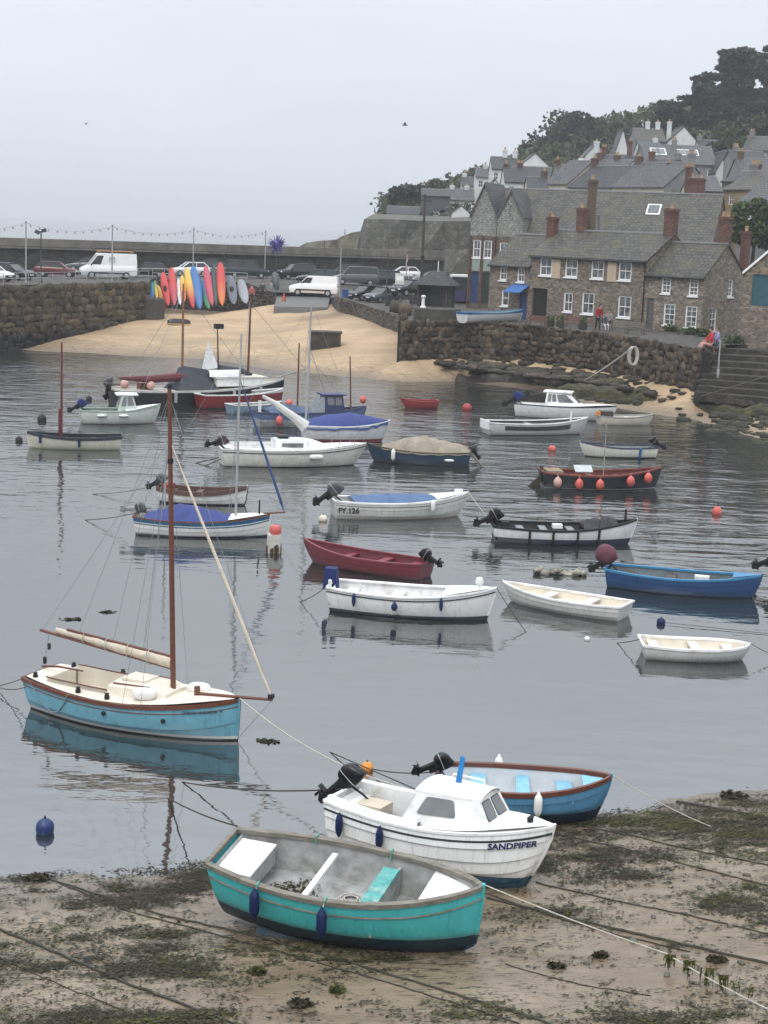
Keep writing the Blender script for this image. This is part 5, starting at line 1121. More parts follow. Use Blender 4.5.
# ================================================================== PEOPLE
skin = mat('skin', (.52, .32, .23), .6, .08, 8)
def person(label, loc, rz, pose, top, legs, hair=(.06, .04, .03), shoe=(.05, .05, .05), sc_=1.08):
    t = thing('person', label, 'person', loc, R(rz)); t.scale = (sc_,) * 3
    if pose == 'sit':
        J = {'pel': (0, 0, .12), 'sp': (-.04, 0, .38), 'ch': (-.02, 0, .58), 'nk': (0, 0, .74), 'hd': (.03, 0, .86), 'tp': (.03, 0, 1.0)}
        for s, n in ((1, 'l'), (-1, 'r')): J.update({'sh' + n: (-.01, s * .19, .66), 'el' + n: (.10, s * .25, .40), 'wr' + n: (.32, s * .14, .30), 'hn' + n: (.40, s * .12, .27), 'hp' + n: (.02, s * .10, .10), 'kn' + n: (.46, s * .13, .20), 'an' + n: (.62, s * .13, -.20), 'ft' + n: (.78, s * .14, -.24)})
    else:
        ln = .10 if pose == 'lean' else 0
        J = {'pel': (0, 0, .93), 'sp': (.02 + ln * .4, 0, 1.15), 'ch': (.02 + ln, 0, 1.33), 'nk': (.03 + ln * 1.5, 0, 1.50), 'hd': (.06 + ln * 1.8, 0, 1.60), 'tp': (.06 + ln * 1.9, 0, 1.74)}
        for s, n in ((1, 'l'), (-1, 'r')): J.update({'sh' + n: (.0 + ln, s * .20, 1.42), 'el' + n: (.02 + ln, s * .27, 1.14), 'wr' + n: (.18 + ln, s * .22, .95), 'hn' + n: (.25 + ln, s * .2, .90), 'hp' + n: (0, s * .10, .88), 'kn' + n: (.05 + s * .05, s * .11, .48), 'an' + n: (s * .06 - .02, s * .12, .09), 'ft' + n: (s * .06 + .14, s * .13, .04)})
    rad = {'pel': .15, 'sp': .135, 'ch': .15, 'nk': .06, 'hd': .10, 'tp': .07, 'sh': .075, 'el': .055, 'wr': .042, 'hn': .04, 'hp': .10, 'kn': .07, 'an': .05, 'ft': .045}
    E = [('pel', 'sp'), ('sp', 'ch'), ('ch', 'nk'), ('nk', 'hd'), ('hd', 'tp')]
    for n in 'lr': E += [('ch', 'sh' + n), ('sh' + n, 'el' + n), ('el' + n, 'wr' + n), ('wr' + n, 'hn' + n), ('pel', 'hp' + n), ('hp' + n, 'kn' + n), ('kn' + n, 'an' + n), ('an' + n, 'ft' + n)]
    keys = list(J); me = bpy.data.meshes.new('body'); me.from_pydata([J[k] for k in keys], [(keys.index(a), keys.index(b_)) for a, b_ in E], [])
    o = bpy.data.objects.new('body', me); col.objects.link(o); md = o.modifiers.new('s', 'SKIN'); o.modifiers.new('u', 'SUBSURF').levels = 1
    for k, sv in zip(keys, me.skin_vertices[0].data):
        r_ = rad[k if k in rad else k[:2]]; sv.radius = (r_, r_); sv.use_root = (k == 'pel')
    dg = bpy.context.evaluated_depsgraph_get(); nm = bpy.data.meshes.new_from_object(o.evaluated_get(dg)); bpy.data.objects.remove(o)
    ms = [skin, mat('cloth %s' % (top,), top, .85, .15, 6), mat('cloth %s' % (legs,), legs, .85, .15, 6), mat('cloth %s' % (shoe,), shoe, .7)]
    nm.materials.clear()
    for mm in ms: nm.materials.append(mm)
    seg = []
    for a, b_ in E:
        kk = b_[:2]; seg.append((Vector(J[a]), Vector(J[b_]), 0 if b_ in ('hd', 'tp') or kk == 'hn' else 2 if kk in ('hp', 'kn', 'an') else 3 if kk == 'ft' else 1))
    for pg in nm.polygons:
        c = pg.center; best = min(seg, key=lambda s: (c - s[0] - (s[1] - s[0]) * max(0, min(1, (c - s[0]).dot(s[1] - s[0]) / (s[1] - s[0]).length_squared))).length); pg.material_index = best[2]; pg.use_smooth = True
    link('body', nm, t)
    hd = Vector(J['hd']); mb = MB(); mb.blob(hd + Vector((-.035, 0, .06)), (.105, .105, .11), 10, 7); mb.build('hair', mat('hair %s' % (hair,), hair, .8), t, True)
    mb = MB(); mb.blob(hd + Vector((.105, 0, -.0)), (.03, .02, .03), 6, 5); mb.build('nose', skin, t, True)
    return t
p = at(597, 331.5, 4.1); person('person in a red jacket standing by the cottage window', p, -60, 'lean', (.42, .03, .035), (.03, .05, .04), sc_=1.15)
p = at(609, 329.5, 4.1); person('person in grey top sitting beside the red jacket', p + Vector((0, .3, .42)), -110, 'sit', (.25, .23, .22), (.03, .03, .045))
p = at(603, 331, 4.1); person('person in pale top sitting low between the two others', p + Vector((0, -.1, .3)), -70, 'sit', (.10, .11, .12), (.45, .47, .50), (.03, .02, .02))
p = at(711, 348.5, 4.1); person('person in red top sitting with legs stretched at the end of the wall', p + Vector((0, .2, .08)), 190, 'sit', (.50, .04, .04), (.55, .30, .27), (.03, .02, .02), sc_=1.3)
p = at(717.5, 348.5, 4.1); person('person in lilac top sitting behind the red one at the wall end', p + Vector((0, .3, .1)), 185, 'sit', (.30, .28, .48), (.06, .09, .10), (.10, .06, .04), sc_=1.3)
p = at(448.5, 308.5, 4.5); person('person in white top walking beside the shelter', p + Vector((0, 1, 0)), 200, 'stand', (.62, .62, .62), (.05, .05, .06), (.55, .54, .5))
p = at(251.5, 304.5, 3.3); person('person in pink top standing at the edge of the slipway', p + Vector((0, 0, 0)), -90, 'stand', (.45, .12, .12), (.04, .04, .06))

for px, py, rz, c0, c1, lab in ((262, 301, -70, (.05, .06, .09), (.04, .04, .05), 'person in dark jacket beside the pink one at the slipway'), (271, 299.5, 200, (.30, .30, .32), (.05, .05, .08), 'person in grey top at the head of the slipway'), (392, 303.5, -40, (.08, .10, .16), (.05, .05, .05), 'person in navy jacket walking behind the low wall'), (434, 303, 180, (.35, .06, .06), (.05, .05, .06), 'person in dull red top standing in front of the shelter'), (412, 305, -120, (.20, .22, .20), (.10, .09, .07), 'person in green-grey coat by the telegraph pole')):
    person(lab, qp(px, py) if px > 300 else at(px, py, 3.6), rz, 'stand', c0, c1)
# ================================================================== BOATS
class Hull:
    def __init__(s, L, B, hs, hm, hb, d=.25, tw=.72, fm=.40, rake=.35, trake=.12, full=.55, bowp=2.1, bowq=.85):
        s.L, s.B, s.hs, s.hm, s.hb, s.d, s.tw, s.fm, s.rake, s.trake, s.full, s.bowp, s.bowq = L, B, hs, hm, hb, d, tw, fm, rake, trake, full, bowp, bowq
    def b(s, q):
        if q < s.fm: f = s.tw + (1 - s.tw) * math.sin(math.pi / 2 * q / s.fm)
        else: f = max(0, 1 - ((q - s.fm) / (1 - s.fm)) ** s.bowp) ** s.bowq
        return max(.018, s.B / 2 * f)
    def zs(s, q):
        return s.hm + (s.hs - s.hm) * ((.42 - q) / .42) ** 2 if q < .42 else s.hm + (s.hb - s.hm) * ((q - .42) / .58) ** 2
    def k(s, q):
        z = -s.d * (1 - .25 * (1 - q))
        return z + (s.d * .75) * max(0, (q - .72) / .28) ** 2.2
    def P(s, q, t, side=1, out=0.0):
        a = t * math.pi / 2; p = lerp(s.full, 1.15, max(0, (q - .35) / .65) ** 1.3)
        y = s.b(q) * max(0, math.cos(a)) ** p; z0 = s.zs(q); z = z0 + (s.k(q) - z0) * math.sin(a)
        x = q * s.L - s.rake * q ** 9 * math.sin(a) ** 1.4 + s.trake * (1 - q) ** 9 * math.sin(a)
        return Vector((x, side * (y + out * min(1, y / .04)), z))
    def tz(s, q, z):
        z0 = s.zs(q); return math.asin(max(0, min(1, (z - z0) / (s.k(q) - z0)))) / (math.pi / 2)
QS = [0, .03, .08, .14, .2, .27, .34, .41, .48, .55, .62, .68, .74, .79, .84, .88, .915, .945, .97, .988, 1.0]
def hull_mesh(H, ns=0, lap=.014):
    mb = MB()
    if ns:
        ts = np.linspace(0, 1, ns + 1); rows_t = []
        for i in range(ns): rows_t += [(ts[i], lap * .0 if i == 0 else 0.0), (lerp(ts[i], ts[i + 1], .5), lap * .5), (ts[i + 1] - .002, lap if i < ns - 1 else 0)]
    else: rows_t = [(t, 0) for t in np.linspace(0, 1, 13)]
    for sd in (-1, 1): mb.grid([[H.P(q, t, sd, o) for (t, o) in rows_t] for q in QS])
    tr = [H.P(0, t, -1) for t in np.linspace(0, 1, 10)] + [H.P(0, t, 1) for t in np.linspace(1, 0, 10)][1:]
    mb.add(tr, [tuple(range(len(tr)))])
    kl = [H.P(q, 1, 1) for q in QS if q > .05]; mb.tube([(v.x, 0, v.z - .01) for v in kl], .03, 4)
    st = [H.P(1, t, 1) for t in np.linspace(0, 1, 9)]; mb.tube([(v.x + .01, 0, v.z + (.04 if i == 0 else 0)) for i, v in enumerate(st)], .03, 5)
    return mb
def inner_mesh(H, th=.045, floor=-.02, s0=.025, s1=.965, top=-.01):
    mb = MB(); qs = [s0 + (s1 - s0) * k / 22 for k in range(23)]; rows = {1: [], -1: []}
    for q in qs:
        tf = H.tz(q, floor) if H.k(q) < floor else 1.0
        for sd in (1, -1):
            r_ = []
            for i in range(6):
                v = H.P(q, max(.02, tf * i / 5), sd); v.y = sd * max(.0, abs(v.y) - th); v.z = max(v.z + (top if i == 0 else 0), floor if H.k(q) < floor else H.k(q) + .03); r_.append(v)
            r_.append(Vector((r_[-1].x, 0, r_[-1].z))); rows[sd].append(r_)
    for sd in (1, -1): mb.grid(rows[sd])
    e = rows[1][0][:-1] + rows[-1][0][:-1][::-1]; mb.add(e, [tuple(range(len(e)))])
    return mb
def gunwale_mesh(H, w=.07, th=.05, out=.025, z=.0, tcap=True, s0=0.0, s1=1.0):
    mb = MB(); qs = [q for q in QS if s0 <= q <= s1]
    for sd in (-1, 1):
        rows = []
        for q in qs:
            b_ = H.b(q); zt = H.zs(q) + z; x = q * H.L; o = out if q < .99 else out * .5
            rows.append([(x, sd * (b_ + o), zt - th), (x, sd * (b_ + o), zt + .012), (x, sd * max(.0, b_ - w), zt + .012), (x, sd * max(0, b_ - w), zt - th)])
        mb.grid(rows, close=True); mb.add(rows[-1], [(0, 1, 2, 3)]); mb.add(rows[0], [(0, 1, 2, 3)])
    if tcap and s0 == 0: mb.box((.0, 0, H.hs + z - th / 2 + .012), (.07, H.b(0) * 2 - .02, th + .01))
    return mb
def rub_mesh(H, t=.12, r_=.018, s0=0, s1=1):
    mb = MB()
    for sd in (-1, 1): mb.tube([H.P(q, t, sd, .008) for q in QS if s0 <= q <= s1], r_, 5)
    return mb
wood_brown = mat('varnished brown wood', (.17, .055, .03), .4, .25, 5, scl=(.3, 3, 3)); wood_grey = mat('weathered grey wood', (.22, .20, .165), .85, .3, 6, .3, .01, scl=(.4, 3, 3), dirt=(.11, .11, .07))
white_gel = mat('white gelcoat', (.76, .76, .73), .4, .08, 5, dirt=(.52, .50, .43)); grey_in = mat('dirty pale grey interior', (.36, .365, .35), .7, .25, 4, .3, .01, dirt=(.17, .155, .10)); cream_gel = mat('cream deck', (.66, .60, .50), .5, .07, 3)
black_rub = mat('black rubbing strip', (.008, .008, .009), .65, .2, 6); rope_w = mat('pale rope', (.45, .43, .37), .85, .2, 20); rope_d = mat('dark wet rope', (.055, .05, .038), .85, .3, 12); steel = mat('stainless rigging', (.30, .31, .32), .35, .1, 5, metal=.5)
motor_blk = mat('black outboard cowl', (.006, .0065, .0075), .3, .15, 4, spec=.35); motor_gry = mat('grey outboard cowl', (.085, .088, .092), .35, .15, 4); motor_dk = mat('dark outboard leg', (.010, .0105, .0115), .5, .2, 4, spec=.35)
blue_fend = mat('blue vinyl fender', (.010, .026, .11), .5, .12, 4, spec=.3); pink_buoy = mat('faded red buoy', (.60, .085, .07), .5, .12, 4, c2=(.68, .16, .13)); orange_buoy = mat('orange buoy', (.72, .26, .03), .45, .12, 4)
white_fend = mat('white vinyl fender', (.70, .70, .67), .45, .08, 4)
BOATS = {}
def boat(key, label, bow, stern, B, hm, z0=0.0, heel=0, trim=0, cat='boat', name='moored_boat', group='boats moored in the harbour', hmat=None, gm=wood_grey, gw=.07, gth=.05, inner=grey_in, floor=.02, ns=0, lap=.02, thw=(), thm=None, open_=True, hz=None, **hk):
    hb, hs = bow[2], stern[2]
    pb, ps = at(bow[0], bow[1], z0 + hb), at(stern[0], stern[1], z0 + hs); d = pb - ps; L = math.hypot(d.x, d.y)
    H = Hull(L, B, hs, hm, hb, **hk); t = thing(name, label, cat, (ps.x, ps.y, z0), math.atan2(d.y, d.x), group, R(heel), R(trim))
    hull_mesh(H, ns, lap).build('hull', hmat, t, True)
    gunwale_mesh(H, gw, gth).build('gunwale', gm, t, False)
    if open_: inner_mesh(H, floor=floor).build('interior', inner, t, True)
    for q, zz, wd, m in thw:
        mb = MB(); y = abs(H.P(q, H.tz(q, zz)).y) - .04; mb.box((q * L, 0, zz), (wd, 2 * y, .04)); o = mb.build('thwart', m, t)
    t.matrix_basis  # location and rotation are set
    BOATS[key] = (t, H); return t, H
def wpos(t, v): return t.matrix_basis @ Vector(v) if False else (Matrix.LocRotScale(t.location, t.rotation_euler.to_quaternion(), (1, 1, 1)) @ Vector(v))
def outboard(t, H, tilt=62, sc=1.0, *a, legk=.72, **k):
    return _outboard(t, H, tilt, sc, *a, legk=legk, **k)
def _outboard(t, H, tilt=62, sc=1.0, y=0, cowl=motor_blk, leg=motor_dk, yaw=0, x=-.02, z=.06, cover=None, tiller=True, legk=.72):
    M = Matrix.Translation((x, y, H.hs + z)) @ Matrix.Rotation(R(yaw), 4, 'Z') @ Matrix.Rotation(R(tilt), 4, 'Y') @ Matrix.Diagonal((sc, sc, sc, 1))
    mb = MB(); mb.box((-.04, 0, -.06), (.10, .20, .26)); mb.box((-.10, 0, .02), (.14, .14, .14))
    if tiller: mb.tube([(.02, 0, .10), (.3, .02, .16), (.52, .02, .18)], [.028, .025, .022], 6)
    o = mb.build('outboard_motor', leg, t); o.matrix_basis = M
    mb = MB(); rows = []
    for zz, fx, fy in ((.04, .62, .66), (.08, .82, .84), (.16, .98, .97), (.28, 1.0, 1.0), (.38, .95, .95), (.45, .80, .80), (.485, .5, .5)):
        rows.append([(-.14 - .03 * zz + .24 * fx * math.copysign(abs(math.cos(a)) ** .5, math.cos(a)), .15 * fy * math.copysign(abs(math.sin(a)) ** .5, math.sin(a)), zz + .10 * fx * math.cos(a) * (zz > .3)) for a in [2 * math.pi * j / 14 for j in range(14)]])
    mb.grid(rows, close=True); mb.add(rows[0], [tuple(range(14))]); mb.add(rows[-1], [tuple(range(14))]); mb.build('cowl', cover or cowl, o, True)
    if not cover:
        mb = MB(); mb.grid([[(v[0] * 1.0 - (.14 * 0), v[1] * 1.012, v[2]) for v in [(q[0], q[1], zq) for q in rows[3]]] for zq in (.20, .215)], close=True)
        mb.build('cowl_stripe', mat('cowl stripe', (.45, .46, .47), .4), o)
    mb = MB(); rows = []
    for zz, cx, lx, wy in ((.06, -.14, .12, .075), (-.15, -.15, .10, .06), (-.45, -.17, .085, .045), (-.62, -.18, .10, .04), (-.70, -.19, .15, .05), (-.80, -.19, .10, .03), (-.92, -.17, .05, .008)):
        rows.append([(cx + lx * math.cos(a), wy * math.sin(a), zz * legk if zz < 0 else zz) for a in [2 * math.pi * j / 10 for j in range(10)]])
    mb.grid(rows, close=True); mb.add(rows[-1], [tuple(range(10))]); mb.box((-.26, 0, -.56 * legk), (.34, .20, .015)); mb.build('leg', leg, o, True)
    zp = -.70 * legk; mb = MB(); mb.tube([(-.02, 0, zp), (-.12, 0, zp), (-.30, 0, zp), (-.38, 0, zp)], [.02, .055, .05, .01], 8)
    for k in range(3):
        an = 2 * math.pi * k / 3; c, s_ = math.cos(an), math.sin(an)
        mb.add([(-.31, .03 * c - .02 * s_, zp + .03 * s_ + .02 * c), (-.35, .03 * c + .03 * s_, zp + .03 * s_ - .03 * c), (-.36, .12 * c + .06 * s_, zp + .12 * s_ - .06 * c), (-.33, .13 * c, zp + .13 * s_), (-.30, .12 * c - .06 * s_, zp + .12 * s_ + .06 * c)], [(0, 1, 2, 3, 4)])
    mb.build('propeller', leg, o)
    return o
def fender(key, q, side, m, label, size=1.0, drop=.32, ball=False, group='fenders hung along the boats', cat='fender'):
    t, H = BOATS[key]; p = wpos(t, H.P(q, .02, side, .03)); M3 = t.rotation_euler.to_matrix(); outw = M3 @ Vector((0, side, 0))
    rr_ = .13 * size if ball else .105 * size; hh = .25 * size if not ball else .17 * size
    f = thing('fender' if not ball else 'buoy_fender', label, cat, p + outw * (rr_ + .01 - .0), 0, group)
    mb = MB()
    if ball: prof = [(.02, -hh), (rr_ * .6, -hh * .82), (rr_ * .95, -hh * .35), (rr_, 0), (rr_ * .9, hh * .4), (rr_ * .55, hh * .8), (.03, hh), (.025, hh + .07)]
    else: prof = [(.02, -hh - .06), (.035, -hh - .02), (rr_ * .8, -hh + .02), (rr_, -hh + .08), (rr_, hh - .08), (rr_ * .8, hh - .02), (.035, hh + .02), (.02, hh + .06)]
    mb.lathe(prof, (0, 0, -drop - (hh if ball else hh * .5)), 12); mb.build('body', m, f, True)
    mb = MB(); mb.tube([(0, 0, -drop + hh * .4), tuple(-outw * (rr_ * .8) + Vector((0, 0, .02)))], .010, 4); mb.build('lanyard', rope_w, f)
    return f
def rope(label, a, b_, sag=.1, r_=.012, m=rope_w, name='mooring_rope', group=None, n=14, mid=(), wob=0):
    pts = [Vector(a)] + [Vector(v) for v in mid] + [Vector(b_)]; out = []; rr = random.Random(len(label) * 7 + int(abs(pts[0].x) * 100))
    for i in range(len(pts) - 1):
        for k in range(n if i < len(pts) - 2 else n + 1):
            s = k / n; v = pts[i].lerp(pts[i + 1], s); v.z -= sag * 4 * s * (1 - s)
            if wob: v += Vector((rr.uniform(-wob, wob), rr.uniform(-wob, wob), 0))
            out.append(v)
    mb = MB(); mb.tube(out, r_, 5); o = mb.build(name, m, None, True); return tag(o, label, 'rope', group)
def hull_text(t, H, text, s0, zc, size, side, m, slope=0.0):
    cu = bpy.data.curves.new('lettering', 'FONT'); cu.body = text; cu.size = size; cu.extrude = .0; cu.offset = size * .035; cu.resolution_u = 2; o = bpy.data.objects.new('lettering', cu); col.objects.link(o)
    dg = bpy.context.evaluated_depsgraph_get(); me = bpy.data.meshes.new_from_object(o.evaluated_get(dg)); bpy.data.objects.remove(o)
    bm = bmesh.new(); bm.from_mesh(me); bmesh.ops.triangulate(bm, faces=bm.faces[:]); bmesh.ops.subdivide_edges(bm, edges=[e for e in bm.edges if e.calc_length() > size * .5], cuts=1)
    for v in bm.verts:
        u, w_ = v.co.x, v.co.y; q = s0 + (u if side < 0 else -u) / H.L; z = zc + w_ + slope * u; p = H.P(q, H.tz(q, z), side, .046); v.co = p
    bm.to_mesh(me); bm.free(); me.materials.append(m)
    return link('lettering', me, t)
def cover(t, H, s0, s1, h, m, drape=.12, name='cover', hump=None, n=20, seed=1, over=.03, lump=.05):
    rr = random.Random(seed); rows = []
    for i in range(n + 1):
        q = lerp(s0, s1, i / n); e = math.sin(math.pi * i / n) ** .35; b_ = H.b(q) + over; zt = H.zs(q); x = q * H.L; hh = (h if not hump else np.interp(i / n, *hump)) * max(.12, e); r_ = []
        for j in range(11):
            y = -1 + 2 * j / 10; z = zt + .03 + hh * (1 - abs(y) ** 1.6) + (rr.uniform(-lump, lump) if 0 < j < 10 else 0) * e
            if j in (0, 10): z = zt - drape * rr.uniform(.6, 1.2)
            r_.append((x + rr.uniform(-.01, .01), y * (b_ if j not in (0, 10) else b_ + .012), z))
        rows.append(r_)
    mb = MB(); mb.grid(rows); mb.add(rows[0], [tuple(range(11))]); mb.add(rows[-1], [tuple(range(11))]); return mb.build(name, m, t, True)
def deck(t, H, s0, s1, m, crown=.06, z=.0, well=None, name='deck', ins=.05):
    """planked-over top; well = (q0, q1, half width) leaves a cockpit open"""
    mb = MB(); qs = sorted({s0, s1} | {q for q in QS if s0 < q < s1} | ({well[0], well[1]} if well else set()))
    for sd in (-1, 1):
        segs = []
        for a, b_ in zip(qs[:-1], qs[1:]):
            inw = well and well[0] - 1e-6 <= a and b_ <= well[1] + 1e-6; rows = []
            for q in (a, b_):
                o = max(.0, H.b(q) - ins); i_ = min(o, well[2] * min(1, H.b(q) / (H.B * .4))) if inw else 0.0
                rows.append([(q * H.L, sd * lerp(o, i_, k / 4), H.zs(q) + z + crown * (1 - (lerp(o, i_, k / 4) / (H.B / 2)) ** 2) * min(1, H.b(q) / (H.B * .3))) for k in range(5)])
            mb.grid(rows)
    return mb.build(name, m, t, True)
def mast(t, x, z0, z1, r_, m, lean=(0, 0), y=0, name='mast'):
    mb = MB(); mb.tube([(x, y, z0), (x + lean[0] * .5, y + lean[1] * .5, (z0 + z1) / 2), (x + lean[0], y + lean[1], z1)], [r_, r_ * .92, r_ * .7], 8); return mb.build(name, m, t, True)
def stay(t, a, b_, r_=.006, m=None, name='stay'):
    mb = MB(); mb.tube([a, b_], r_, 4); return mb.build(name, m or steel, t)
def flush_box(t, name, c, d, m, **k): mb = MB(); mb.box(c, d, **k); return mb.build(name, m, t)

# ---- 1 turquoise rowing boat aground in front
ZA = .76
turq = hullmat('turquoise hull paint', (.065, .47, .48), (.022, .06, .085), .04, .4, stain=(.10, .16, .13), stainh=.1)
t, H = boat('turq', 'turquoise open rowing boat with grey gunwale aground on the sand in front', (485, 877, .88), (224, 842, .70), 1.72, .64, ZA, 9, 1, 'rowing boat', 'rowing_boat', 'boats aground on the foreshore', turq, wood_grey, .075, .06, grey_in, .06, 0, d=.50, tw=.66, full=.62, rake=.12, trake=.22, bowq=.78)
rub_mesh(H, .13, .016).build('rubbing_strake', wood_grey, t); 
flush_box(t, 'stern_bench', (.42, 0, .40), (.54, .96, .30), grey_in); flush_box(t, 'bench_top', (.42, 0, .565), (.58, 1.0, .03), white_gel); flush_box(t, 'thwart', (1.62, 0, .46), (.09, 1.45, .05), white_gel)
o = flush_box(t, 'thwart', (2.62, -.05, .50), (.26, 1.2, .05), mat('worn turquoise thwart', (.10, .36, .33), .7, .25, 8, dirt=(.45, .45, .40))); mb = MB(); mb.prism([(3.35, -.52, .60), (4.05, -.18, .64), (4.05, .18, .64), (3.35, .52, .60)], (0, 0, .05)); mb.build('bow_seat', white_gel, t)
flush_box(t, 'bulkhead', (2.72, 0, .28), (.04, 1.35, .42), grey_in)
mb = MB(); bk = [H.P(q, .70, -1, .02) for q in np.linspace(.18, .62, 12)]
for i in range(11): a, b_ = bk[i], bk[i + 1]; mb.add([a, b_, b_ + Vector((0, -.10, -.16)), a + Vector((0, -.10, -.16)), a + Vector((0, .03, -.02)), b_ + Vector((0, .03, -.02)), b_ + Vector((0, -.08, -.17)), a + Vector((0, -.08, -.17))], [(0, 1, 2, 3), (7, 6, 5, 4), (3, 2, 6, 7)])
mb.build('bilge_keel', mat('peeling blue keel paint', (.02, .055, .085), .6, .3, 9, dirt=(.10, .12, .13)), t)
fender('turq', .23, -1, blue_fend, 'blue fender nearest the stern of the turquoise rowing boat', .74, .10); fender('turq', .49, -1, blue_fend, 'blue fender amidships on the turquoise rowing boat', .74, .14)
for q in (.23, .49, .30, .60):
    mb = MB(); sd = -1 if q in (.23, .49) else 1; p = H.P(q, 0, sd); mb.tube([p + Vector((0, sd * .04, -.04)), p + Vector((0, sd * .03, .03)), p + Vector((0, -sd * .06, .04)), p + Vector((0, -sd * .09, -.12))], .014, 5); mb.build('lashing', mat('green twine', (.10, .34, .26), .8), t)
def coil(t, c, r_, m, n=4, name='rope_coil'):
    mb = MB()
    for k in range(n): mb.tube([(c[0] + (r_ - k * .03) * math.cos(a), c[1] + (r_ - k * .03) * .8 * math.sin(a), c[2] + .02 * (k % 2)) for a in [2 * math.pi * j / 16 for j in range(17)]], .014, 5)
    mb.build(name, m, t, True)
coil(t, (2.1, .15, .09), .2, rope_w); coil(t, (3.05, -.1, .10), .17, mat('green twine', (.10, .34, .26), .8), 3)
V, F = leaves([((.95, -.1, .09), (.26, .4, .03), 220), ((1.3, .2, .08), (.3, .3, .02), 120)], .05, .7, .05); _q = link('leaf_litter', fastmesh('leaf_litter', V, F, leafmat('brown litter', (.06, .05, .02), (.16, .13, .06)), False), t); _q['kind'] = 'stuff'
# ---- 2 white cuddy boat
ZS = .40
whull = hullmat('white cuddy hull', (.78, .78, .75), (.035, .10, .15), .06, .35, stain=(.42, .38, .26), stainh=.12)
t, H = boat('sand', 'white clinker motor boat named on its bow with a small cuddy cabin', (553, 827, .98), (343, 791, .84), 1.85, .76, ZS, -3, 0, 'motor boat', 'cabin_boat', 'boats aground on the foreshore', whull, white_gel, .12, .03, white_gel, .15, 7, .034, d=.36, tw=.80, rake=.42, full=.6, bowq=.8)
rub_mesh(H, .075, .024).build('rubbing_strake', black_rub, t)
L = H.L; deck(t, H, .48, .985, white_gel, .07, .01)
mb = MB(); xa, xb, xc, xd = L * .36, L * .765, L * .46, L * .69; zt = 1.30; wa, wb_, wt = .62, .52, .47; zd = H.zs(.45) - .02; zf = H.zs(.73) - .01
v = [(xa, -wa - .05, zd), (xb, -wb_, zf), (xd, -wt * .92, zt), (xc - .12, -wt - .06, zt), (xa, wa + .05, zd), (xb, wb_, zf), (xd, wt * .92, zt), (xc - .12, wt + .06, zt)]
mb.add(v, [(0, 1, 2, 3), (4, 7, 6, 5), (1, 5, 6, 2)]); cab = mb.build('cuddy', white_gel, t)
mb = MB(); rows = []
for x, w_ in ((xc - .2, wt + .07), (xc, wt + .06), (lerp(xc, xd, .5), wt + .02), (xd, wt * .93), (xd + .06, wt * .86)): rows.append([(x, w_ * y, zt + .075 * (1 - y * y) + .0) for y in np.linspace(-1, 1, 9)])
mb.grid(rows); mb.grid([[Vector(p) - Vector((0, 0, .05)) for p in r_] for r_ in rows]); mb.grid([[r_[0] for r_ in rows], [Vector(r_[0]) - Vector((0, 0, .05)) for r_ in rows]]); mb.grid([[r_[-1] for r_ in rows], [Vector(r_[-1]) - Vector((0, 0, .05)) for r_ in rows]]); mb.build('cabin_roof', white_gel, t, True)
cabglass = mat('scratched grey perspex', (.20, .21, .215), .25, .15, 3); seal = mat('window rubber', (.05, .05, .055), .6)
def quad_pane(t, q, m, name, thick=.012, seal_m=None):
    a, b_, c, d = [Vector(p) for p in q]; n = (b_ - a).cross(d - a).normalized(); cen = (a + b_ + c + d) / 4; mb = MB()
    def ring(k):
        pts = []
        for p0, p1, p2 in ((d, a, b_), (a, b_, c), (b_, c, d), (c, d, a)):
            p0, p1, p2 = [cen + (p - cen) * k for p in (p0, p1, p2)]
            for s in (0, .5, 1): e = p1.lerp(p0, .16).lerp(p1, s) if s < .5 else p1; pts.append(p1.lerp(p0, .16) if s == 0 else (p1.lerp(p0, .05) + p1.lerp(p2, .05)) / 2 if s == .5 else p1.lerp(p2, .16))
        return pts
    mb.prism([p + n * .003 for p in ring(1)], n * thick); o = mb.build(name, m, t)
    if seal_m: mb = MB(); mb.prism([p + n * .001 for p in ring(1.09)], n * thick * .6); mb.build('seal', seal_m, o)
    return o
def on(a, b_, c, d, u, w_): return Vector(a).lerp(Vector(b_), u).lerp(Vector(d).lerp(Vector(c), u), w_)
for sd in (0, 4):
    a, b_, c, d = [v[i + sd] for i in range(4)]; q = [on(a, b_, c, d, *uv) for uv in ((.13, .30), (.62, .30), (.60, .86), (.17, .86))]
    quad_pane(t, q if sd == 0 else q[::-1], cabglass, 'side_window')
q = [on(v[1], v[5], v[6], v[2], *uv) for uv in ((.10, .30), (.46, .30), (.46, .85), (.12, .85))]; quad_pane(t, q, cabglass, 'windscreen', seal_m=seal)
q = [on(v[1], v[5], v[6], v[2], *uv) for uv in ((.54, .30), (.90, .30), (.88, .85), (.54, .85))]; quad_pane(t, q, cabglass, 'windscreen', seal_m=seal)
mb = MB()
for sd in (-1, 1): mb.tube([(xc + .1, sd * .33, zt + .04), (xc + .12, sd * .33, zt + .12), (xd - .2, sd * .31, zt + .12), (xd - .18, sd * .31, zt + .04)], .018, 6)
mb.build('grab_rail', white_gel, t)
mb = MB(); mb.prism([(xc + .28, .05, zt + .06), (xc + .38, .05, zt + .06), (xc + .42, .05, zt + .52), (xc + .34, .05, zt + .54)], (0, .03, 0)); mb.build('blue_strap', mat('bright blue webbing', (.02, .22, .55), .6), t)
for sd in (-1, 1):
    mb = MB(); rows = []
    for q in np.linspace(.0, .46, 10): b_ = H.b(q); rows.append([(q * L, sd * (b_ - .10), H.zs(q) + .01), (q * L, sd * (b_ - .12), H.zs(q) + .07), (q * L, sd * (b_ - .24), H.zs(q) + .06), (q * L, sd * (b_ - .26), .2)])
    mb.grid(rows); mb.build('side_deck', white_gel, t, True)
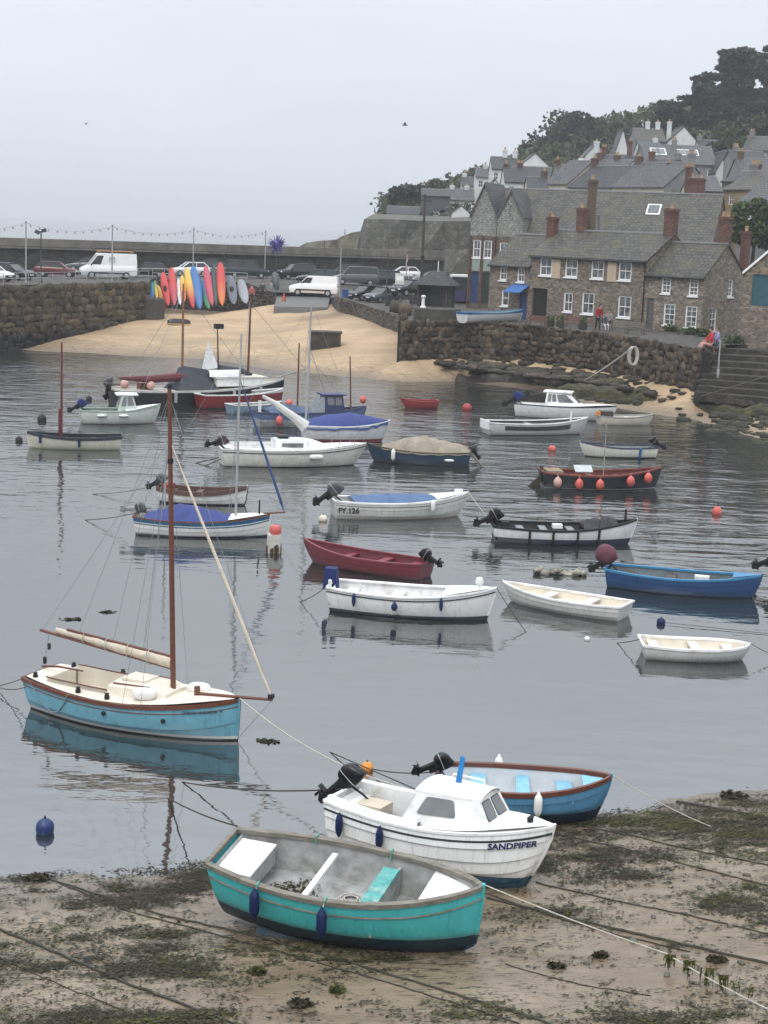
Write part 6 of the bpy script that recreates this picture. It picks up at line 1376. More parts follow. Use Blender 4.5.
flush_box(t, 'engine_box', (.55, .1, .45), (.5, .5, .5), mat('stained deck locker', (.55, .48, .36), .6, .1, 4)); coil(t, (1.15, -.35, .17), .2, rope_w); flush_box(t, 'bait_box', (1.05, .35, .25), (.4, .3, .22), mat('blue tub', (.03, .10, .22), .6)); flush_box(t, 'stern_locker', (.16, 0, .62), (.26, 1.1, .10), white_gel)
mb = MB(); mb.box((xb + .5, 0, H.zs(.86) + .10), (.08, .08, .12)); mb.box((xb + .5, 0, H.zs(.86) + .16), (.05, .2, .04)); mb.build('bow_cleat', black_rub, t)
outboard(t, H, 42, .88, .15, motor_blk, motor_dk, 8, z=.0)
hull_text(t, H, 'SANDPIPER', .775, H.zs(.85) - .30, .145, -1, mat('navy lettering', (.03, .03, .16), .5), .10)
fender('sand', .10, -1, blue_fend, 'navy fender nearest the stern of the white cuddy boat', .62, .16); fender('sand', .31, -1, blue_fend, 'navy fender amidships on the white cuddy boat', .62, .16)
# ---- 3 blue dinghy with varnished gunwale
bhull = hullmat('sky blue hull', (.10, .28, .45), (.02, .035, .07), .17, .35, stain=(.05, .08, .10))
t, H = boat('varn', 'sky blue clinker dinghy with varnished gunwales at the water edge', (611, 775, .80), (437, 772, .66), 1.55, .62, .16, 2, 0, 'dinghy', 'dinghy', 'boats aground on the foreshore', bhull, wood_brown, .06, .075, mat('pale blue white interior', (.55, .58, .60), .6, .08, 4), .08, 6, .016, d=.26, tw=.74, rake=.28, full=.6, bowq=.75)
lb = mat('light blue thwart', (.22, .46, .60), .55, .12, 5)
for q, w_ in ((.24, .30), (.50, .26), (.74, .30)):
    y = abs(H.P(q, H.tz(q, .42)).y) - .05; flush_box(t, 'thwart', (q * H.L, 0, .42), (w_, 2 * y, .035), lb)
mb = MB(); mb.prism([(H.L * .84, -.36, .62), (H.L * .965, 0, .70), (H.L * .84, .36, .62)], (0, 0, .03)); mb.build('bow_deck', lb, t)
coil(t, (2.3, .1, .12), .2, rope_w); outboard(t, H, 66, .70, 0, motor_blk, motor_dk, 12)
fender('varn', .04, -1, white_fend, 'white fender at the stern of the sky blue dinghy', 1.0, .03); fender('varn', .58, -1, white_fend, 'white fender amidships on the sky blue dinghy', .75, .05); fender('varn', .36, 1, white_fend, 'white fender hanging on the far side of the sky blue dinghy', .8, .0)
# ---- 4 blue gaff sloop
sh = hullmat('shrimper blue hull', (.17, .42, .53), (.02, .03, .035), .035, .3, ((.62, .62, .58), .035, .10), stain=(.12, .25, .30), stainh=.02)
t, H = boat('shrimp', 'light blue gaff sailing boat with brown mast and cream deck at left', (239, 699, .93), (40, 671, .72), 2.15, .66, 0, 0, 0, 'sailing boat', 'sailing_boat', 'boats moored in the harbour', sh, wood_brown, .05, .075, cream_gel, .05, 3, .022, open_=False, d=.35, tw=.60, fm=.45, rake=.05, trake=.2, full=.62, bowq=.72, bowp=2.0)
L = H.L; deck(t, H, .02, .985, cream_gel, .06, .012, (.12, .44, .62))
mb = MB()
for q0, q1, zc in ((.12, .44, .20),):
    hw = .62; qs = np.linspace(q0, q1, 9)
    for sd in (-1, 1):
        mb.grid([[(q * L, sd * hw * min(1, H.b(q) / (H.B * .4)), H.zs(q) + .13), (q * L, sd * (hw * min(1, H.b(q) / (H.B * .4)) - .03), H.zs(q) + .13), (q * L, sd * (hw * min(1, H.b(q) / (H.B * .4)) - .03), .40), (q * L, sd * .28, .40), (q * L, sd * .28, .12), (q * L, 0, .12)] for q in qs])
    mb.box((q0 * L, 0, .5), (.03, 1.0, .6)); mb.box((q1 * L, 0, .62), (.03, 1.24, .5))
mb.build('cockpit', cream_gel, t, True)
mb = MB()
for sd in (-1, 1): mb.tube([(q * L, sd * .63 * min(1, H.b(q) / (H.B * .4)), H.zs(q) + .145) for q in np.linspace(.12, .44, 9)], .018, 5)
mb.build('coaming_cap', wood_brown, t)
rows = []
for q in np.linspace(.44, .70, 8):
    e = 1 - .55 * max(0, (q - .60) / .10) ** 2; w_ = .66 * (1 - .35 * ((q - .44) / .26) ** 2); z0 = H.zs(q) + .03; hgt = .25 * e; rows.append([(q * L, -w_ - .02, z0), (q * L, -w_ + .03, z0 + hgt * .85), (q * L, -w_ * .5, z0 + hgt * 1.08), (q * L, 0, z0 + hgt * 1.15), (q * L, w_ * .5, z0 + hgt * 1.08), (q * L, w_ - .03, z0 + hgt * .85), (q * L, w_ + .02, z0)])
mb = MB(); mb.grid(rows); mb.add(rows[0], [tuple(range(7))]); mb.add(rows[-1], [tuple(range(7))]); cabn = mb.build('cabin_trunk', cream_gel, t, True)
mb = MB(); mb.box((L * .52, 0, H.zs(.52) + .335), (.62, .56, .05)); mb.build('hatch', cream_gel, t)
mb = MB()
for sd in (-1, 1): mb.tube([(L * .45, sd * .50, H.zs(.45) + .285), (L * .62, sd * .42, H.zs(.6) + .27)], .022, 5)
mb.build('handrail', wood_brown, t)
mx_ = L * .685; mz = H.zs(.665) + .02; zm = mz + 6.75
mast(t, mx_, mz - .1, zm, .062, wood_brown, (-.22, 0)); mb = MB(); mb.tube([(mx_ - .22, 0, zm), (mx_ - .22, 0, zm + .10)], .05, 8); mb.build('mast_cap', black_rub, t); mb = MB(); mb.tube([(mx_ - .17, 0, zm - 1.6), (mx_ - .175, 0, zm - 1.5)], .068, 8); mb.build('mast_band', black_rub, t)
b0 = Vector((mx_ - .06, 0, mz + .62)); b1 = Vector((.05, -.05, mz + .98)); 
mb = MB(); mb.tube([b0, b1], [.042, .036], 8); mb.build('boom', wood_brown, t, True)
g0 = b0 + Vector((-.02, 0, .26)); g1 = b1 + Vector((.75, 0, .12)); mb = MB(); mb.tube([g0, g1], [.036, .03], 8); mb.build('gaff', wood_brown, t, True)
sailm = mat('cream furled sailcloth', (.60, .52, .42), .85, .16, 7, .5, .02, scl=(1, 4, 4)); rr = random.Random(8); rows = []
for i in range(17):
    s = i / 16; c = (b0 + Vector((0, 0, .13))).lerp(b1 + Vector((.45, 0, .06)), s); rad = lerp(.13, .05, s) * rr.uniform(.8, 1.15); rows.append([c + Vector((0, rad * .8 * math.cos(a), rad * (1.05 if math.sin(a) > 0 else 1.25) * math.sin(a) + rr.uniform(-.012, .012))) for a in [2 * math.pi * j / 10 for j in range(10)]])
mb = MB(); mb.grid(rows, close=True); mb.add(rows[0], [tuple(range(10))]); mb.add(rows[-1], [tuple(range(10))]); sl_ = mb.build('furled_sail', sailm, t, True)
for s in (.18, .36, .55, .75): c = (b0 + Vector((0, 0, .12))).lerp(b1 + Vector((.45, 0, .06)), s); rad = lerp(.17, .07, s); mb = MB(); mb.tube([c + Vector((0, rad * math.cos(a), rad * 1.2 * math.sin(a))) for a in [2 * math.pi * j / 10 for j in range(11)]], .010, 4, caps=False); mb.build('sail_tie', rope_w, sl_)
bs0 = Vector((L * .80, 0, H.zs(.80) + .10)); bs1 = Vector((L + .82, 0, H.hb + .12)); mb = MB(); mb.tube([bs0, bs1], [.042, .032], 8); mb.build('bowsprit', wood_brown, t, True); flush_box(t, 'sampson_post', (L * .80, 0, H.zs(.8) + .12), (.09, .10, .30), wood_brown)
jt = Vector((mx_ - .17, 0, zm - 1.15)); mb = MB(); pts = [bs1 + Vector((-.02, 0, .05)), bs1.lerp(jt, .04), bs1.lerp(jt, .3), bs1.lerp(jt, .6), bs1.lerp(jt, .82), bs1.lerp(jt, .92), jt]; mb.tube(pts, [.012, .030, .038, .034, .024, .011, .008], 8); mb.build('furled_jib', sailm, t, True); flush_box(t, 'furling_drum', bs1 + Vector((-.03, 0, .07)), (.10, .12, .09), black_rub)
hd_ = Vector((mx_ - .2, 0, zm - 1.1)); mt_ = Vector((mx_ - .22, 0, zm - .15))
for sd in (-1, 1):
    for dx in (-.12, -.55): p = H.P(.665 + dx / L, 0, sd); stay(t, hd_, p + Vector((0, -sd * .05, .02)))
stay(t, mt_, bs1, .005); stay(t, hd_, b1 + Vector((.05, 0, .0)), .005); stay(t, mt_, g1.lerp(g0, .12), .005); stay(t, mt_, g1.lerp(g0, .45), .005); stay(t, hd_, g0.lerp(g1, .25), .005); stay(t, (L * 1.0, 0, .05), bs1, .008); stay(t, b1 + Vector((.25, .0, -.02)), (.12, 0, H.hs + .12), .008)
stay(t, (L * .45, .55, 1.0), hd_, .004)
mb = MB(); mb.box((b1.x + .25, b1.y, b1.z - .35), (.05, .05, .14)); mb.box((.14, 0, H.hs + .28), (.06, .06, .16)); mb.build('sheet_block', black_rub, t)
mb = MB(); mb.tube([(.06, 0, H.hs + .12), (.5, .02, H.hs + .18), (1.15, .08, H.hs + .16)], [.03, .028, .02], 6); mb.build('tiller', wood_brown, t, True)
for x, sd in ((.3, -1), (1.7, -1), (2.5, -1), (1.7, 1), (.5, 1), (2.3, .3)):
    mb = MB(); y = sd * (H.b(x / L) - .18) if abs(sd) == 1 else .3; z = H.zs(x / L) + .08; mb.lathe([(.055, -.05), (.06, .02), (.04, .05), (.055, .08), (.02, .09)], (x, y, z), 10); mb.build('winch', black_rub, t, True)
for x, y in ((mx_ - .35, -.62), (mx_ + .42, .38)):
    mb = MB(); mb.blob((x, y, H.zs(.66) + .16), (.27, .15, .14), 12, 8, .8, Matrix.Rotation(R(20), 3, 'Z')); f_ = mb.build('deck_fender', white_fend, t, True)
M = Matrix.Rotation(R(90), 3, 'X')
for x in (.48, .74): p = H.P(x, H.tz(x, .42), -1, .03); mb = MB(); mb.lathe([(.05, -.02), (.05, .02)], p, 12, 0, M); mb.build('porthole', black_rub, t)
rub_mesh(H, .10, .012, 0, 1).build('cove_line', wood_brown, t)
stem = MB(); stem.tube([H.P(1, s, 1) + Vector((.02, 0, 0)) for s in np.linspace(0, .75, 7)], .024, 6); stem.build('stem_band', black_rub, t)
hull_text(t, H, 'CORNISH SHRIMPER  9', .815, H.zs(.9) - .22, .075, -1, mat('dark teal lettering', (.03, .07, .10), .5), .05)
mb = MB(); rr = random.Random(2)
for k in range(3): mb.tube([(1.0 + .18 * math.cos(a) * (1 + k * .1), .1 + .15 * math.sin(a), .15 + k * .025) for a in [2 * math.pi * j / 14 for j in range(15)]], .014, 4)
mb.build('coiled_line', rope_d, t)
mb = MB(); mb.tube([H.P(.30, 0, -1) + Vector((0, -.06, .02)), H.P(.27, .15, -1, .03), H.P(.22, .35, -1, .03), H.P(.17, .40, -1, .03), H.P(.10, .2, -1, .03), H.P(.06, 0, -1, .02)], .012, 5); mb.build('draped_line', mat('grey blue line', (.28, .32, .35), .8), t)
# ---- 5 white boat with three blue fenders
hw = hullmat('bright white hull', (.80, .80, .78), (.02, .05, .07), .12, .3, stain=(.5, .5, .45), stainh=.02)
t, H = boat('w3', 'white open boat with three round blue fenders along its side', (496, 588, .95), (331, 583, .72), 1.85, .66, 0, 0, 0, 'boat', 'moored_boat', 'boats moored in the harbour', hw, white_gel, .13, .03, white_gel, .10, d=.30, tw=.70, rake=.28, full=.6, bowq=.82)
rub_mesh(H, .07, .020).build('rubbing_strake', black_rub, t); deck(t, H, .70, .985, white_gel, .07, .01, None, 'foredeck')
for q, z in ((.12, .46), (.40, .44)): y = abs(H.P(q, H.tz(q, z)).y) - .05; flush_box(t, 'thwart', (q * H.L, 0, z), (.34, 2 * y, .05), white_gel)
mb = MB(); mb.tube([(H.L * .30 + .30 * math.cos(a), .15 + .20 * math.sin(a), .30) for a in [2 * math.pi * j / 16 for j in range(17)]], .05, 6); mb.build('life_ring', mat('red life ring', (.55, .05, .03), .5), t)
mb = MB(); mb.lathe([(.05, 0), (.05, .22), (.03, .24)], (.1, -.62, H.hs), 10); mb.build('stern_post', white_fend, t)
mb = MB(); mb.lathe([(.04, 0), (.05, .12), (.11, .16), (.12, .24), (.09, .33), (.02, .36)], (H.L * .90, 0, H.zs(.9) + .02), 12); mb.build('bow_lamp', white_fend, t, True)
flush_box(t, 'motor_cover', (-.05, .25, H.hs + .10), (.42, .40, .62), mat('blue canvas motor cover', (.015, .03, .17), .8, .2, 6), taper=.85)
for q, l, s in ((.18, 'stern-most blue fender on the white open boat', .85), (.43, 'larger middle blue ball fender on the white open boat', 1.15), (.70, 'blue fender nearest the bow of the white open boat', .85)): fender('w3', q, -1, blue_fend, l, s * .62, .10, ball=(s > 1))
# ---- 6 crimson boat
hc = hullmat('crimson hull', (.20, .025, .035), (.10, .015, .02), .03, .4, stain=(.09, .03, .03))
t, H = boat('crim', 'crimson open boat with outboard on its stern', (304, 538, .76), (428, 562, .55), 1.5, .50, 0, 0, 0, 'boat', 'moored_boat', 'boats moored in the harbour', hc, mat('crimson gunwale', (.24, .035, .05), .45, .12, 4), .07, .05, mat('dark red interior', (.18, .03, .04), .6, .15, 4), .06, 5, .012, d=.22, tw=.70, rake=.45)
cr_ = mat('crimson thwart', (.26, .04, .06), .5, .12, 4)
for q, w_ in ((.10, .5), (.36, .26), (.64, .26)): y = abs(H.P(q, H.tz(q, .36)).y) - .05; flush_box(t, 'thwart', (q * H.L, 0, .36), (w_, 2 * y, .04), cr_)
mb = MB(); mb.add([(H.L * s, y * abs(H.P(s, H.tz(s, .09)).y) * .95, .085) for s in (.17, .31, .41, .60, .69, .82) for y in (-1, 1)], [(0, 1, 3, 2), (4, 5, 7, 6), (8, 9, 11, 10)]); mb.build('bilge_water', mat('pale wet floorboards', (.34, .35, .34), .3, .2, 3), t)
outboard(t, H, 60, .78, 0, motor_blk, motor_dk, -6)
# ---- 7 white dinghy, 8 tender
hd = hullmat('off white dinghy hull', (.60, .60, .56), None, -.1, .45, stain=(.36, .35, .29), stainh=.22)
t, H = boat('dingy', 'off-white open dinghy moored in front of the blue boat', (503, 581, .58), (627, 604, .46), 1.45, .42, 0, 0, 0, 'dinghy', 'dinghy', None, hd, white_gel, .06, .04, cream_gel, .18, 5, .012, d=.16, tw=.78, rake=.4)
inner = mat('pale pink deck', (.62, .55, .50), .6, .08, 3); flush_box(t, 'thwart', (H.L * .3, 0, .34), (.3, 1.2, .04), inner); flush_box(t, 'thwart', (H.L * .62, 0, .36), (.28, 1.0, .04), inner)
t, H = boat('tend', 'small white tender moored on its own at the right', (750, 644, .44), (641, 640, .42), 1.35, .38, 0, 0, 0, 'tender', 'dinghy', None, hd, white_gel, .06, .05, cream_gel, .05, d=.12, tw=.85, rake=.25, full=.5, bowp=3.2, bowq=.7)
for q in (.12, .5, .8): y = abs(H.P(q, H.tz(q, .28)).y) - .05; flush_box(t, 'thwart', (q * H.L, 0, .28), (.26, 2 * y, .04), cream_gel)
# ---- 9 deep blue boat at right
hb_ = hullmat('deep blue hull', (.02, .08, .22), (.02, .05, .09), .05, .4, stain=(.03, .07, .12))
t, H = boat('blue', 'deep blue open boat with maroon motor cover at the right', (762, 575, .76), (607, 566, .60), 1.7, .54, 0, 0, 0, 'boat', 'moored_boat', None, hb_, mat('bright blue gunwale', (.05, .24, .45), .45, .15, 5), .08, .05, mat('grey blue interior', (.17, .20, .22), .7, .2, 3), .06, 6, .016, d=.25, tw=.62, rake=.3)
for q in (.14, .42, .68): y = abs(H.P(q, H.tz(q, .36)).y) - .05; flush_box(t, 'thwart', (q * H.L, 0, .36), (.28, 2 * y, .04), mat('brown thwart', (.11, .085, .07), .7))
deck(t, H, .82, .985, MATS['bright blue gunwale'], .05, .01, None, 'foredeck'); flush_box(t, 'white_box', (H.L * .62, .1, .48), (.45, .3, .12), white_gel)
o = outboard(t, H, 48, .9, -.05, motor_blk, motor_dk, 0, cover=mat('maroon motor cover', (.16, .05, .07), .8, .2, 5))
mb = MB(); mb.blob((-.05, -.1, H.hs + .40), (.33, .25, .32), 14, 10, .8, Matrix.Rotation(.4, 3, 'Y')); mb.build('maroon_cover', mat('maroon motor cover', (.16, .05, .07), .8, .2, 5), t, True)
# ---- 10 white over navy with black fender strips
h10 = hullmat('white over navy hull', (.66, .67, .68), (.02, .03, .07), .22, .4, stain=(.3, .3, .3), stainh=.0)
t, H = boat('strip', 'white boat with navy bottom and four black fender strips', (637, 519, .92), (492, 523, .62), 1.8, .56, 0, 0, 0, 'boat', 'moored_boat', None, h10, black_rub, .08, .06, mat('dark interior', (.06, .06, .065), .8), .08, d=.28, tw=.68, rake=.35)
for q in (.2, .36, .55, .72): y = abs(H.P(q, H.tz(q, .42)).y) - .05; flush_box(t, 'thwart', (q * H.L, 0, .42), (.26, 2 * y, .04), mat('grey thwart', (.25, .26, .27), .7))
cover(t, H, .62, .86, .20, mat('black tarpaulin', (.02, .02, .023), .6, .3, 4), .0, 'tarpaulin', seed=4, over=-.1, lump=.06); flush_box(t, 'white_box', (H.L * .45, 0, .58), (.35, .3, .14), white_gel); mast(t, H.L * .92, H.hb - .1, H.hb + .35, .05, black_rub, name='samson_post')
for q in (.24, .40, .57, .72):
    mb = MB(); mb.tube([H.P(q, 0, -1, .045), H.P(q, .3, -1, .05), H.P(q, .6, -1, .05)], .045, 8); mb.build('fender_strip', black_rub, t, True)
outboard(t, H, 60, 1.0, .1, motor_blk, motor_dk, 5); flush_box(t, 'fuel_tank', (.45, -.2, .60), (.3, .25, .25), black_rub)
# ---- 11 navy boat with five pink buoys
h11 = hullmat('navy hull', (.011, .012, .022), None, -.2, .4, ((.40, .40, .38), .02, .06), stain=(.05, .05, .05))
t, H = boat('navy', 'navy boat with five round pink-red buoys hung along its side', (661, 467, .98), (541, 470, .74), 1.9, .66, 0, 0, 0, 'boat', 'moored_boat', None, h11, mat('dull red gunwale', (.22, .05, .035), .6, .2, 5), .09, .06, mat('rust red interior', (.20, .055, .04), .7, .2, 4), .12, d=.3, tw=.66, rake=.3)
for q in (.15, .42, .65): y = abs(H.P(q, H.tz(q, .5)).y) - .05; flush_box(t, 'thwart', (q * H.L, 0, .5), (.26, 2 * y, .04), MATS['rust red interior'])
flush_box(t, 'clear_hatch', (H.L * .34, -.2, .86), (.8, .5, .05), mat('pale perspex', (.42, .45, .46), .15), rx=.5); mast(t, H.L * .52, .2, 3.0, .03, mat('pale pole', (.30, .29, .25), .7), name='pole'); flush_box(t, 'cloth', (.55, 0, .72), (.7, 1.0, .12), mat('tan bundle', (.30, .22, .15), .8, .3, 6))
mb = MB(); mb.prism([(-.05, -.02, .5), (-.7, -.02, -.12), (-.55, -.02, -.2), (0, -.02, .0)], (0, .05, 0)); mb.tube([(0, 0, .2), (0, 0, .95)], .06, 6); mb.build('rudder', mat('weedy rudder', (.07, .06, .045), .8, .3, 5), t)
for k, q in enumerate((.10, .27, .44, .70, .86)): fender('navy', q, -1, pink_buoy if k else mat('bleached pink buoy', (.55, .33, .28), .6), ['bleached buoy nearest the stern of the navy boat', 'second buoy from the stern of the navy boat', 'middle buoy of five on the navy boat', 'second buoy from the bow of the navy boat', 'buoy nearest the bow of the navy boat'][k], 1.45, .02 + (.06 if k < 3 else -.02), True, 'round buoys along the navy boat', 'buoy')
# ---- 12 white boat with blue tarpaulin and registration
h12 = hullmat('chalky white hull', (.60, .60, .56), (.14, .06, .05), -.02, .5, stain=(.33, .28, .19), stainh=.18, streak=.6)
t, H = boat('reg', 'chalky white boat with flat blue tarpaulin and registration number', (468, 492, .95), (332, 498, .72), 1.85, .64, 0, 0, 0, 'boat', 'moored_boat', None, h12, white_gel, .11, .05, white_gel, .1, 5, .014, d=.28, tw=.76, rake=.45)
blue_tarp = mat('faded blue tarpaulin', (.09, .16, .30), .75, .2, 2.5, .4, .03); cover(t, H, .14, .74, .20, blue_tarp, -.02, 'tarpaulin', seed=2, over=-.13, lump=.03); deck(t, H, .74, .985, white_gel, .06, .01, None, 'foredeck')
rub_mesh(H, .10, .02).build('rubbing_strake', mat('grey strake', (.25, .24, .21), .7), t); hull_text(t, H, 'FY.126', .012, .26, .30, -1, mat('black registration', (.05, .05, .04), .7), 0)
outboard(t, H, 50, 1.15, .0, motor_gry, motor_dk, 0)
fender('reg', .70, -1, white_fend, 'white fender lying along the side of the chalky white boat', .8, .05); flush_box(t, 'bow_roller', (H.L * .93, 0, H.zs(.93) + .1), (.3, .18, .16), white_gel)
# ---- 13 white clinker boat with blue cover and mast
h13 = hullmat('white clinker hull', (.66, .66, .63), (.02, .03, .06), .06, .4, stain=(.3, .28, .2), stainh=.06)
t, H = boat('clink', 'white clinker sailing boat with blue sheer stripe and blue cover', (270, 514, .82), (135, 514, .66), 1.75, .58, 0, 0, 0, 'sailing boat', 'sailing_boat', None, h13, wood_brown, .05, .03, white_gel, .1, 7, .014, d=.28, tw=.66, rake=.1, bowq=.78)
mb = MB()
for sd in (-1, 1): mb.grid([[H.P(q, tt, sd, .012) for tt in (.03, .10, .17)] for q in QS])
mb.build('sheer_stripe', mat('blue sheer stripe', (.02, .12, .24), .45), t, True)
royal = mat('royal blue boat cover', (.04, .065, .25), .75, .15, 3, .4, .03); cover(t, H, .08, .72, .35, royal, .02, 'cover', ([0, .2, .45, .6, .8, 1], [.15, .30, .50, .38, .25, .1]), seed=6, over=-.02); deck(t, H, .70, .985, white_gel, .06, .01, None, 'foredeck')
mast(t, H.L * .745, .3, 7.2, .045, mat('grey alloy mast', (.42, .43, .43), .4, .1, 4, metal=.4), (.06, 0)); mb = MB(); mb.tube([(H.L * .95, 0, H.hb + .02), (H.L + .55, 0, H.hb + .08)], .035, 6); mb.build('bowsprit', wood_brown, t)
mt_ = Vector((H.L * .745 + .05, 0, 5.6)); bs_ = Vector((H.L + .50, 0, H.hb + .12)); mb = MB(); mb.tube([bs_, bs_.lerp(mt_, .06), bs_.lerp(mt_, .5), bs_.lerp(mt_, .85), mt_], [.012, .05, .045, .03, .01], 8); mb.build('furled_jib', mat('blue furled sail', (.05, .09, .25), .7, .2, 4), t, True)
mast(t, H.L * .92, H.hb, H.hb + .5, .035, black_rub, name='bow_post'); stay(t, mt_, H.P(.70, 0, 1), .008); stay(t, mt_, H.P(.70, 0, -1), .008); stay(t, (H.L * .745 + .06, 0, 7.1), (.1, 0, H.hs), .006)
outboard(t, H, 78, .8, .2, motor_gry, mat('pale grey leg', (.28, .29, .30), .5), 0); mast(t, H.L * .22, .4, 3.4, .03, MATS['grey alloy mast'], name='mizzen_mast')
# ---- 14 white boat with brown gunwale
t, H = boat('brown', 'white clinker dinghy with broad brown gunwale behind the blue cover', (247, 486, .78), (160, 485, .62), 1.4, .52, 0, 0, 0, 'dinghy', 'dinghy', None, h13, mat('dark brown gunwale', (.13, .07, .05), .6, .2, 5), .07, .16, mat('brown interior', (.15, .09, .07), .7), .1, 6, .013, d=.2, tw=.7, rake=.12)
for q in (.15, .45, .72): y = abs(H.P(q, H.tz(q, .42)).y) - .05; flush_box(t, 'thwart', (q * H.L, 0, .42), (.25, 2 * y, .04), MATS['brown interior'])
outboard(t, H, 50, .85, 0, motor_gry, motor_dk, 0); mb = MB(); mb.tube([H.P(1, s, 1) + Vector((.02, 0, 0)) for s in np.linspace(0, .7, 6)], .04, 6); mb.build('stem', black_rub, t); flush_box(t, 'red_bag', (.35, 0, .60), (.4, .6, .2), mat('red bag', (.35, .04, .05), .7))
# ---- 15 white sloop
h15 = hullmat('cream yacht hull', (.62, .61, .55), (.03, .03, .03), .03, .35, stain=(.4, .38, .3), stainh=.08)
t, H = boat('sloop', 'white sailing yacht with cabin, tall grey mast and lowered boom', (366, 443, 1.02), (220, 447, .82), 2.3, .80, 0, 0, 0, 'yacht', 'sailing_boat', None, h15, white_gel, .10, .03, white_gel, .1, open_=False, d=.35, tw=.62, fm=.45, rake=.7, trake=.1)
L = H.L; deck(t, H, .02, .985, white_gel, .06, .01, (.08, .36, .55)); rub_mesh(H, .08, .025).build('rubbing_strake', mat('brown black strake', (.05, .04, .035), .6), t)
mb = MB()
for sd in (-1, 1): mb.grid([[(q * L, sd * .55, H.zs(q) + .2), (q * L, sd * .52, H.zs(q) + .2), (q * L, sd * .52, .35), (q * L, 0, .35)] for q in np.linspace(.08, .36, 6)])
mb.build('cockpit', white_gel, t); rows = []
for q in np.linspace(.36, .70, 9): e = 1 - .7 * max(0, (q - .55) / .15) ** 1.5; w_ = .72 * (1 - .4 * ((q - .36) / .34) ** 2); z0 = H.zs(q) + .02; hg = .42 * e; rows.append([(q * L, -w_ - .04, z0), (q * L, -w_ + .06, z0 + hg * .9), (q * L, 0, z0 + hg * 1.1), (q * L, w_ - .06, z0 + hg * .9), (q * L, w_ + .04, z0)])
mb = MB(); mb.grid(rows); mb.add(rows[0], [tuple(range(5))]); mb.add(rows[-1], [tuple(range(5))]); mb.build('cabin', white_gel, t, True)
for sd in (-1, 1): mb = MB(); mb.box((L * .47, sd * .735, H.zs(.47) + .20), (1.0, .03, .20), rx=-sd * .22); mb.build('cabin_window', glass, t)
alloy = MATS['grey alloy mast']; mzt = 7.6; mast(t, L * .575, .9, mzt, .055, alloy, (.12, 0)); gb = Vector((L * .575, 0, 1.75)); ge = Vector((L * .28, 0, 3.15)); mb = MB(); mb.tube([gb, ge], .05, 6); mb.build('boom', alloy, t)
mb = MB(); mb.tube([gb + Vector((0, 0, .05)), gb.lerp(ge, .25) + Vector((0, 0, .1)), gb.lerp(ge, .7) + Vector((0, 0, .1)), ge + Vector((0, 0, .06))], [.30, .20, .15, .06], 9); mb.build('furled_sail', mat('white furled sail', (.60, .59, .55), .8, .1, 6, .4, .03), t, True)
tp_ = Vector((L * .575 + .11, 0, mzt - .05))
for p in ((L * .99, 0, H.hb), (.05, 0, H.hs), tuple(H.P(.56, 0, 1)), tuple(H.P(.56, 0, -1))): stay(t, tp_, p, .008)
mb = MB(); rows = []
for q in (.74, .82, .90, .97): pass
for sd in (-1, 1):
    mb.tube([(L * .78, sd * (H.b(.78) - .06), H.zs(.78)), (L * .80, sd * (H.b(.8) - .06), H.zs(.8) + .42), (L * .99, sd * .05, H.hb + .50)], .018, 5); mb.tube([(L * .90, sd * (H.b(.9) - .05), H.zs(.9)), (L * .91, sd * (H.b(.9) - .05), H.zs(.9) + .46)], .015, 5)
mb.build('pulpit', steel, t); flush_box(t, 'hatch_cover', (L * .42, 0, H.zs(.42) + .52), (.5, .6, .08), black_rub)
outboard(t, H, 72, 1.0, .35, mat('maroon black cowl', (.05, .02, .025), .35), motor_dk, 10); mb = MB(); mb.tube([(.0, .2, .3), (-1.2, .5, -.05)], .03, 5); mb.tube([(.0, -.3, .3), (-1.0, -.5, -.1)], .03, 5); mb.tube([(-1.2, .5, -.05), (-1.0, -.5, -.1)], .03, 5); mb.build('boarding_ladder', mat('weedy ladder', (.08, .09, .07), .7), t)
mb = MB(); mb.blob(H.P(.62, .18, -1, .06), (.34, .10, .12), 10, 6, .7); mb.build('side_fender', white_fend, t, True)
# ---- 16 white boat with royal blue winter cover
h16 = hullmat('white over red hull', (.58, .59, .60), (.30, .04, .05), .16, .4, stain=(.35, .3, .3), stainh=.02)
t, H = boat('cov', 'white boat with red waterline under a royal blue full cover', (390, 420, 1.12), (302, 424, .85), 1.9, .84, 0, 0, 0, 'boat', 'moored_boat', None, h16, white_gel, .08, .04, white_gel, .3, d=.3, tw=.75, rake=.5)
cover(t, H, .0, .97, .5, royal, .20, 'cover', ([0, .25, .55, .8, 1], [.35, .50, .62, .40, .1]), seed=9, over=.03, lump=.03)
# ---- 17 blue cabin fishing boat
h17 = hullmat('grey blue hull', (.10, .15, .27), (.35, .37, .38), .42, .45, stain=(.25, .27, .28), stainh=.0)
t, H = boat('fish', 'blue fishing boat with small blue wheelhouse and brown masts', (366, 406, 1.1), (256, 411, .82), 2.1, .82, 0, 0, 0, 'fishing boat', 'fishing_boat', None, h17, mat('dark blue gunwale', (.05, .06, .15), .5), .08, .08, mat('grey boat inside', (.3, .32, .34), .7), .2, d=.35, tw=.7, rake=.35)
L = H.L; xa, xb = L * .60, L * .78; zb = .8; zt = 1.75; cabb = mat('dark blue wheelhouse', (.04, .05, .16), .45, .1, 3); v = [(xa, -.6, zb), (xb, -.5, zb), (xb - .12, -.45, zt), (xa, -.55, zt), (xa, .6, zb), (xb, .5, zb), (xb - .12, .45, zt), (xa, .55, zt)]
mb = MB(); mb.add(v, [(0, 1, 2, 3), (4, 7, 6, 5), (1, 5, 6, 2), (0, 3, 7, 4)]); mb.build('wheelhouse', cabb, t); mb = MB(); mb.box(((xa + xb) / 2 - .06, 0, zt + .03), (xb - xa + .25, 1.25, .07)); mb.build('wheelhouse_roof', cabb, t)
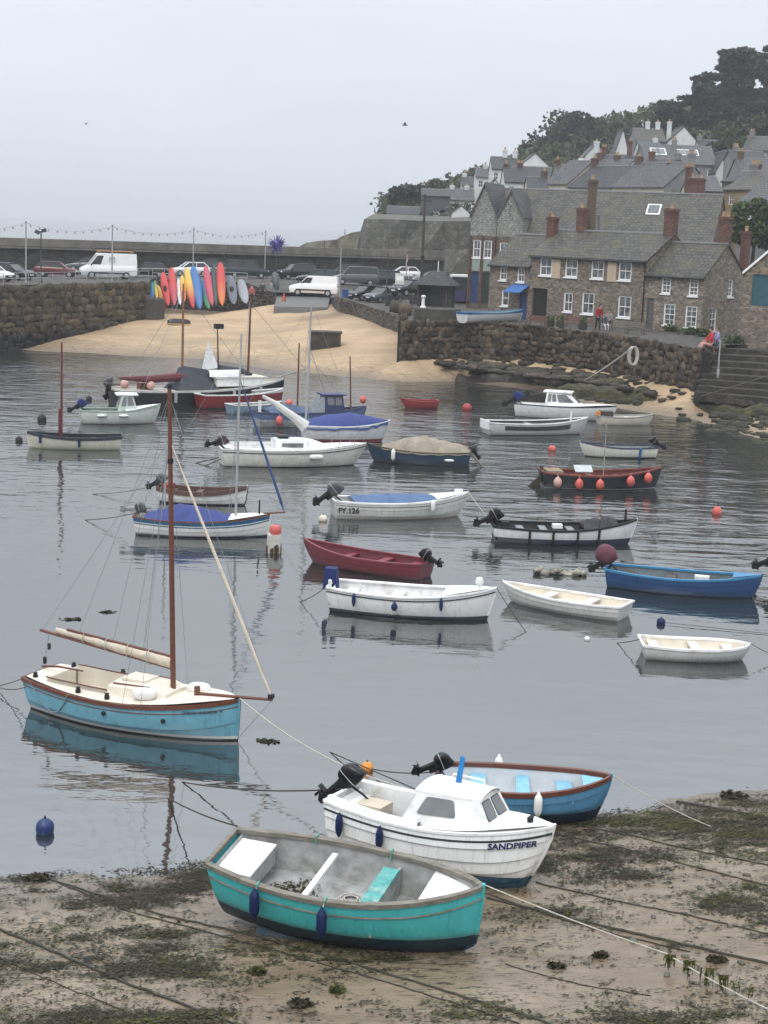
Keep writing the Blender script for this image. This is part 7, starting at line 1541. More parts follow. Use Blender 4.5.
quad_pane(t, [on(*v[:4], *uv) for uv in ((.1, .42), (.46, .42), (.46, .9), (.1, .9))], cabglass, 'side_window'); quad_pane(t, [on(*v[:4], *uv) for uv in ((.54, .42), (.9, .42), (.9, .9), (.54, .9))], cabglass, 'side_window'); quad_pane(t, [on(v[1], v[5], v[6], v[2], *uv) for uv in ((.1, .4), (.9, .4), (.9, .9), (.1, .9))], cabglass, 'windscreen')
mb = MB(); mb.prism([(xa - 1.1, -.55, .75), (xa - .02, -.55, .75), (xa - .02, -.5, 1.7), (xa - .6, -.5, 1.6)], (0, .02, 0)); mb.build('clear_screen', mat('clear plastic screen', (.32, .35, .37), .2), t)
cover(t, H, .10, .45, .3, mat('blue grey net cover', (.09, .13, .22), .8, .3, 5, .5, .04), .05, 'net_pile', seed=12, lump=.10)
mast(t, L * .37, .6, 4.6, .055, wood_brown); mast(t, L * .86, .8, 3.9, .05, wood_brown, (-.15, 0), name='fore_mast'); flush_box(t, 'stern_post', (.1, -.4, 1.1), (.14, .14, .7), white_fend)
stay(t, (L * .37, 0, 4.5), (L * .86, 0, 1.0), .015); stay(t, (L * .37 + .6, 0, 4.4), (L * .62, 0, 1.8), .02)
fender('fish', .16, -1, pink_buoy, 'pink buoy hanging at the stern of the blue fishing boat', 1.6, .10, True, 'buoys on the fishing boat', 'buoy')
for q, z, l in ((.30, 1.25, 'red'), (.975, 1.45, 'red')): mb = MB(); mb.blob((L * q, .1, z), (.20, .20, .22), 10, 8); mb.build('deck_buoy', pink_buoy, t, True)
# ---- 18 dark blue boat with beige tarpaulin
h18 = hullmat('dark teal blue hull', (.02, .05, .10), (.02, .03, .05), .04, .45, stain=(.05, .06, .06))
t, H = boat('beige', 'dark blue boat under a lumpy beige tarpaulin', (368, 443, .85), (471, 451, .70), 1.85, .64, 0, 0, 0, 'boat', 'moored_boat', None, h18, mat('olive strake', (.11, .10, .06), .7), .08, .06, grey_in, .2, d=.3, tw=.7, rake=.4)
cover(t, H, .01, .86, .4, mat('beige canvas tarpaulin', (.30, .255, .195), .9, .2, 2.5, .6, .05), .10, 'tarpaulin', ([0, .2, .5, .75, 1], [.3, .42, .62, .55, .12]), seed=15, lump=.07)
outboard(t, H, 20, .9, 0, motor_gry, motor_dk); mb = MB(); mb.tube([(-.1, .1, .5), (-.75, .3, -.15)], .07, 6); mb.build('rudder', wood_grey, t); fender('beige', .74, 1, white_fend, 'upright white fender on the dark blue boat with beige tarpaulin', .95, .1); mb = MB(); mb.blob(H.P(.2, .25, 1, .05), (.24, .06, .07), 10, 6); mb.build('side_fender', white_fend, t, True)
# ---- 19 red boat
h19 = hullmat('red hull', (.27, .025, .03), (.05, .01, .012), .05, .45, ((.66, .66, .64), .78, 2.0), stain=(.12, .03, .03))
t, H = boat('red', 'long red boat with white sheer strake lying beside the black lugger', (283, 388, 1.02), (200, 394, .85), 1.9, .82, 0, 0, 0, 'boat', 'moored_boat', None, h19, white_gel, .09, .05, grey_in, .2, d=.3, tw=.7, rake=.25)
for q in (.2, .5, .75): y = abs(H.P(q, H.tz(q, .6)).y) - .05; flush_box(t, 'thwart', (q * H.L, 0, .6), (.3, 2 * y, .04), white_gel)
# ---- light blue skiff between
h29 = hullmat('pale blue skiff hull', (.22, .30, .38), None, -.1, .5, stain=(.2, .22, .2))
t, H = boat('skiff', 'pale blue skiff tucked between the red boat and the yacht', (282, 401, .6), (229, 404, .55), 1.3, .5, 0, 0, 0, 'skiff', 'dinghy', None, h29, white_gel, .06, .04, grey_in, .1, d=.2)
flush_box(t, 'thwart', (H.L * .5, 0, .36), (.3, 1.0, .04), grey_in)
# ---- 20 black lugger
h20 = hullmat('black lugger hull', (.009, .0095, .011), (.03, .03, .03), .0, .4, stain=(.05, .05, .045), stainh=.2)
t, H = boat('lug', 'long black lugger with two brown masts, tan sails and grey boom tent', (284, 378, 1.45), (114, 389, 1.0), 3.4, .95, 0, 0, 0, 'lugger', 'sailing_boat', None, h20, mat('pale grey rail', (.45, .44, .41), .6), .12, .10, open_=False, d=.6, tw=.66, fm=.45, rake=.2)
L = H.L; deck(t, H, .02, .985, mat('worn pale deck', (.42, .38, .32), .7, .15, 2), .08, -.12); mb = MB(); mb.box((L * .70, 0, 1.62), (3.4, 1.7, .5)); mb.build('cabin', white_gel, t); mb = MB(); mb.box((L * .70, 0, 1.9), (3.6, 1.85, .07)); mb.build('cabin_roof', mat('cream cabin top', (.56, .53, .45), .6), t)
mast(t, L * .385, 1, 7.3, .085, mat('orange brown mast', (.26, .12, .06), .5, .2, 4)); mast(t, L * .775, 1, 6.6, .08, wood_brown, (.1, 0), name='fore_mast')
rows = []; tent = mat('dark grey boom tent', (.055, .06, .075), .8, .25, 2, .4, .04)
for i in range(9): s = i / 8; x = lerp(L * .36, L * .56, s); hh = lerp(2.3, 1.95, s) * (1 if 0 < i < 8 else .92); w_ = 1.15 * (1 if i else .9); rows.append([(x - .5 * (1 - s), -w_, 1.15), (x, -.5, lerp(1.15, hh, .72)), (x, 0, hh + .35), (x, .5, lerp(1.15, hh, .72)), (x - .5 * (1 - s), w_, 1.15)])
mb = MB(); mb.grid(rows); mb.add(rows[0], [tuple(range(5))]); mb.add(rows[-1], [tuple(range(5))]); mb.build('boom_tent', tent, t, True)
mb = MB(); mb.tube([(.2, -.3, 1.95), (2.2, -.3, 1.85), (L * .38, -.2, 1.95)], [.08, .22, .26], 8); mb.build('tan_sail', mat('maroon tan sail', (.16, .035, .04), .85, .25, 4, .5, .04), t, True); mb = MB(); mb.tube([(L * .60, 0, 2.4), (L * .74, 0, 2.2), (L * .80, 0, 2.0)], [.25, .2, .08], 8); mb.build('stowed_sail', tent, t, True)
mb = MB(); mb.prism([(L * .50, 0, 2.3), (L * .60, 0, 2.45), (L * .535, 0, 4.1)], (0, .04, 0)); mb.build('white_jib', mat('white sailcloth', (.66, .66, .66), .8), t); mast(t, L * .60, 1.5, 5.0, .05, black_rub, (-.15, 0), name='mizzen_mast'); flush_box(t, 'radar', (L * .595, 0, 5.0), (.5, .4, .3), black_rub)
flush_box(t, 'wheel_box', (L * .18, .3, 1.35), (.7, .6, .5), wood_brown)
for x, y in ((.9, .5), (2.2, -.4)): mb = MB(); mb.blob((x, y, 1.5), (.26, .26, .26), 10, 8); mb.build('deck_buoy', mat('bleached pink buoy', (.55, .33, .28), .6), t, True)
mb = MB(); mb.tube([(L * .95, 0, 1.75), (L + 1.6, 0, 2.3)], .06, 6); mb.build('bowsprit', mat('grey spar', (.30, .29, .27), .6), t); rows = []
for i in range(9): s = i / 8; w_ = .55 * math.sin(math.pi * min(.97, max(.06, s))) ** .6; rows.append([(L * .52 + s * 2.2, -.4 + w_ * math.cos(a), 1.95 + .4 * math.sin(a) ** .8) for a in [math.pi * j / 6 for j in range(7)]])
mb = MB(); mb.grid(rows); mb.build('upturned_tender', white_gel, t, True); outboard(t, H, 5, 1.2, .5, motor_gry, motor_dk)
for (a, b_) in (((L * .385, 0, 7.2), (L * .1, 1.4, 1.2)), ((L * .385, 0, 7.2), (L * .1, -1.4, 1.2)), ((L * .775, 0, 6.5), (L + 1.5, 0, 2.3)), ((L * .775, 0, 6.5), (L * .68, -1.5, 1.3)), ((L * .385, 0, 7.2), (L * .775, 0, 2.0))): stay(t, a, b_, .015)
for q in (.28, .62, .8): mb = MB(); p = H.P(q, .05, -1, .12); mb.tube([p, p - Vector((0, 0, .55))], .10, 8); mb.build('hull_fender', mat('grey fender', (.35, .35, .36), .6), t)
for _c in t.children:
    if _c.name.split('.')[0] not in ('hull', 'gunwale', 'deck', 'mast', 'fore_mast', 'hull_fender', 'outboard_motor'): _c.location.z -= .28
# ---- 21 cuddy boat at left
h21 = hullmat('pale green white hull', (.56, .60, .55), (.12, .12, .10), .02, .4, stain=(.3, .3, .22), stainh=.12)
t, H = boat('cud', 'small pale cuddy motor boat with blue-covered outboard at the left', (160, 404, 1.05), (80, 409, .74), 1.9, .72, 0, 0, 0, 'motor boat', 'cabin_boat', None, h21, mat('pale green trim', (.30, .40, .33), .5), .09, .05, grey_in, .15, d=.3, tw=.78, rake=.4)
L = H.L; deck(t, H, .55, .985, white_gel, .06, .01); xa, xb = L * .45, L * .70; v = [(xa, -.62, .7), (xb, -.5, .78), (xb - .22, -.42, 1.55), (xa + .25, -.5, 1.55), (xa, .62, .7), (xb, .5, .78), (xb - .22, .42, 1.55), (xa + .25, .5, 1.55)]
mb = MB(); mb.add(v, [(0, 1, 2, 3), (4, 7, 6, 5), (1, 5, 6, 2)]); mb.build('cuddy', mat('pale green cuddy', (.50, .55, .50), .45), t); mb = MB(); mb.box(((xa + xb) / 2, 0, 1.58), (xb - xa + .1, 1.05, .08)); mb.build('cabin_roof', white_gel, t)
quad_pane(t, [on(*v[:4], *uv) for uv in ((.14, .30), (.44, .30), (.42, .9), (.18, .9))], cabglass, 'side_window'); quad_pane(t, [on(*v[:4], *uv) for uv in ((.52, .30), (.92, .30), (.86, .9), (.50, .9))], cabglass, 'side_window'); quad_pane(t, [on(v[1], v[5], v[6], v[2], *uv) for uv in ((.08, .3), (.92, .3), (.92, .88), (.08, .88))], cabglass, 'windscreen')
cvb = mat('blue canvas motor cover', (.03, .06, .28), .8, .2, 6); outboard(t, H, 55, 1.0, .1, motor_blk, motor_dk, 0, cover=cvb)
for q in (.25, .52): mb = MB(); mb.blob(H.P(q, .15, -1, .06), (.28, .07, .08), 10, 6); mb.build('side_fender', white_fend, t, True)
# ---- 22 cream boat with red mast
h22 = hullmat('cream open hull', (.55, .53, .44), (.04, .04, .035), .0, .45, stain=(.3, .28, .2))
t, H = boat('cream', 'cream open boat with dark gunwale and dark red mast at the left', (27, 431, .80), (122, 435, .68), 1.6, .60, 0, 0, 0, 'sailing boat', 'sailing_boat', None, h22, mat('blue black gunwale', (.03, .035, .05), .5), .07, .13, mat('dark blue inside', (.05, .055, .075), .7), .2, d=.25, tw=.6, rake=.15)
mast(t, H.L * .64, .2, 5.1, .06, mat('dark red mast', (.17, .03, .03), .5, .15, 4)); mb = MB(); mb.tube([(H.L * .64 + .08, 0, .5), (H.L * .64 + .08, 0, 1.9)], .07, 6); mb.build('stowed_spar', MATS['dark red mast'], t)
for q in (.3, .6): y = abs(H.P(q, H.tz(q, .45)).y) - .05; flush_box(t, 'thwart', (q * H.L, 0, .45), (.25, 2 * y, .04), MATS['dark blue inside'])
for q in (.45, .86): mb = MB(); p = H.P(q, .02, 1, .08); mb.tube([p, p - Vector((0, 0, .4))], .06, 8); mb.build('hull_fender', blue_fend, t)
# ---- 23 small red dinghy
h23 = hullmat('plain red hull', (.30, .03, .035), None, -.2, .45, stain=(.15, .02, .02))
t, H = boat('reds', 'small plain red dinghy floating alone off the sand', (401, 398, .58), (438, 400, .5), 1.2, .45, 0, 0, 0, 'dinghy', 'dinghy', None, h23, mat('red gunwale', (.36, .05, .05), .5), .06, .05, mat('red inside', (.26, .03, .035), .6), .1, d=.15, tw=.75)
flush_box(t, 'thwart', (H.L * .4, 0, .34), (.25, .9, .04), MATS['red inside'])
# ---- 24 white cabin cruiser
h24 = hullmat('white cruiser hull', (.62, .63, .62), (.25, .26, .26), .05, .35, stain=(.45, .45, .4))
t, H = boat('cru', 'white cabin cruiser with blue-covered outboard near the right shore', (617, 406, .95), (516, 402, .82), 2.1, .80, 0, 0, 0, 'cabin cruiser', 'cabin_boat', None, h24, black_rub, .06, .03, white_gel, .2, open_=True, d=.3, tw=.82, rake=.6)
L = H.L; deck(t, H, .34, .985, white_gel, .10, .02); xa, xb = L * .30, L * .66; v = [(xa, -.75, .8), (xb, -.55, .86), (xb - .75, -.5, 1.55), (xa + .1, -.62, 1.6), (xa, .75, .8), (xb, .55, .86), (xb - .75, .5, 1.55), (xa + .1, .62, 1.6)]
mb = MB(); mb.add(v, [(0, 1, 2, 3), (4, 7, 6, 5), (1, 5, 6, 2)]); mb.build('cabin', white_gel, t); mb = MB(); mb.box((lerp(xa, xb, .33), 0, 1.62), (1.75, 1.25, .07)); mb.build('cabin_roof', white_gel, t)
quad_pane(t, [on(*v[:4], *uv) for uv in ((.40, .25), (.88, .25), (.78, .88), (.42, .88))], glass, 'side_window'); quad_pane(t, [on(*v[:4], *uv) for uv in ((.06, .3), (.18, .3), (.20, .88), (.08, .88))], glass, 'side_window'); quad_pane(t, [on(*v[:4], *uv) for uv in ((.21, .3), (.35, .3), (.37, .88), (.23, .88))], glass, 'side_window'); quad_pane(t, [on(v[1], v[5], v[6], v[2], *uv) for uv in ((.08, .2), (.92, .2), (.92, .88), (.08, .88))], glass, 'windscreen')
outboard(t, H, 50, 1.25, 0, motor_blk, motor_dk, 0, cover=cvb)
# ---- 25 long white open boat
h25 = hullmat('grey white open hull', (.50, .51, .50), (.10, .10, .10), .02, .45, stain=(.3, .3, .26), stainh=.16)
t, H = boat('open', 'long grey-white open boat with dark band in front of the cabin cruiser', (588, 417, .95), (485, 421, .72), 1.9, .66, 0, 0, 0, 'boat', 'moored_boat', None, h25, white_gel, .09, .04, mat('dark grey interior', (.10, .10, .105), .8), .1, d=.28, tw=.78, rake=.55)
mb = MB()
for sd in (-1, 1): mb.grid([[H.P(q, tt, sd, .014) for tt in (.10, .19, .28)] for q in QS if .08 < q < .8])
mb.build('dark_band', mat('charcoal band', (.05, .05, .055), .6), t, True)
for q in (.15, .45, .7): y = abs(H.P(q, H.tz(q, .5)).y) - .05; flush_box(t, 'thwart', (q * H.L, 0, .5), (.3, 2 * y, .04), grey_in)
mast(t, L * .84, .7, 1.3, .06, white_fend, name='samson_post'); flush_box(t, 'transom_board', (.0, 0, .55), (.06, 1.35, .5), white_gel)
# ---- 26, 27
h26 = hullmat('cream dinghy hull', (.55, .51, .42), None, -.2, .5, stain=(.3, .27, .19), stainh=.2)
t, H = boat('cream2', 'cream dinghy moored right of the cabin cruiser', (653, 414, .66), (598, 415, .55), 1.4, .5, 0, 0, 0, 'dinghy', 'dinghy', None, h26, mat('grey trim', (.3, .3, .3), .6), .07, .05, cream_gel, .1, d=.2, tw=.72, rake=.3)
for q in (.2, .55): y = abs(H.P(q, H.tz(q, .4)).y) - .05; flush_box(t, 'thwart', (q * H.L, 0, .4), (.25, 2 * y, .04), cream_gel)
flush_box(t, 'gear_pile', (.5, 0, .62), (.7, .7, .35), mat('dark gear pile', (.08, .06, .05), .8, .4, 6)); flush_box(t, 'orange_bag', (.1, .1, .62), (.3, .3, .3), orange_buoy)
h27 = hullmat('pale cream hull', (.60, .59, .52), (.03, .03, .03), .06, .45, stain=(.3, .28, .2), stainh=.04)
t, H = boat('pale', 'pale cream dinghy with black outboard and blue strap near the right shore', (580, 441, .78), (655, 446, .58), 1.45, .54, 0, 0, 0, 'dinghy', 'dinghy', None, h27, mat('navy trim', (.04, .05, .10), .5), .07, .05, grey_in, .1, d=.22, tw=.75, rake=.4)
for q in (.2, .5, .75): y = abs(H.P(q, H.tz(q, .4)).y) - .05; flush_box(t, 'thwart', (q * H.L, 0, .4), (.25, 2 * y, .04), mat('mid blue grey thwart', (.2, .24, .3), .6))
outboard(t, H, 55, .9, 0, motor_blk, motor_dk); mb = MB(); mb.tube([H.P(.25, 0, 1, .06), H.P(.25, .5, 1, .05)], .07, 6); mb.build('blue_strap', mat('blue strap', (.03, .14, .38), .6), t)
# ---- 28 rowing boat on the quay
h28 = hullmat('quay boat hull', (.60, .61, .60), None, -.3, .4, ((.06, .15, .35), .50, 1.2), stain=(.6, .6, .58))
t, H = boat('quayb', 'white rowing boat with blue gunwale resting on the quay', (523, 309, .78), (462, 312, .68), 1.6, .60, 4.35, 0, 0, 'rowing boat', 'rowing_boat', None, h28, mat('sky blue gunwale', (.10, .25, .45), .5), .07, .05, mat('pale green inside', (.42, .48, .42), .6), .1, d=.22, tw=.7, rake=.3)
for q in (.2, .5, .75): y = abs(H.P(q, H.tz(q, .4)).y) - .05; flush_box(t, 'thwart', (q * H.L, 0, .4), (.25, 2 * y, .04), MATS['sky blue gunwale'])
# ---- boat mostly out of frame at right: only its motor shows
t, H = boat('edge', 'boat cut off by the right edge with only its black outboard showing', (860, 570, .8), (772, 566, .62), 1.6, .55, 0, 0, 0, 'boat', 'moored_boat', None, h18, black_rub, .07, .05, grey_in, .1, d=.22); outboard(t, H, 58, .95, 0, motor_blk, motor_dk)

# ================================================================== BUOYS
def buoy(label, px, py, r_, m, z=.35, tall=1.0, group='buoys on the water'):
    p = at(px, py, r_ * z); t = thing('mooring_buoy', label, 'buoy', p, 0, group); mb = MB(); mb.blob((0, 0, 0), (r_, r_, r_ * tall), 16, 10); mb.build('float', m, t, True)
    mb = MB(); mb.tube([(r_ * .07 * math.cos(a), 0, r_ * tall * 1.0 + r_ * .12 + r_ * .14 * math.sin(a)) for a in [2 * math.pi * j / 8 for j in range(9)]], r_ * .06, 4); mb.build('eye', rope_d, t); return t
buoy('orange buoy floating behind the white cuddy boat', 367, 768, .135, orange_buoy); buoy('large blue buoy floating alone at the lower left', 45, 828, .17, mat('royal blue buoy', (.012, .04, .17), .4, .12, 4), .5, 1.1); buoy('red ball buoy on the open water at the right', 717, 512, .20, pink_buoy, .5, 1.2)
buoy('small dark blue buoy between the blue boat and the tender', 661, 622, .13, blue_fend, .4); buoy('tiny white buoy beside the off-white dinghy', 587, 639, .08, white_fend, .4); buoy('white ball buoy astern of the registered boat', 323, 519, .17, mat('cream buoy', (.62, .55, .45), .5), .4); buoy('small pink buoy beyond the pale dinghy', 552, 449, .2, pink_buoy, .4)
buoy('red buoy beside the long open boat', 532, 410, .3, pink_buoy, .5); buoy('small red buoy right of the red dinghy', 467, 408, .3, mat('dull red buoy', (.40, .05, .05), .5), .4); buoy('black buoy at the bow of the cream boat', 19, 440, .18, black_rub, .4); buoy('black ball buoy behind the cream boat', 42, 419, .25, black_rub, .4); buoy('black ball buoy near the small cuddy boat', 89, 399, .2, black_rub, .4)
# white and red post with weed
p = at(273.5, 552, .0); t = thing('mooring_post', 'floating white mooring post with red cap hung with brown weed', 'mooring post', p, R(10)); mb = MB(); mb.box((0, 0, .25), (.42, .42, .75)); mb.build('body', mat('dirty white float', (.55, .54, .49), .6, .15, 3, dirt=(.22, .15, .08)), t); mb = MB(); mb.lathe([(.17, .62), (.20, .70), (.20, .85), (.15, .92)], (.05, 0, 0), 12); mb.build('cap', pink_buoy, t, True)
for k in range(14): a = k * 2.4; mb = MB(); x, y = .23 * math.cos(a), -.23 * abs(math.sin(a)); mb.tube([(x, y, .30 - .02 * k % .2), (x * 1.08, y * 1.08, .1), (x * 1.1, y * 1.1, -.05)], [.03, .03, .01], 4); mb.build('weed_strand', mat('brown weed', (.10, .06, .025), .7, .3, 6), t)
p = at(559, 574, .0); mb = MB(); rr = random.Random(4)
for k in range(22): mb.blob((rr.uniform(-.8, .8), rr.uniform(-.15, .15), rr.uniform(0, .16)), (rr.uniform(.1, .28), .12, rr.uniform(.06, .14)), 7, 5, 1, Matrix.Rotation(rr.uniform(0, 3), 3, 'Z'))
o = mb.build('weed_raft', mat('weedy float', (.14, .12, .08), .8, .5, 4, c2=(.42, .40, .33)), None, True); o.location = p; tag(o, 'clump of weedy floats beyond the off-white dinghy', 'seaweed')

# ================================================================== ROPES AND CHAINS
def gp(px, py, dz=.02):
    p = at(px, py, .1)
    for _ in range(4): p = at(px, py, zn(p.x, p.y) if p.y < 35 else 0.0)
    return p + Vector((0, 0, dz))
def sand_rope(label, pts, r_=.016, m=rope_d, group='ropes lying across the sand'):
    out = []
    for a, b_ in zip(pts[:-1], pts[1:]):
        n = max(4, int(math.dist(a, b_) / 9))
        for k in range(n): s = k / n; out.append((lerp(a[0], b_[0], s), lerp(a[1], b_[1], s)))
    out.append(pts[-1]); rr = random.Random(int(pts[0][0] + pts[0][1])); W = []
    for px, py in out:
        v = gp(px, py, r_ * .6); v += Vector((rr.uniform(-.012, .012), rr.uniform(-.02, .02), 0)); W.append(v)
    mb = MB(); mb.tube(W, r_, 5); return tag(mb.build('mooring_chain', m, None, True), label, 'rope', group)
sand_rope('thick dark rope across the lower left corner of the sand', [(-20, 922), (60, 955), (130, 985), (250, 1030)], .022)
sand_rope('dark rope from the weed heap running under the turquoise boat', [(48, 879), (100, 896), (168, 917), (232, 931), (310, 952), (400, 978), (545, 1022)], .018)
sand_rope('second thin rope lying parallel below the turquoise boat', [(60, 884), (130, 912), (220, 936), (300, 958), (395, 985), (520, 1024)], .012)
sand_rope('faint thin rope in the lower left corner', [(-10, 955), (60, 985), (150, 1022)], .010)
sand_rope('thick dark rope from the white bow to the right edge', [(486, 898), (555, 916), (625, 932), (700, 949), (780, 967)], .024)
sand_rope('thinner rope twisted beside the thick one at the right', [(484, 893), (555, 918), (620, 936), (690, 952)], .013)
sand_rope('straight dark rope across the middle right of the sand', [(536, 883), (610, 900), (690, 916), (780, 937)], .015)
sand_rope('dark rope through the weed right of the sky blue dinghy', [(552, 834), (620, 848), (690, 866), (780, 889)], .016)
sand_rope('upper dark rope through the weed at the right', [(560, 822), (640, 838), (700, 852), (780, 868)], .015)
sand_rope('thick weedy rope reaching the water at the right edge', [(676, 802), (720, 810), (790, 823)], .03)
sand_rope('dark rope in the bottom centre of the sand', [(462, 998), (510, 1010), (560, 1028)], .018)
sand_rope('thin line in the lower right corner of the sand', [(505, 965), (580, 985), (650, 996)], .010)
def boatpt(key, q, side=0, dz=.03): t, H = BOATS[key]; return wpos(t, Vector((q * H.L, side * H.b(q), H.zs(q) + dz)))
j1, j2 = gp(600, 938, .25), gp(775, 1016, .05)
rope('pale rope from the turquoise bow sagging over the sand to the corner', boatpt('turq', 1), j2, .03, .011, rope_w, mid=[gp(665, 969, .24)], n=12)
rope('white rope from the blue sailing boat to the white cuddy boat', boatpt('shrimp', 1), boatpt('sand', .2, 1), .25, .014, rope_w)
rope('thin pale line from the sky blue dinghy to the weedy sand', boatpt('varn', 1), gp(712, 828), .06, .009, rope_w)
rope('stern line of the blue sailing boat running off left', boatpt('shrimp', 0), at(-20, 688, .0), .1, .010, rope_d); rope('lower stern line of the blue sailing boat', boatpt('shrimp', .02, -1, -.2), at(-10, 683, .0), .1, .010, rope_d)
rope('dark bow line of the white open boat going into the water', boatpt('w3', 1), at(526, 632, 0), .03, .012, rope_d); rope('dark stern line of the white open boat', boatpt('w3', 0, -1), at(300, 602, 0), .05, .012, rope_d)
rope('bow line from the white open boat to the off-white dinghy', boatpt('w3', 1), boatpt('dingy', .7, -1), .1, .008, rope_w); rope('bow line of the tender running right', boatpt('tend', 1), at(790, 660, 0), .06, .009, rope_d); rope('weed-hung stern line of the tender', boatpt('tend', 0), at(617, 643, 0), .02, .012, rope_d)
rope('line lying on the water beyond the tender', at(660, 622, .05), at(790, 636, .02), .0, .008, rope_d); rope('mooring line of the crimson boat', boatpt('crim', 0), at(525, 578, .3), .1, .008, rope_w); rope('bow line of the crimson boat', boatpt('crim', 1), at(263, 520, .0), .05, .008, rope_w)
rope('stern line of the blue-covered clinker boat', boatpt('clink', 0), at(85, 520, 0), .05, .014, rope_d); rope('stern line of the brown dinghy', boatpt('brown', 0), at(92, 494, 0), .1, .012, rope_d); rope('mooring line left of the registered boat', boatpt('reg', 0), at(268, 497, 0), .05, .010, rope_w); rope('bow line of the registered boat', boatpt('reg', 1), at(492, 522, .4), .05, .010, rope_w)
rope('dark rope from the cuddy boat stern towards the left', boatpt('sand', 0), at(182, 782, 0), .10, .014, rope_d); rope('dark rope from the orange buoy to the sky blue dinghy', at(372, 769, .08), boatpt('varn', .0, 1, -.2), .06, .012, rope_d); rope('lower dark rope between the cuddy boat and the dinghy', at(330, 752, .0), boatpt('varn', .02, -1, -.3), .0, .012, rope_d)
rope('dark rope from the turquoise stern into the water', boatpt('turq', 0, 1), at(168, 798, 0), .05, .014, rope_d); rope('rope from the quay wall ring down to the rocks', at(632, 347, 4.0), at(585, 380, .7), .1, .035, rope_w); rope('second rope from the quay wall ring down to the rocks', at(633, 348, 4.0), at(570, 388, .4), .15, .03, rope_w)
t = thing('rope_coil', 'coil of pale rope hanging on the harbour wall', 'rope', at(632, 347, 4.0)); mb = MB()
for k in range(4): mb.tube([(.28 * math.cos(a) + k * .05, -.2 - k * .03, -.55 + .6 * math.sin(a)) for a in [2 * math.pi * j / 14 for j in range(15)]], .035, 5)
mb.build('coil', rope_w, t, True)
for px0, py0, px1, py1, lab in ((694, 352, 640, 383, 'dark handrail rope slanting down the rocks left of the steps'), (768, 376, 690, 400, 'rusty rail slanting down across the steps')): rope(lab, at(px0, py0, 3.4), at(px1, py1, .9), 0, .05, mat('rusty rail', (.12, .10, .085), .8))

# ================================================================== SEAWEED
wv = stone_variants(4, mat('beach pebble', (.09, .08, .065), .7, .3, 8, perobj=.5), 41, .7, .1)
def weed(n, seed, dens, size, lift=.012):
    """flat ragged scraps of weed, heaped in drifts drawn out along the tide line"""
    r_ = np.random.default_rng(seed); V, F = [], []; off = 0; k = 0; tries = 0
    while k < n and tries < n * 40:
        tries += 1; px, py = r_.uniform(-170, 940), r_.uniform(770, 1050)
        if r_.random() > dens(px, py): continue
        c = gp(px, py, 0); k += 1; big = r_.random() ** 3; m_ = int(4 + 46 * big); sp = .025 + .16 * big; ca = r_.normal(.12, .25)
        for j in range(m_):
            u, w_ = r_.normal(0, sp * 1.6), r_.normal(0, sp * .5); x, y = c.x + u * math.cos(ca) - w_ * math.sin(ca), c.y + u * math.sin(ca) + w_ * math.cos(ca)
            a = r_.normal(.1, .8); L = size * r_.uniform(.4, 1.5); wd = L * r_.uniform(.12, .45); z = .003 + lift * r_.random() * (1 + big); tl = r_.normal(0, .12)
            for (p, q) in ((-1, 0), (-.3, -1), (.5, -.7), (1, .1), (.4, .8), (-.4, .9)):
                p += r_.normal(0, .15); q += r_.normal(0, .2); V.append((x + p * L * math.cos(a) - q * wd * math.sin(a), y + p * L * math.sin(a) + q * wd * math.cos(a), z + tl * q * wd + .1 * abs(p) * r_.random() * L))
            F.append(tuple(range(off, off + 6))); off += 6
    V = np.array(V); V[:, 2] += znear(V[:, 0], V[:, 1]); return V, np.array(F)
ndx = np.random.default_rng(99)
def patch(px, py, s=0): 
    p = at(px, py, .2); X_, Y_ = np.array([p.x * .6 + 50]), np.array([p.y + 30]); return float(vnoise(X_, Y_, .85, 21 + s)[0] * .42 + vnoise(X_, Y_, .33, 22 + s)[0] * .33 + vnoise(X_, Y_, .12, 23 + s)[0] * .25)
def shore_y(px): return interp(px, [-170, 0, 60, 200, 330, 560, 640, 768, 940], [900, 884, 872, 866, 850, 822, 812, 794, 775])
def dens(px, py):
    if py < shore_y(px) - 3: return 0
    if 215 < px < 500 and py > 880: b_ = .10
    elif px > 520: b_ = lerp(.95, .25, min(1, max(0, (py - 805) / 130)))
    else: b_ = lerp(.75, .42, min(1, (py - 870) / 130))
    if 470 < px < 560 and py > 870: b_ *= .45
    if 20 < px < 210 and py < 892: b_ = 1.0
    if px > 520 and py < 860: return b_ * (1 if patch(px, py) > .53 else .22)
    q_ = patch(px, py); return b_ * (1 if q_ > .60 else .30 if q_ > .54 else .07)
wm1 = leafmat('wet brown seaweed', (.018, .0155, .009), (.065, .056, .028), (.028, .025, .013)); wm2 = leafmat('bright green seaweed', (.034, .040, .009), (.095, .10, .024), (.045, .048, .012))
V, F = weed(8000, 5, dens, .030, .022); o = link('seaweed', fastmesh('seaweed', V, F, wm1, False)); tag(o, 'dark brown seaweed strewn over the wet sand', 'seaweed', kind='stuff')
def dens2(px, py): return dens(px, py) * (1 if patch(px, py, 5) > .60 else .04)
V, F = weed(900, 6, dens2, .034, .03); o = link('green_seaweed', fastmesh('green_seaweed', V, F, wm2, False)); tag(o, 'patches of green seaweed among the brown on the sand', 'seaweed', kind='stuff')
def clump(label, px, py, r_, n, m, h=.10):
    h *= .5; r_ *= 1.25
    c = gp(px, py); V, F = leaves([((0, 0, h * .35), (r_, r_ * .7, h), n)], .07, .4, .2); t = thing('seaweed_clump', label, 'seaweed', c, group='heaps of weed on the sand'); link('fronds', fastmesh('fronds', V, F, m, False), t)
    mb = MB(); mb.blob((0, 0, 0), (r_ * .8, r_ * .55, h * .7), 9, 6); mb.build('heap', m, t, True)
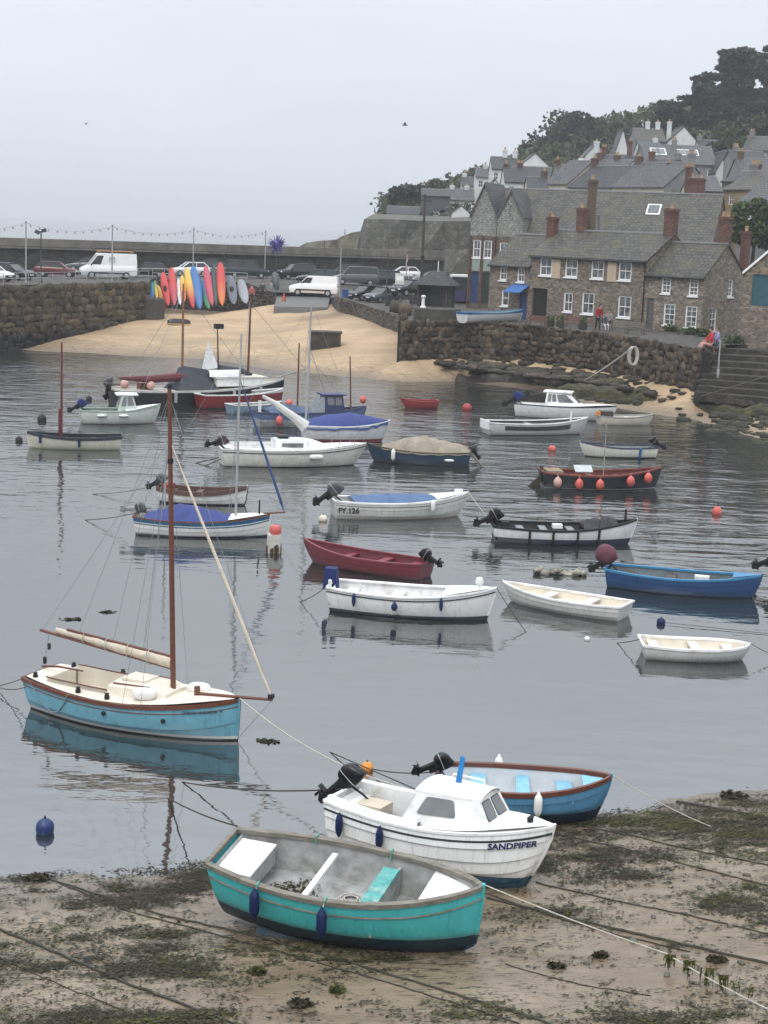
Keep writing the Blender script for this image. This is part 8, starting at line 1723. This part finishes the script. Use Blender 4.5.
clump('rounded green weed clump left of the turquoise boat', 257, 974, .10, 160, wm2); clump('small green weed clump in front of the turquoise boat', 337, 992, .09, 140, wm2); clump('dark weed heap near the bottom centre', 300, 1006, .13, 160, wm1); clump('dark weed heap beside the white bow', 600, 957, .10, 120, wm1, .08); clump('dark weed lump at the far right waterline', 733, 797, .22, 200, wm1, .14); clump('green weed heap at the left end of the tide line', 38, 880, .16, 200, wm1); clump('dark weed lump right of the thick rope', 716, 961, .12, 130, wm1, .07); clump('weed lump on the sand in the lower right', 556, 968, .10, 120, wm1, .07)
# weed hanging from the pale rope in the corner
for k, (px, py, ln, lab) in enumerate(((669, 972, .30, 'leftmost green weed tassel on the pale rope'), (688, 978, .34, 'second green weed tassel on the pale rope'), (706, 986, .42, 'largest green weed tassel on the pale rope'), (722, 993, .34, 'fourth green weed tassel on the pale rope'), (734, 999, .20, 'small green weed tassel on the pale rope'), (750, 1006, .18, 'last green weed tassel near the corner'), (567, 930, .16, 'small weed tassel near the middle of the pale rope'))):
    p = gp(px, py, .26 if k < 6 else .3); t = thing('weed_tassel', lab, 'seaweed', p, group='weed hanging from the pale rope'); rr = random.Random(k); mb = MB()
    for j in range(14 if k < 4 else 5):
        x = rr.uniform(-.07, .07) * (1.4 if k in (1, 2) else 1); l = ln * rr.uniform(.15, 1.05) * (1.0 - 4 * abs(x)); y = 0; pts = []
        for i in range(5): z = -l * i / 4; x += rr.uniform(-.012, .012); y += rr.uniform(-.015, .015); w_ = .010 * (1.3 - i * .22) * rr.uniform(.6, 1.5); pts.append([(x - w_, y, z + .01), (x + w_, y + rr.uniform(-.01, .01), z + .01)])
        mb.grid(pts)
    mb.build('frond', wm2, t)
    V, F = leaves([((0, 0, -ln * .35), (.045 if k in (1, 2) else .03, .02, ln * .4), 46 if k < 4 else 14)], .038, 0, .05); link('leaves', fastmesh('leaves', V, F, wm2, False), t)
rr = random.Random(61)
for k in range(26):
    px, py = rr.uniform(500, 770), rr.uniform(850, 1015); p = gp(px, py, .0); o = link('pebble', wv[k % 4]); s = rr.uniform(.02, .05); o.location = p + Vector((0, 0, s * .3)); o.scale = (s * 1.5, s, s * .7); o.rotation_euler = (0, 0, rr.uniform(0, 6)); tag(o, 'small dark pebble lying on the sand', 'pebble', 'pebbles scattered on the foreshore')
for px, py, r_, lab in ((70, 619, .2, 'dark scrap of weed floating left of the mast'), (108, 612, .13, 'smaller scrap of weed floating near the boom'), (268, 741, .16, 'scrap of weed floating off the blue bow')):
    V, F = leaves([((0, 0, .01), (r_ * 1.7, r_ * .7, .012), 60)], .09, .8, .1); t = thing('floating_weed', lab, 'seaweed', at(px, py, .01), group='weed adrift on the water'); link('fronds', fastmesh('fronds', V, F, wm1, False), t)
# gulls
p = atD(405, 125, 120); mb = MB(); mb.blob((0, 0, 0), (.22, .07, .07), 10, 6)
for sd in (-1, 1): mb.add([(.08, sd * .03, .03), (-.08, sd * .03, .03), (-.10, sd * .35, .16), (.06, sd * .35, .18), (-.12, sd * .7, .08)], [(0, 1, 2, 3), (3, 2, 4)])
o = mb.build('gull', mat('grey gull', (.25, .26, .27), .7), None, True); o.location = p; tag(o, 'gull flying high over the pier', 'bird')
p = atD(86, 124, 160); o = link('gull', o.data); o.location = p; o.rotation_euler = (0, 0, 1); o.scale = (.8, .8, .8); tag(o, 'tiny distant gull in the sky at the left', 'bird')

# tone-curve contrast baked into the base colours: deeper darks, brighter whites
def _curve(c):
    l = .3 * c[0] + .6 * c[1] + .1 * c[2]; k = min(1.12, (max(l, .002) / .5) ** .2)
    return tuple(min(.86, v * k) for v in c[:3]) + (1,)
for mm in bpy.data.materials:
    if not mm.use_nodes or mm.name == 'harbour water' or 'foliage' in mm.name or 'seaweed' in mm.name: continue
    for nd in mm.node_tree.nodes:
        if nd.type == 'MIX' and nd.data_type == 'RGBA' and nd.blend_type == 'MIX':
            mult = any(l.to_node.type == 'MIX' and l.to_node.blend_type == 'MULTIPLY' for l in nd.outputs['Result'].links) and not nd.inputs['A'].is_linked
            if mult: continue
            for key in ('A', 'B'):
                ip = [i for i in nd.inputs if i.name == key and i.type == 'RGBA'][0]
                if not ip.is_linked: ip.default_value = _curve(ip.default_value)
        elif nd.type == 'VALTORGB':
            for e in nd.color_ramp.elements: e.color = _curve(e.color)
        elif nd.type == 'TEX_BRICK':
            for key in ('Color1', 'Color2', 'Mortar'): nd.inputs[key].default_value = _curve(nd.inputs[key].default_value)
# ================================================================== HAZE
m, n, b = _base('sea haze'); n.nodes.remove(b); pv = n.nodes.new('ShaderNodeVolumePrincipled'); pv.inputs['Color'].default_value = (.93, .955, .985, 1); pv.inputs['Density'].default_value = .0004; pv.inputs['Anisotropy'].default_value = 0.1
n.links.new(pv.outputs[0], [q for q in n.nodes if q.type == 'OUTPUT_MATERIAL'][0].inputs['Volume'])
mb = MB(); mb.box((0, 3600, 41), (14600, 7900, 92)); hz = mb.build('haze', m); hz['kind'] = 'stuff'; hz['label'] = 'thin sea haze hanging over harbour and hill'
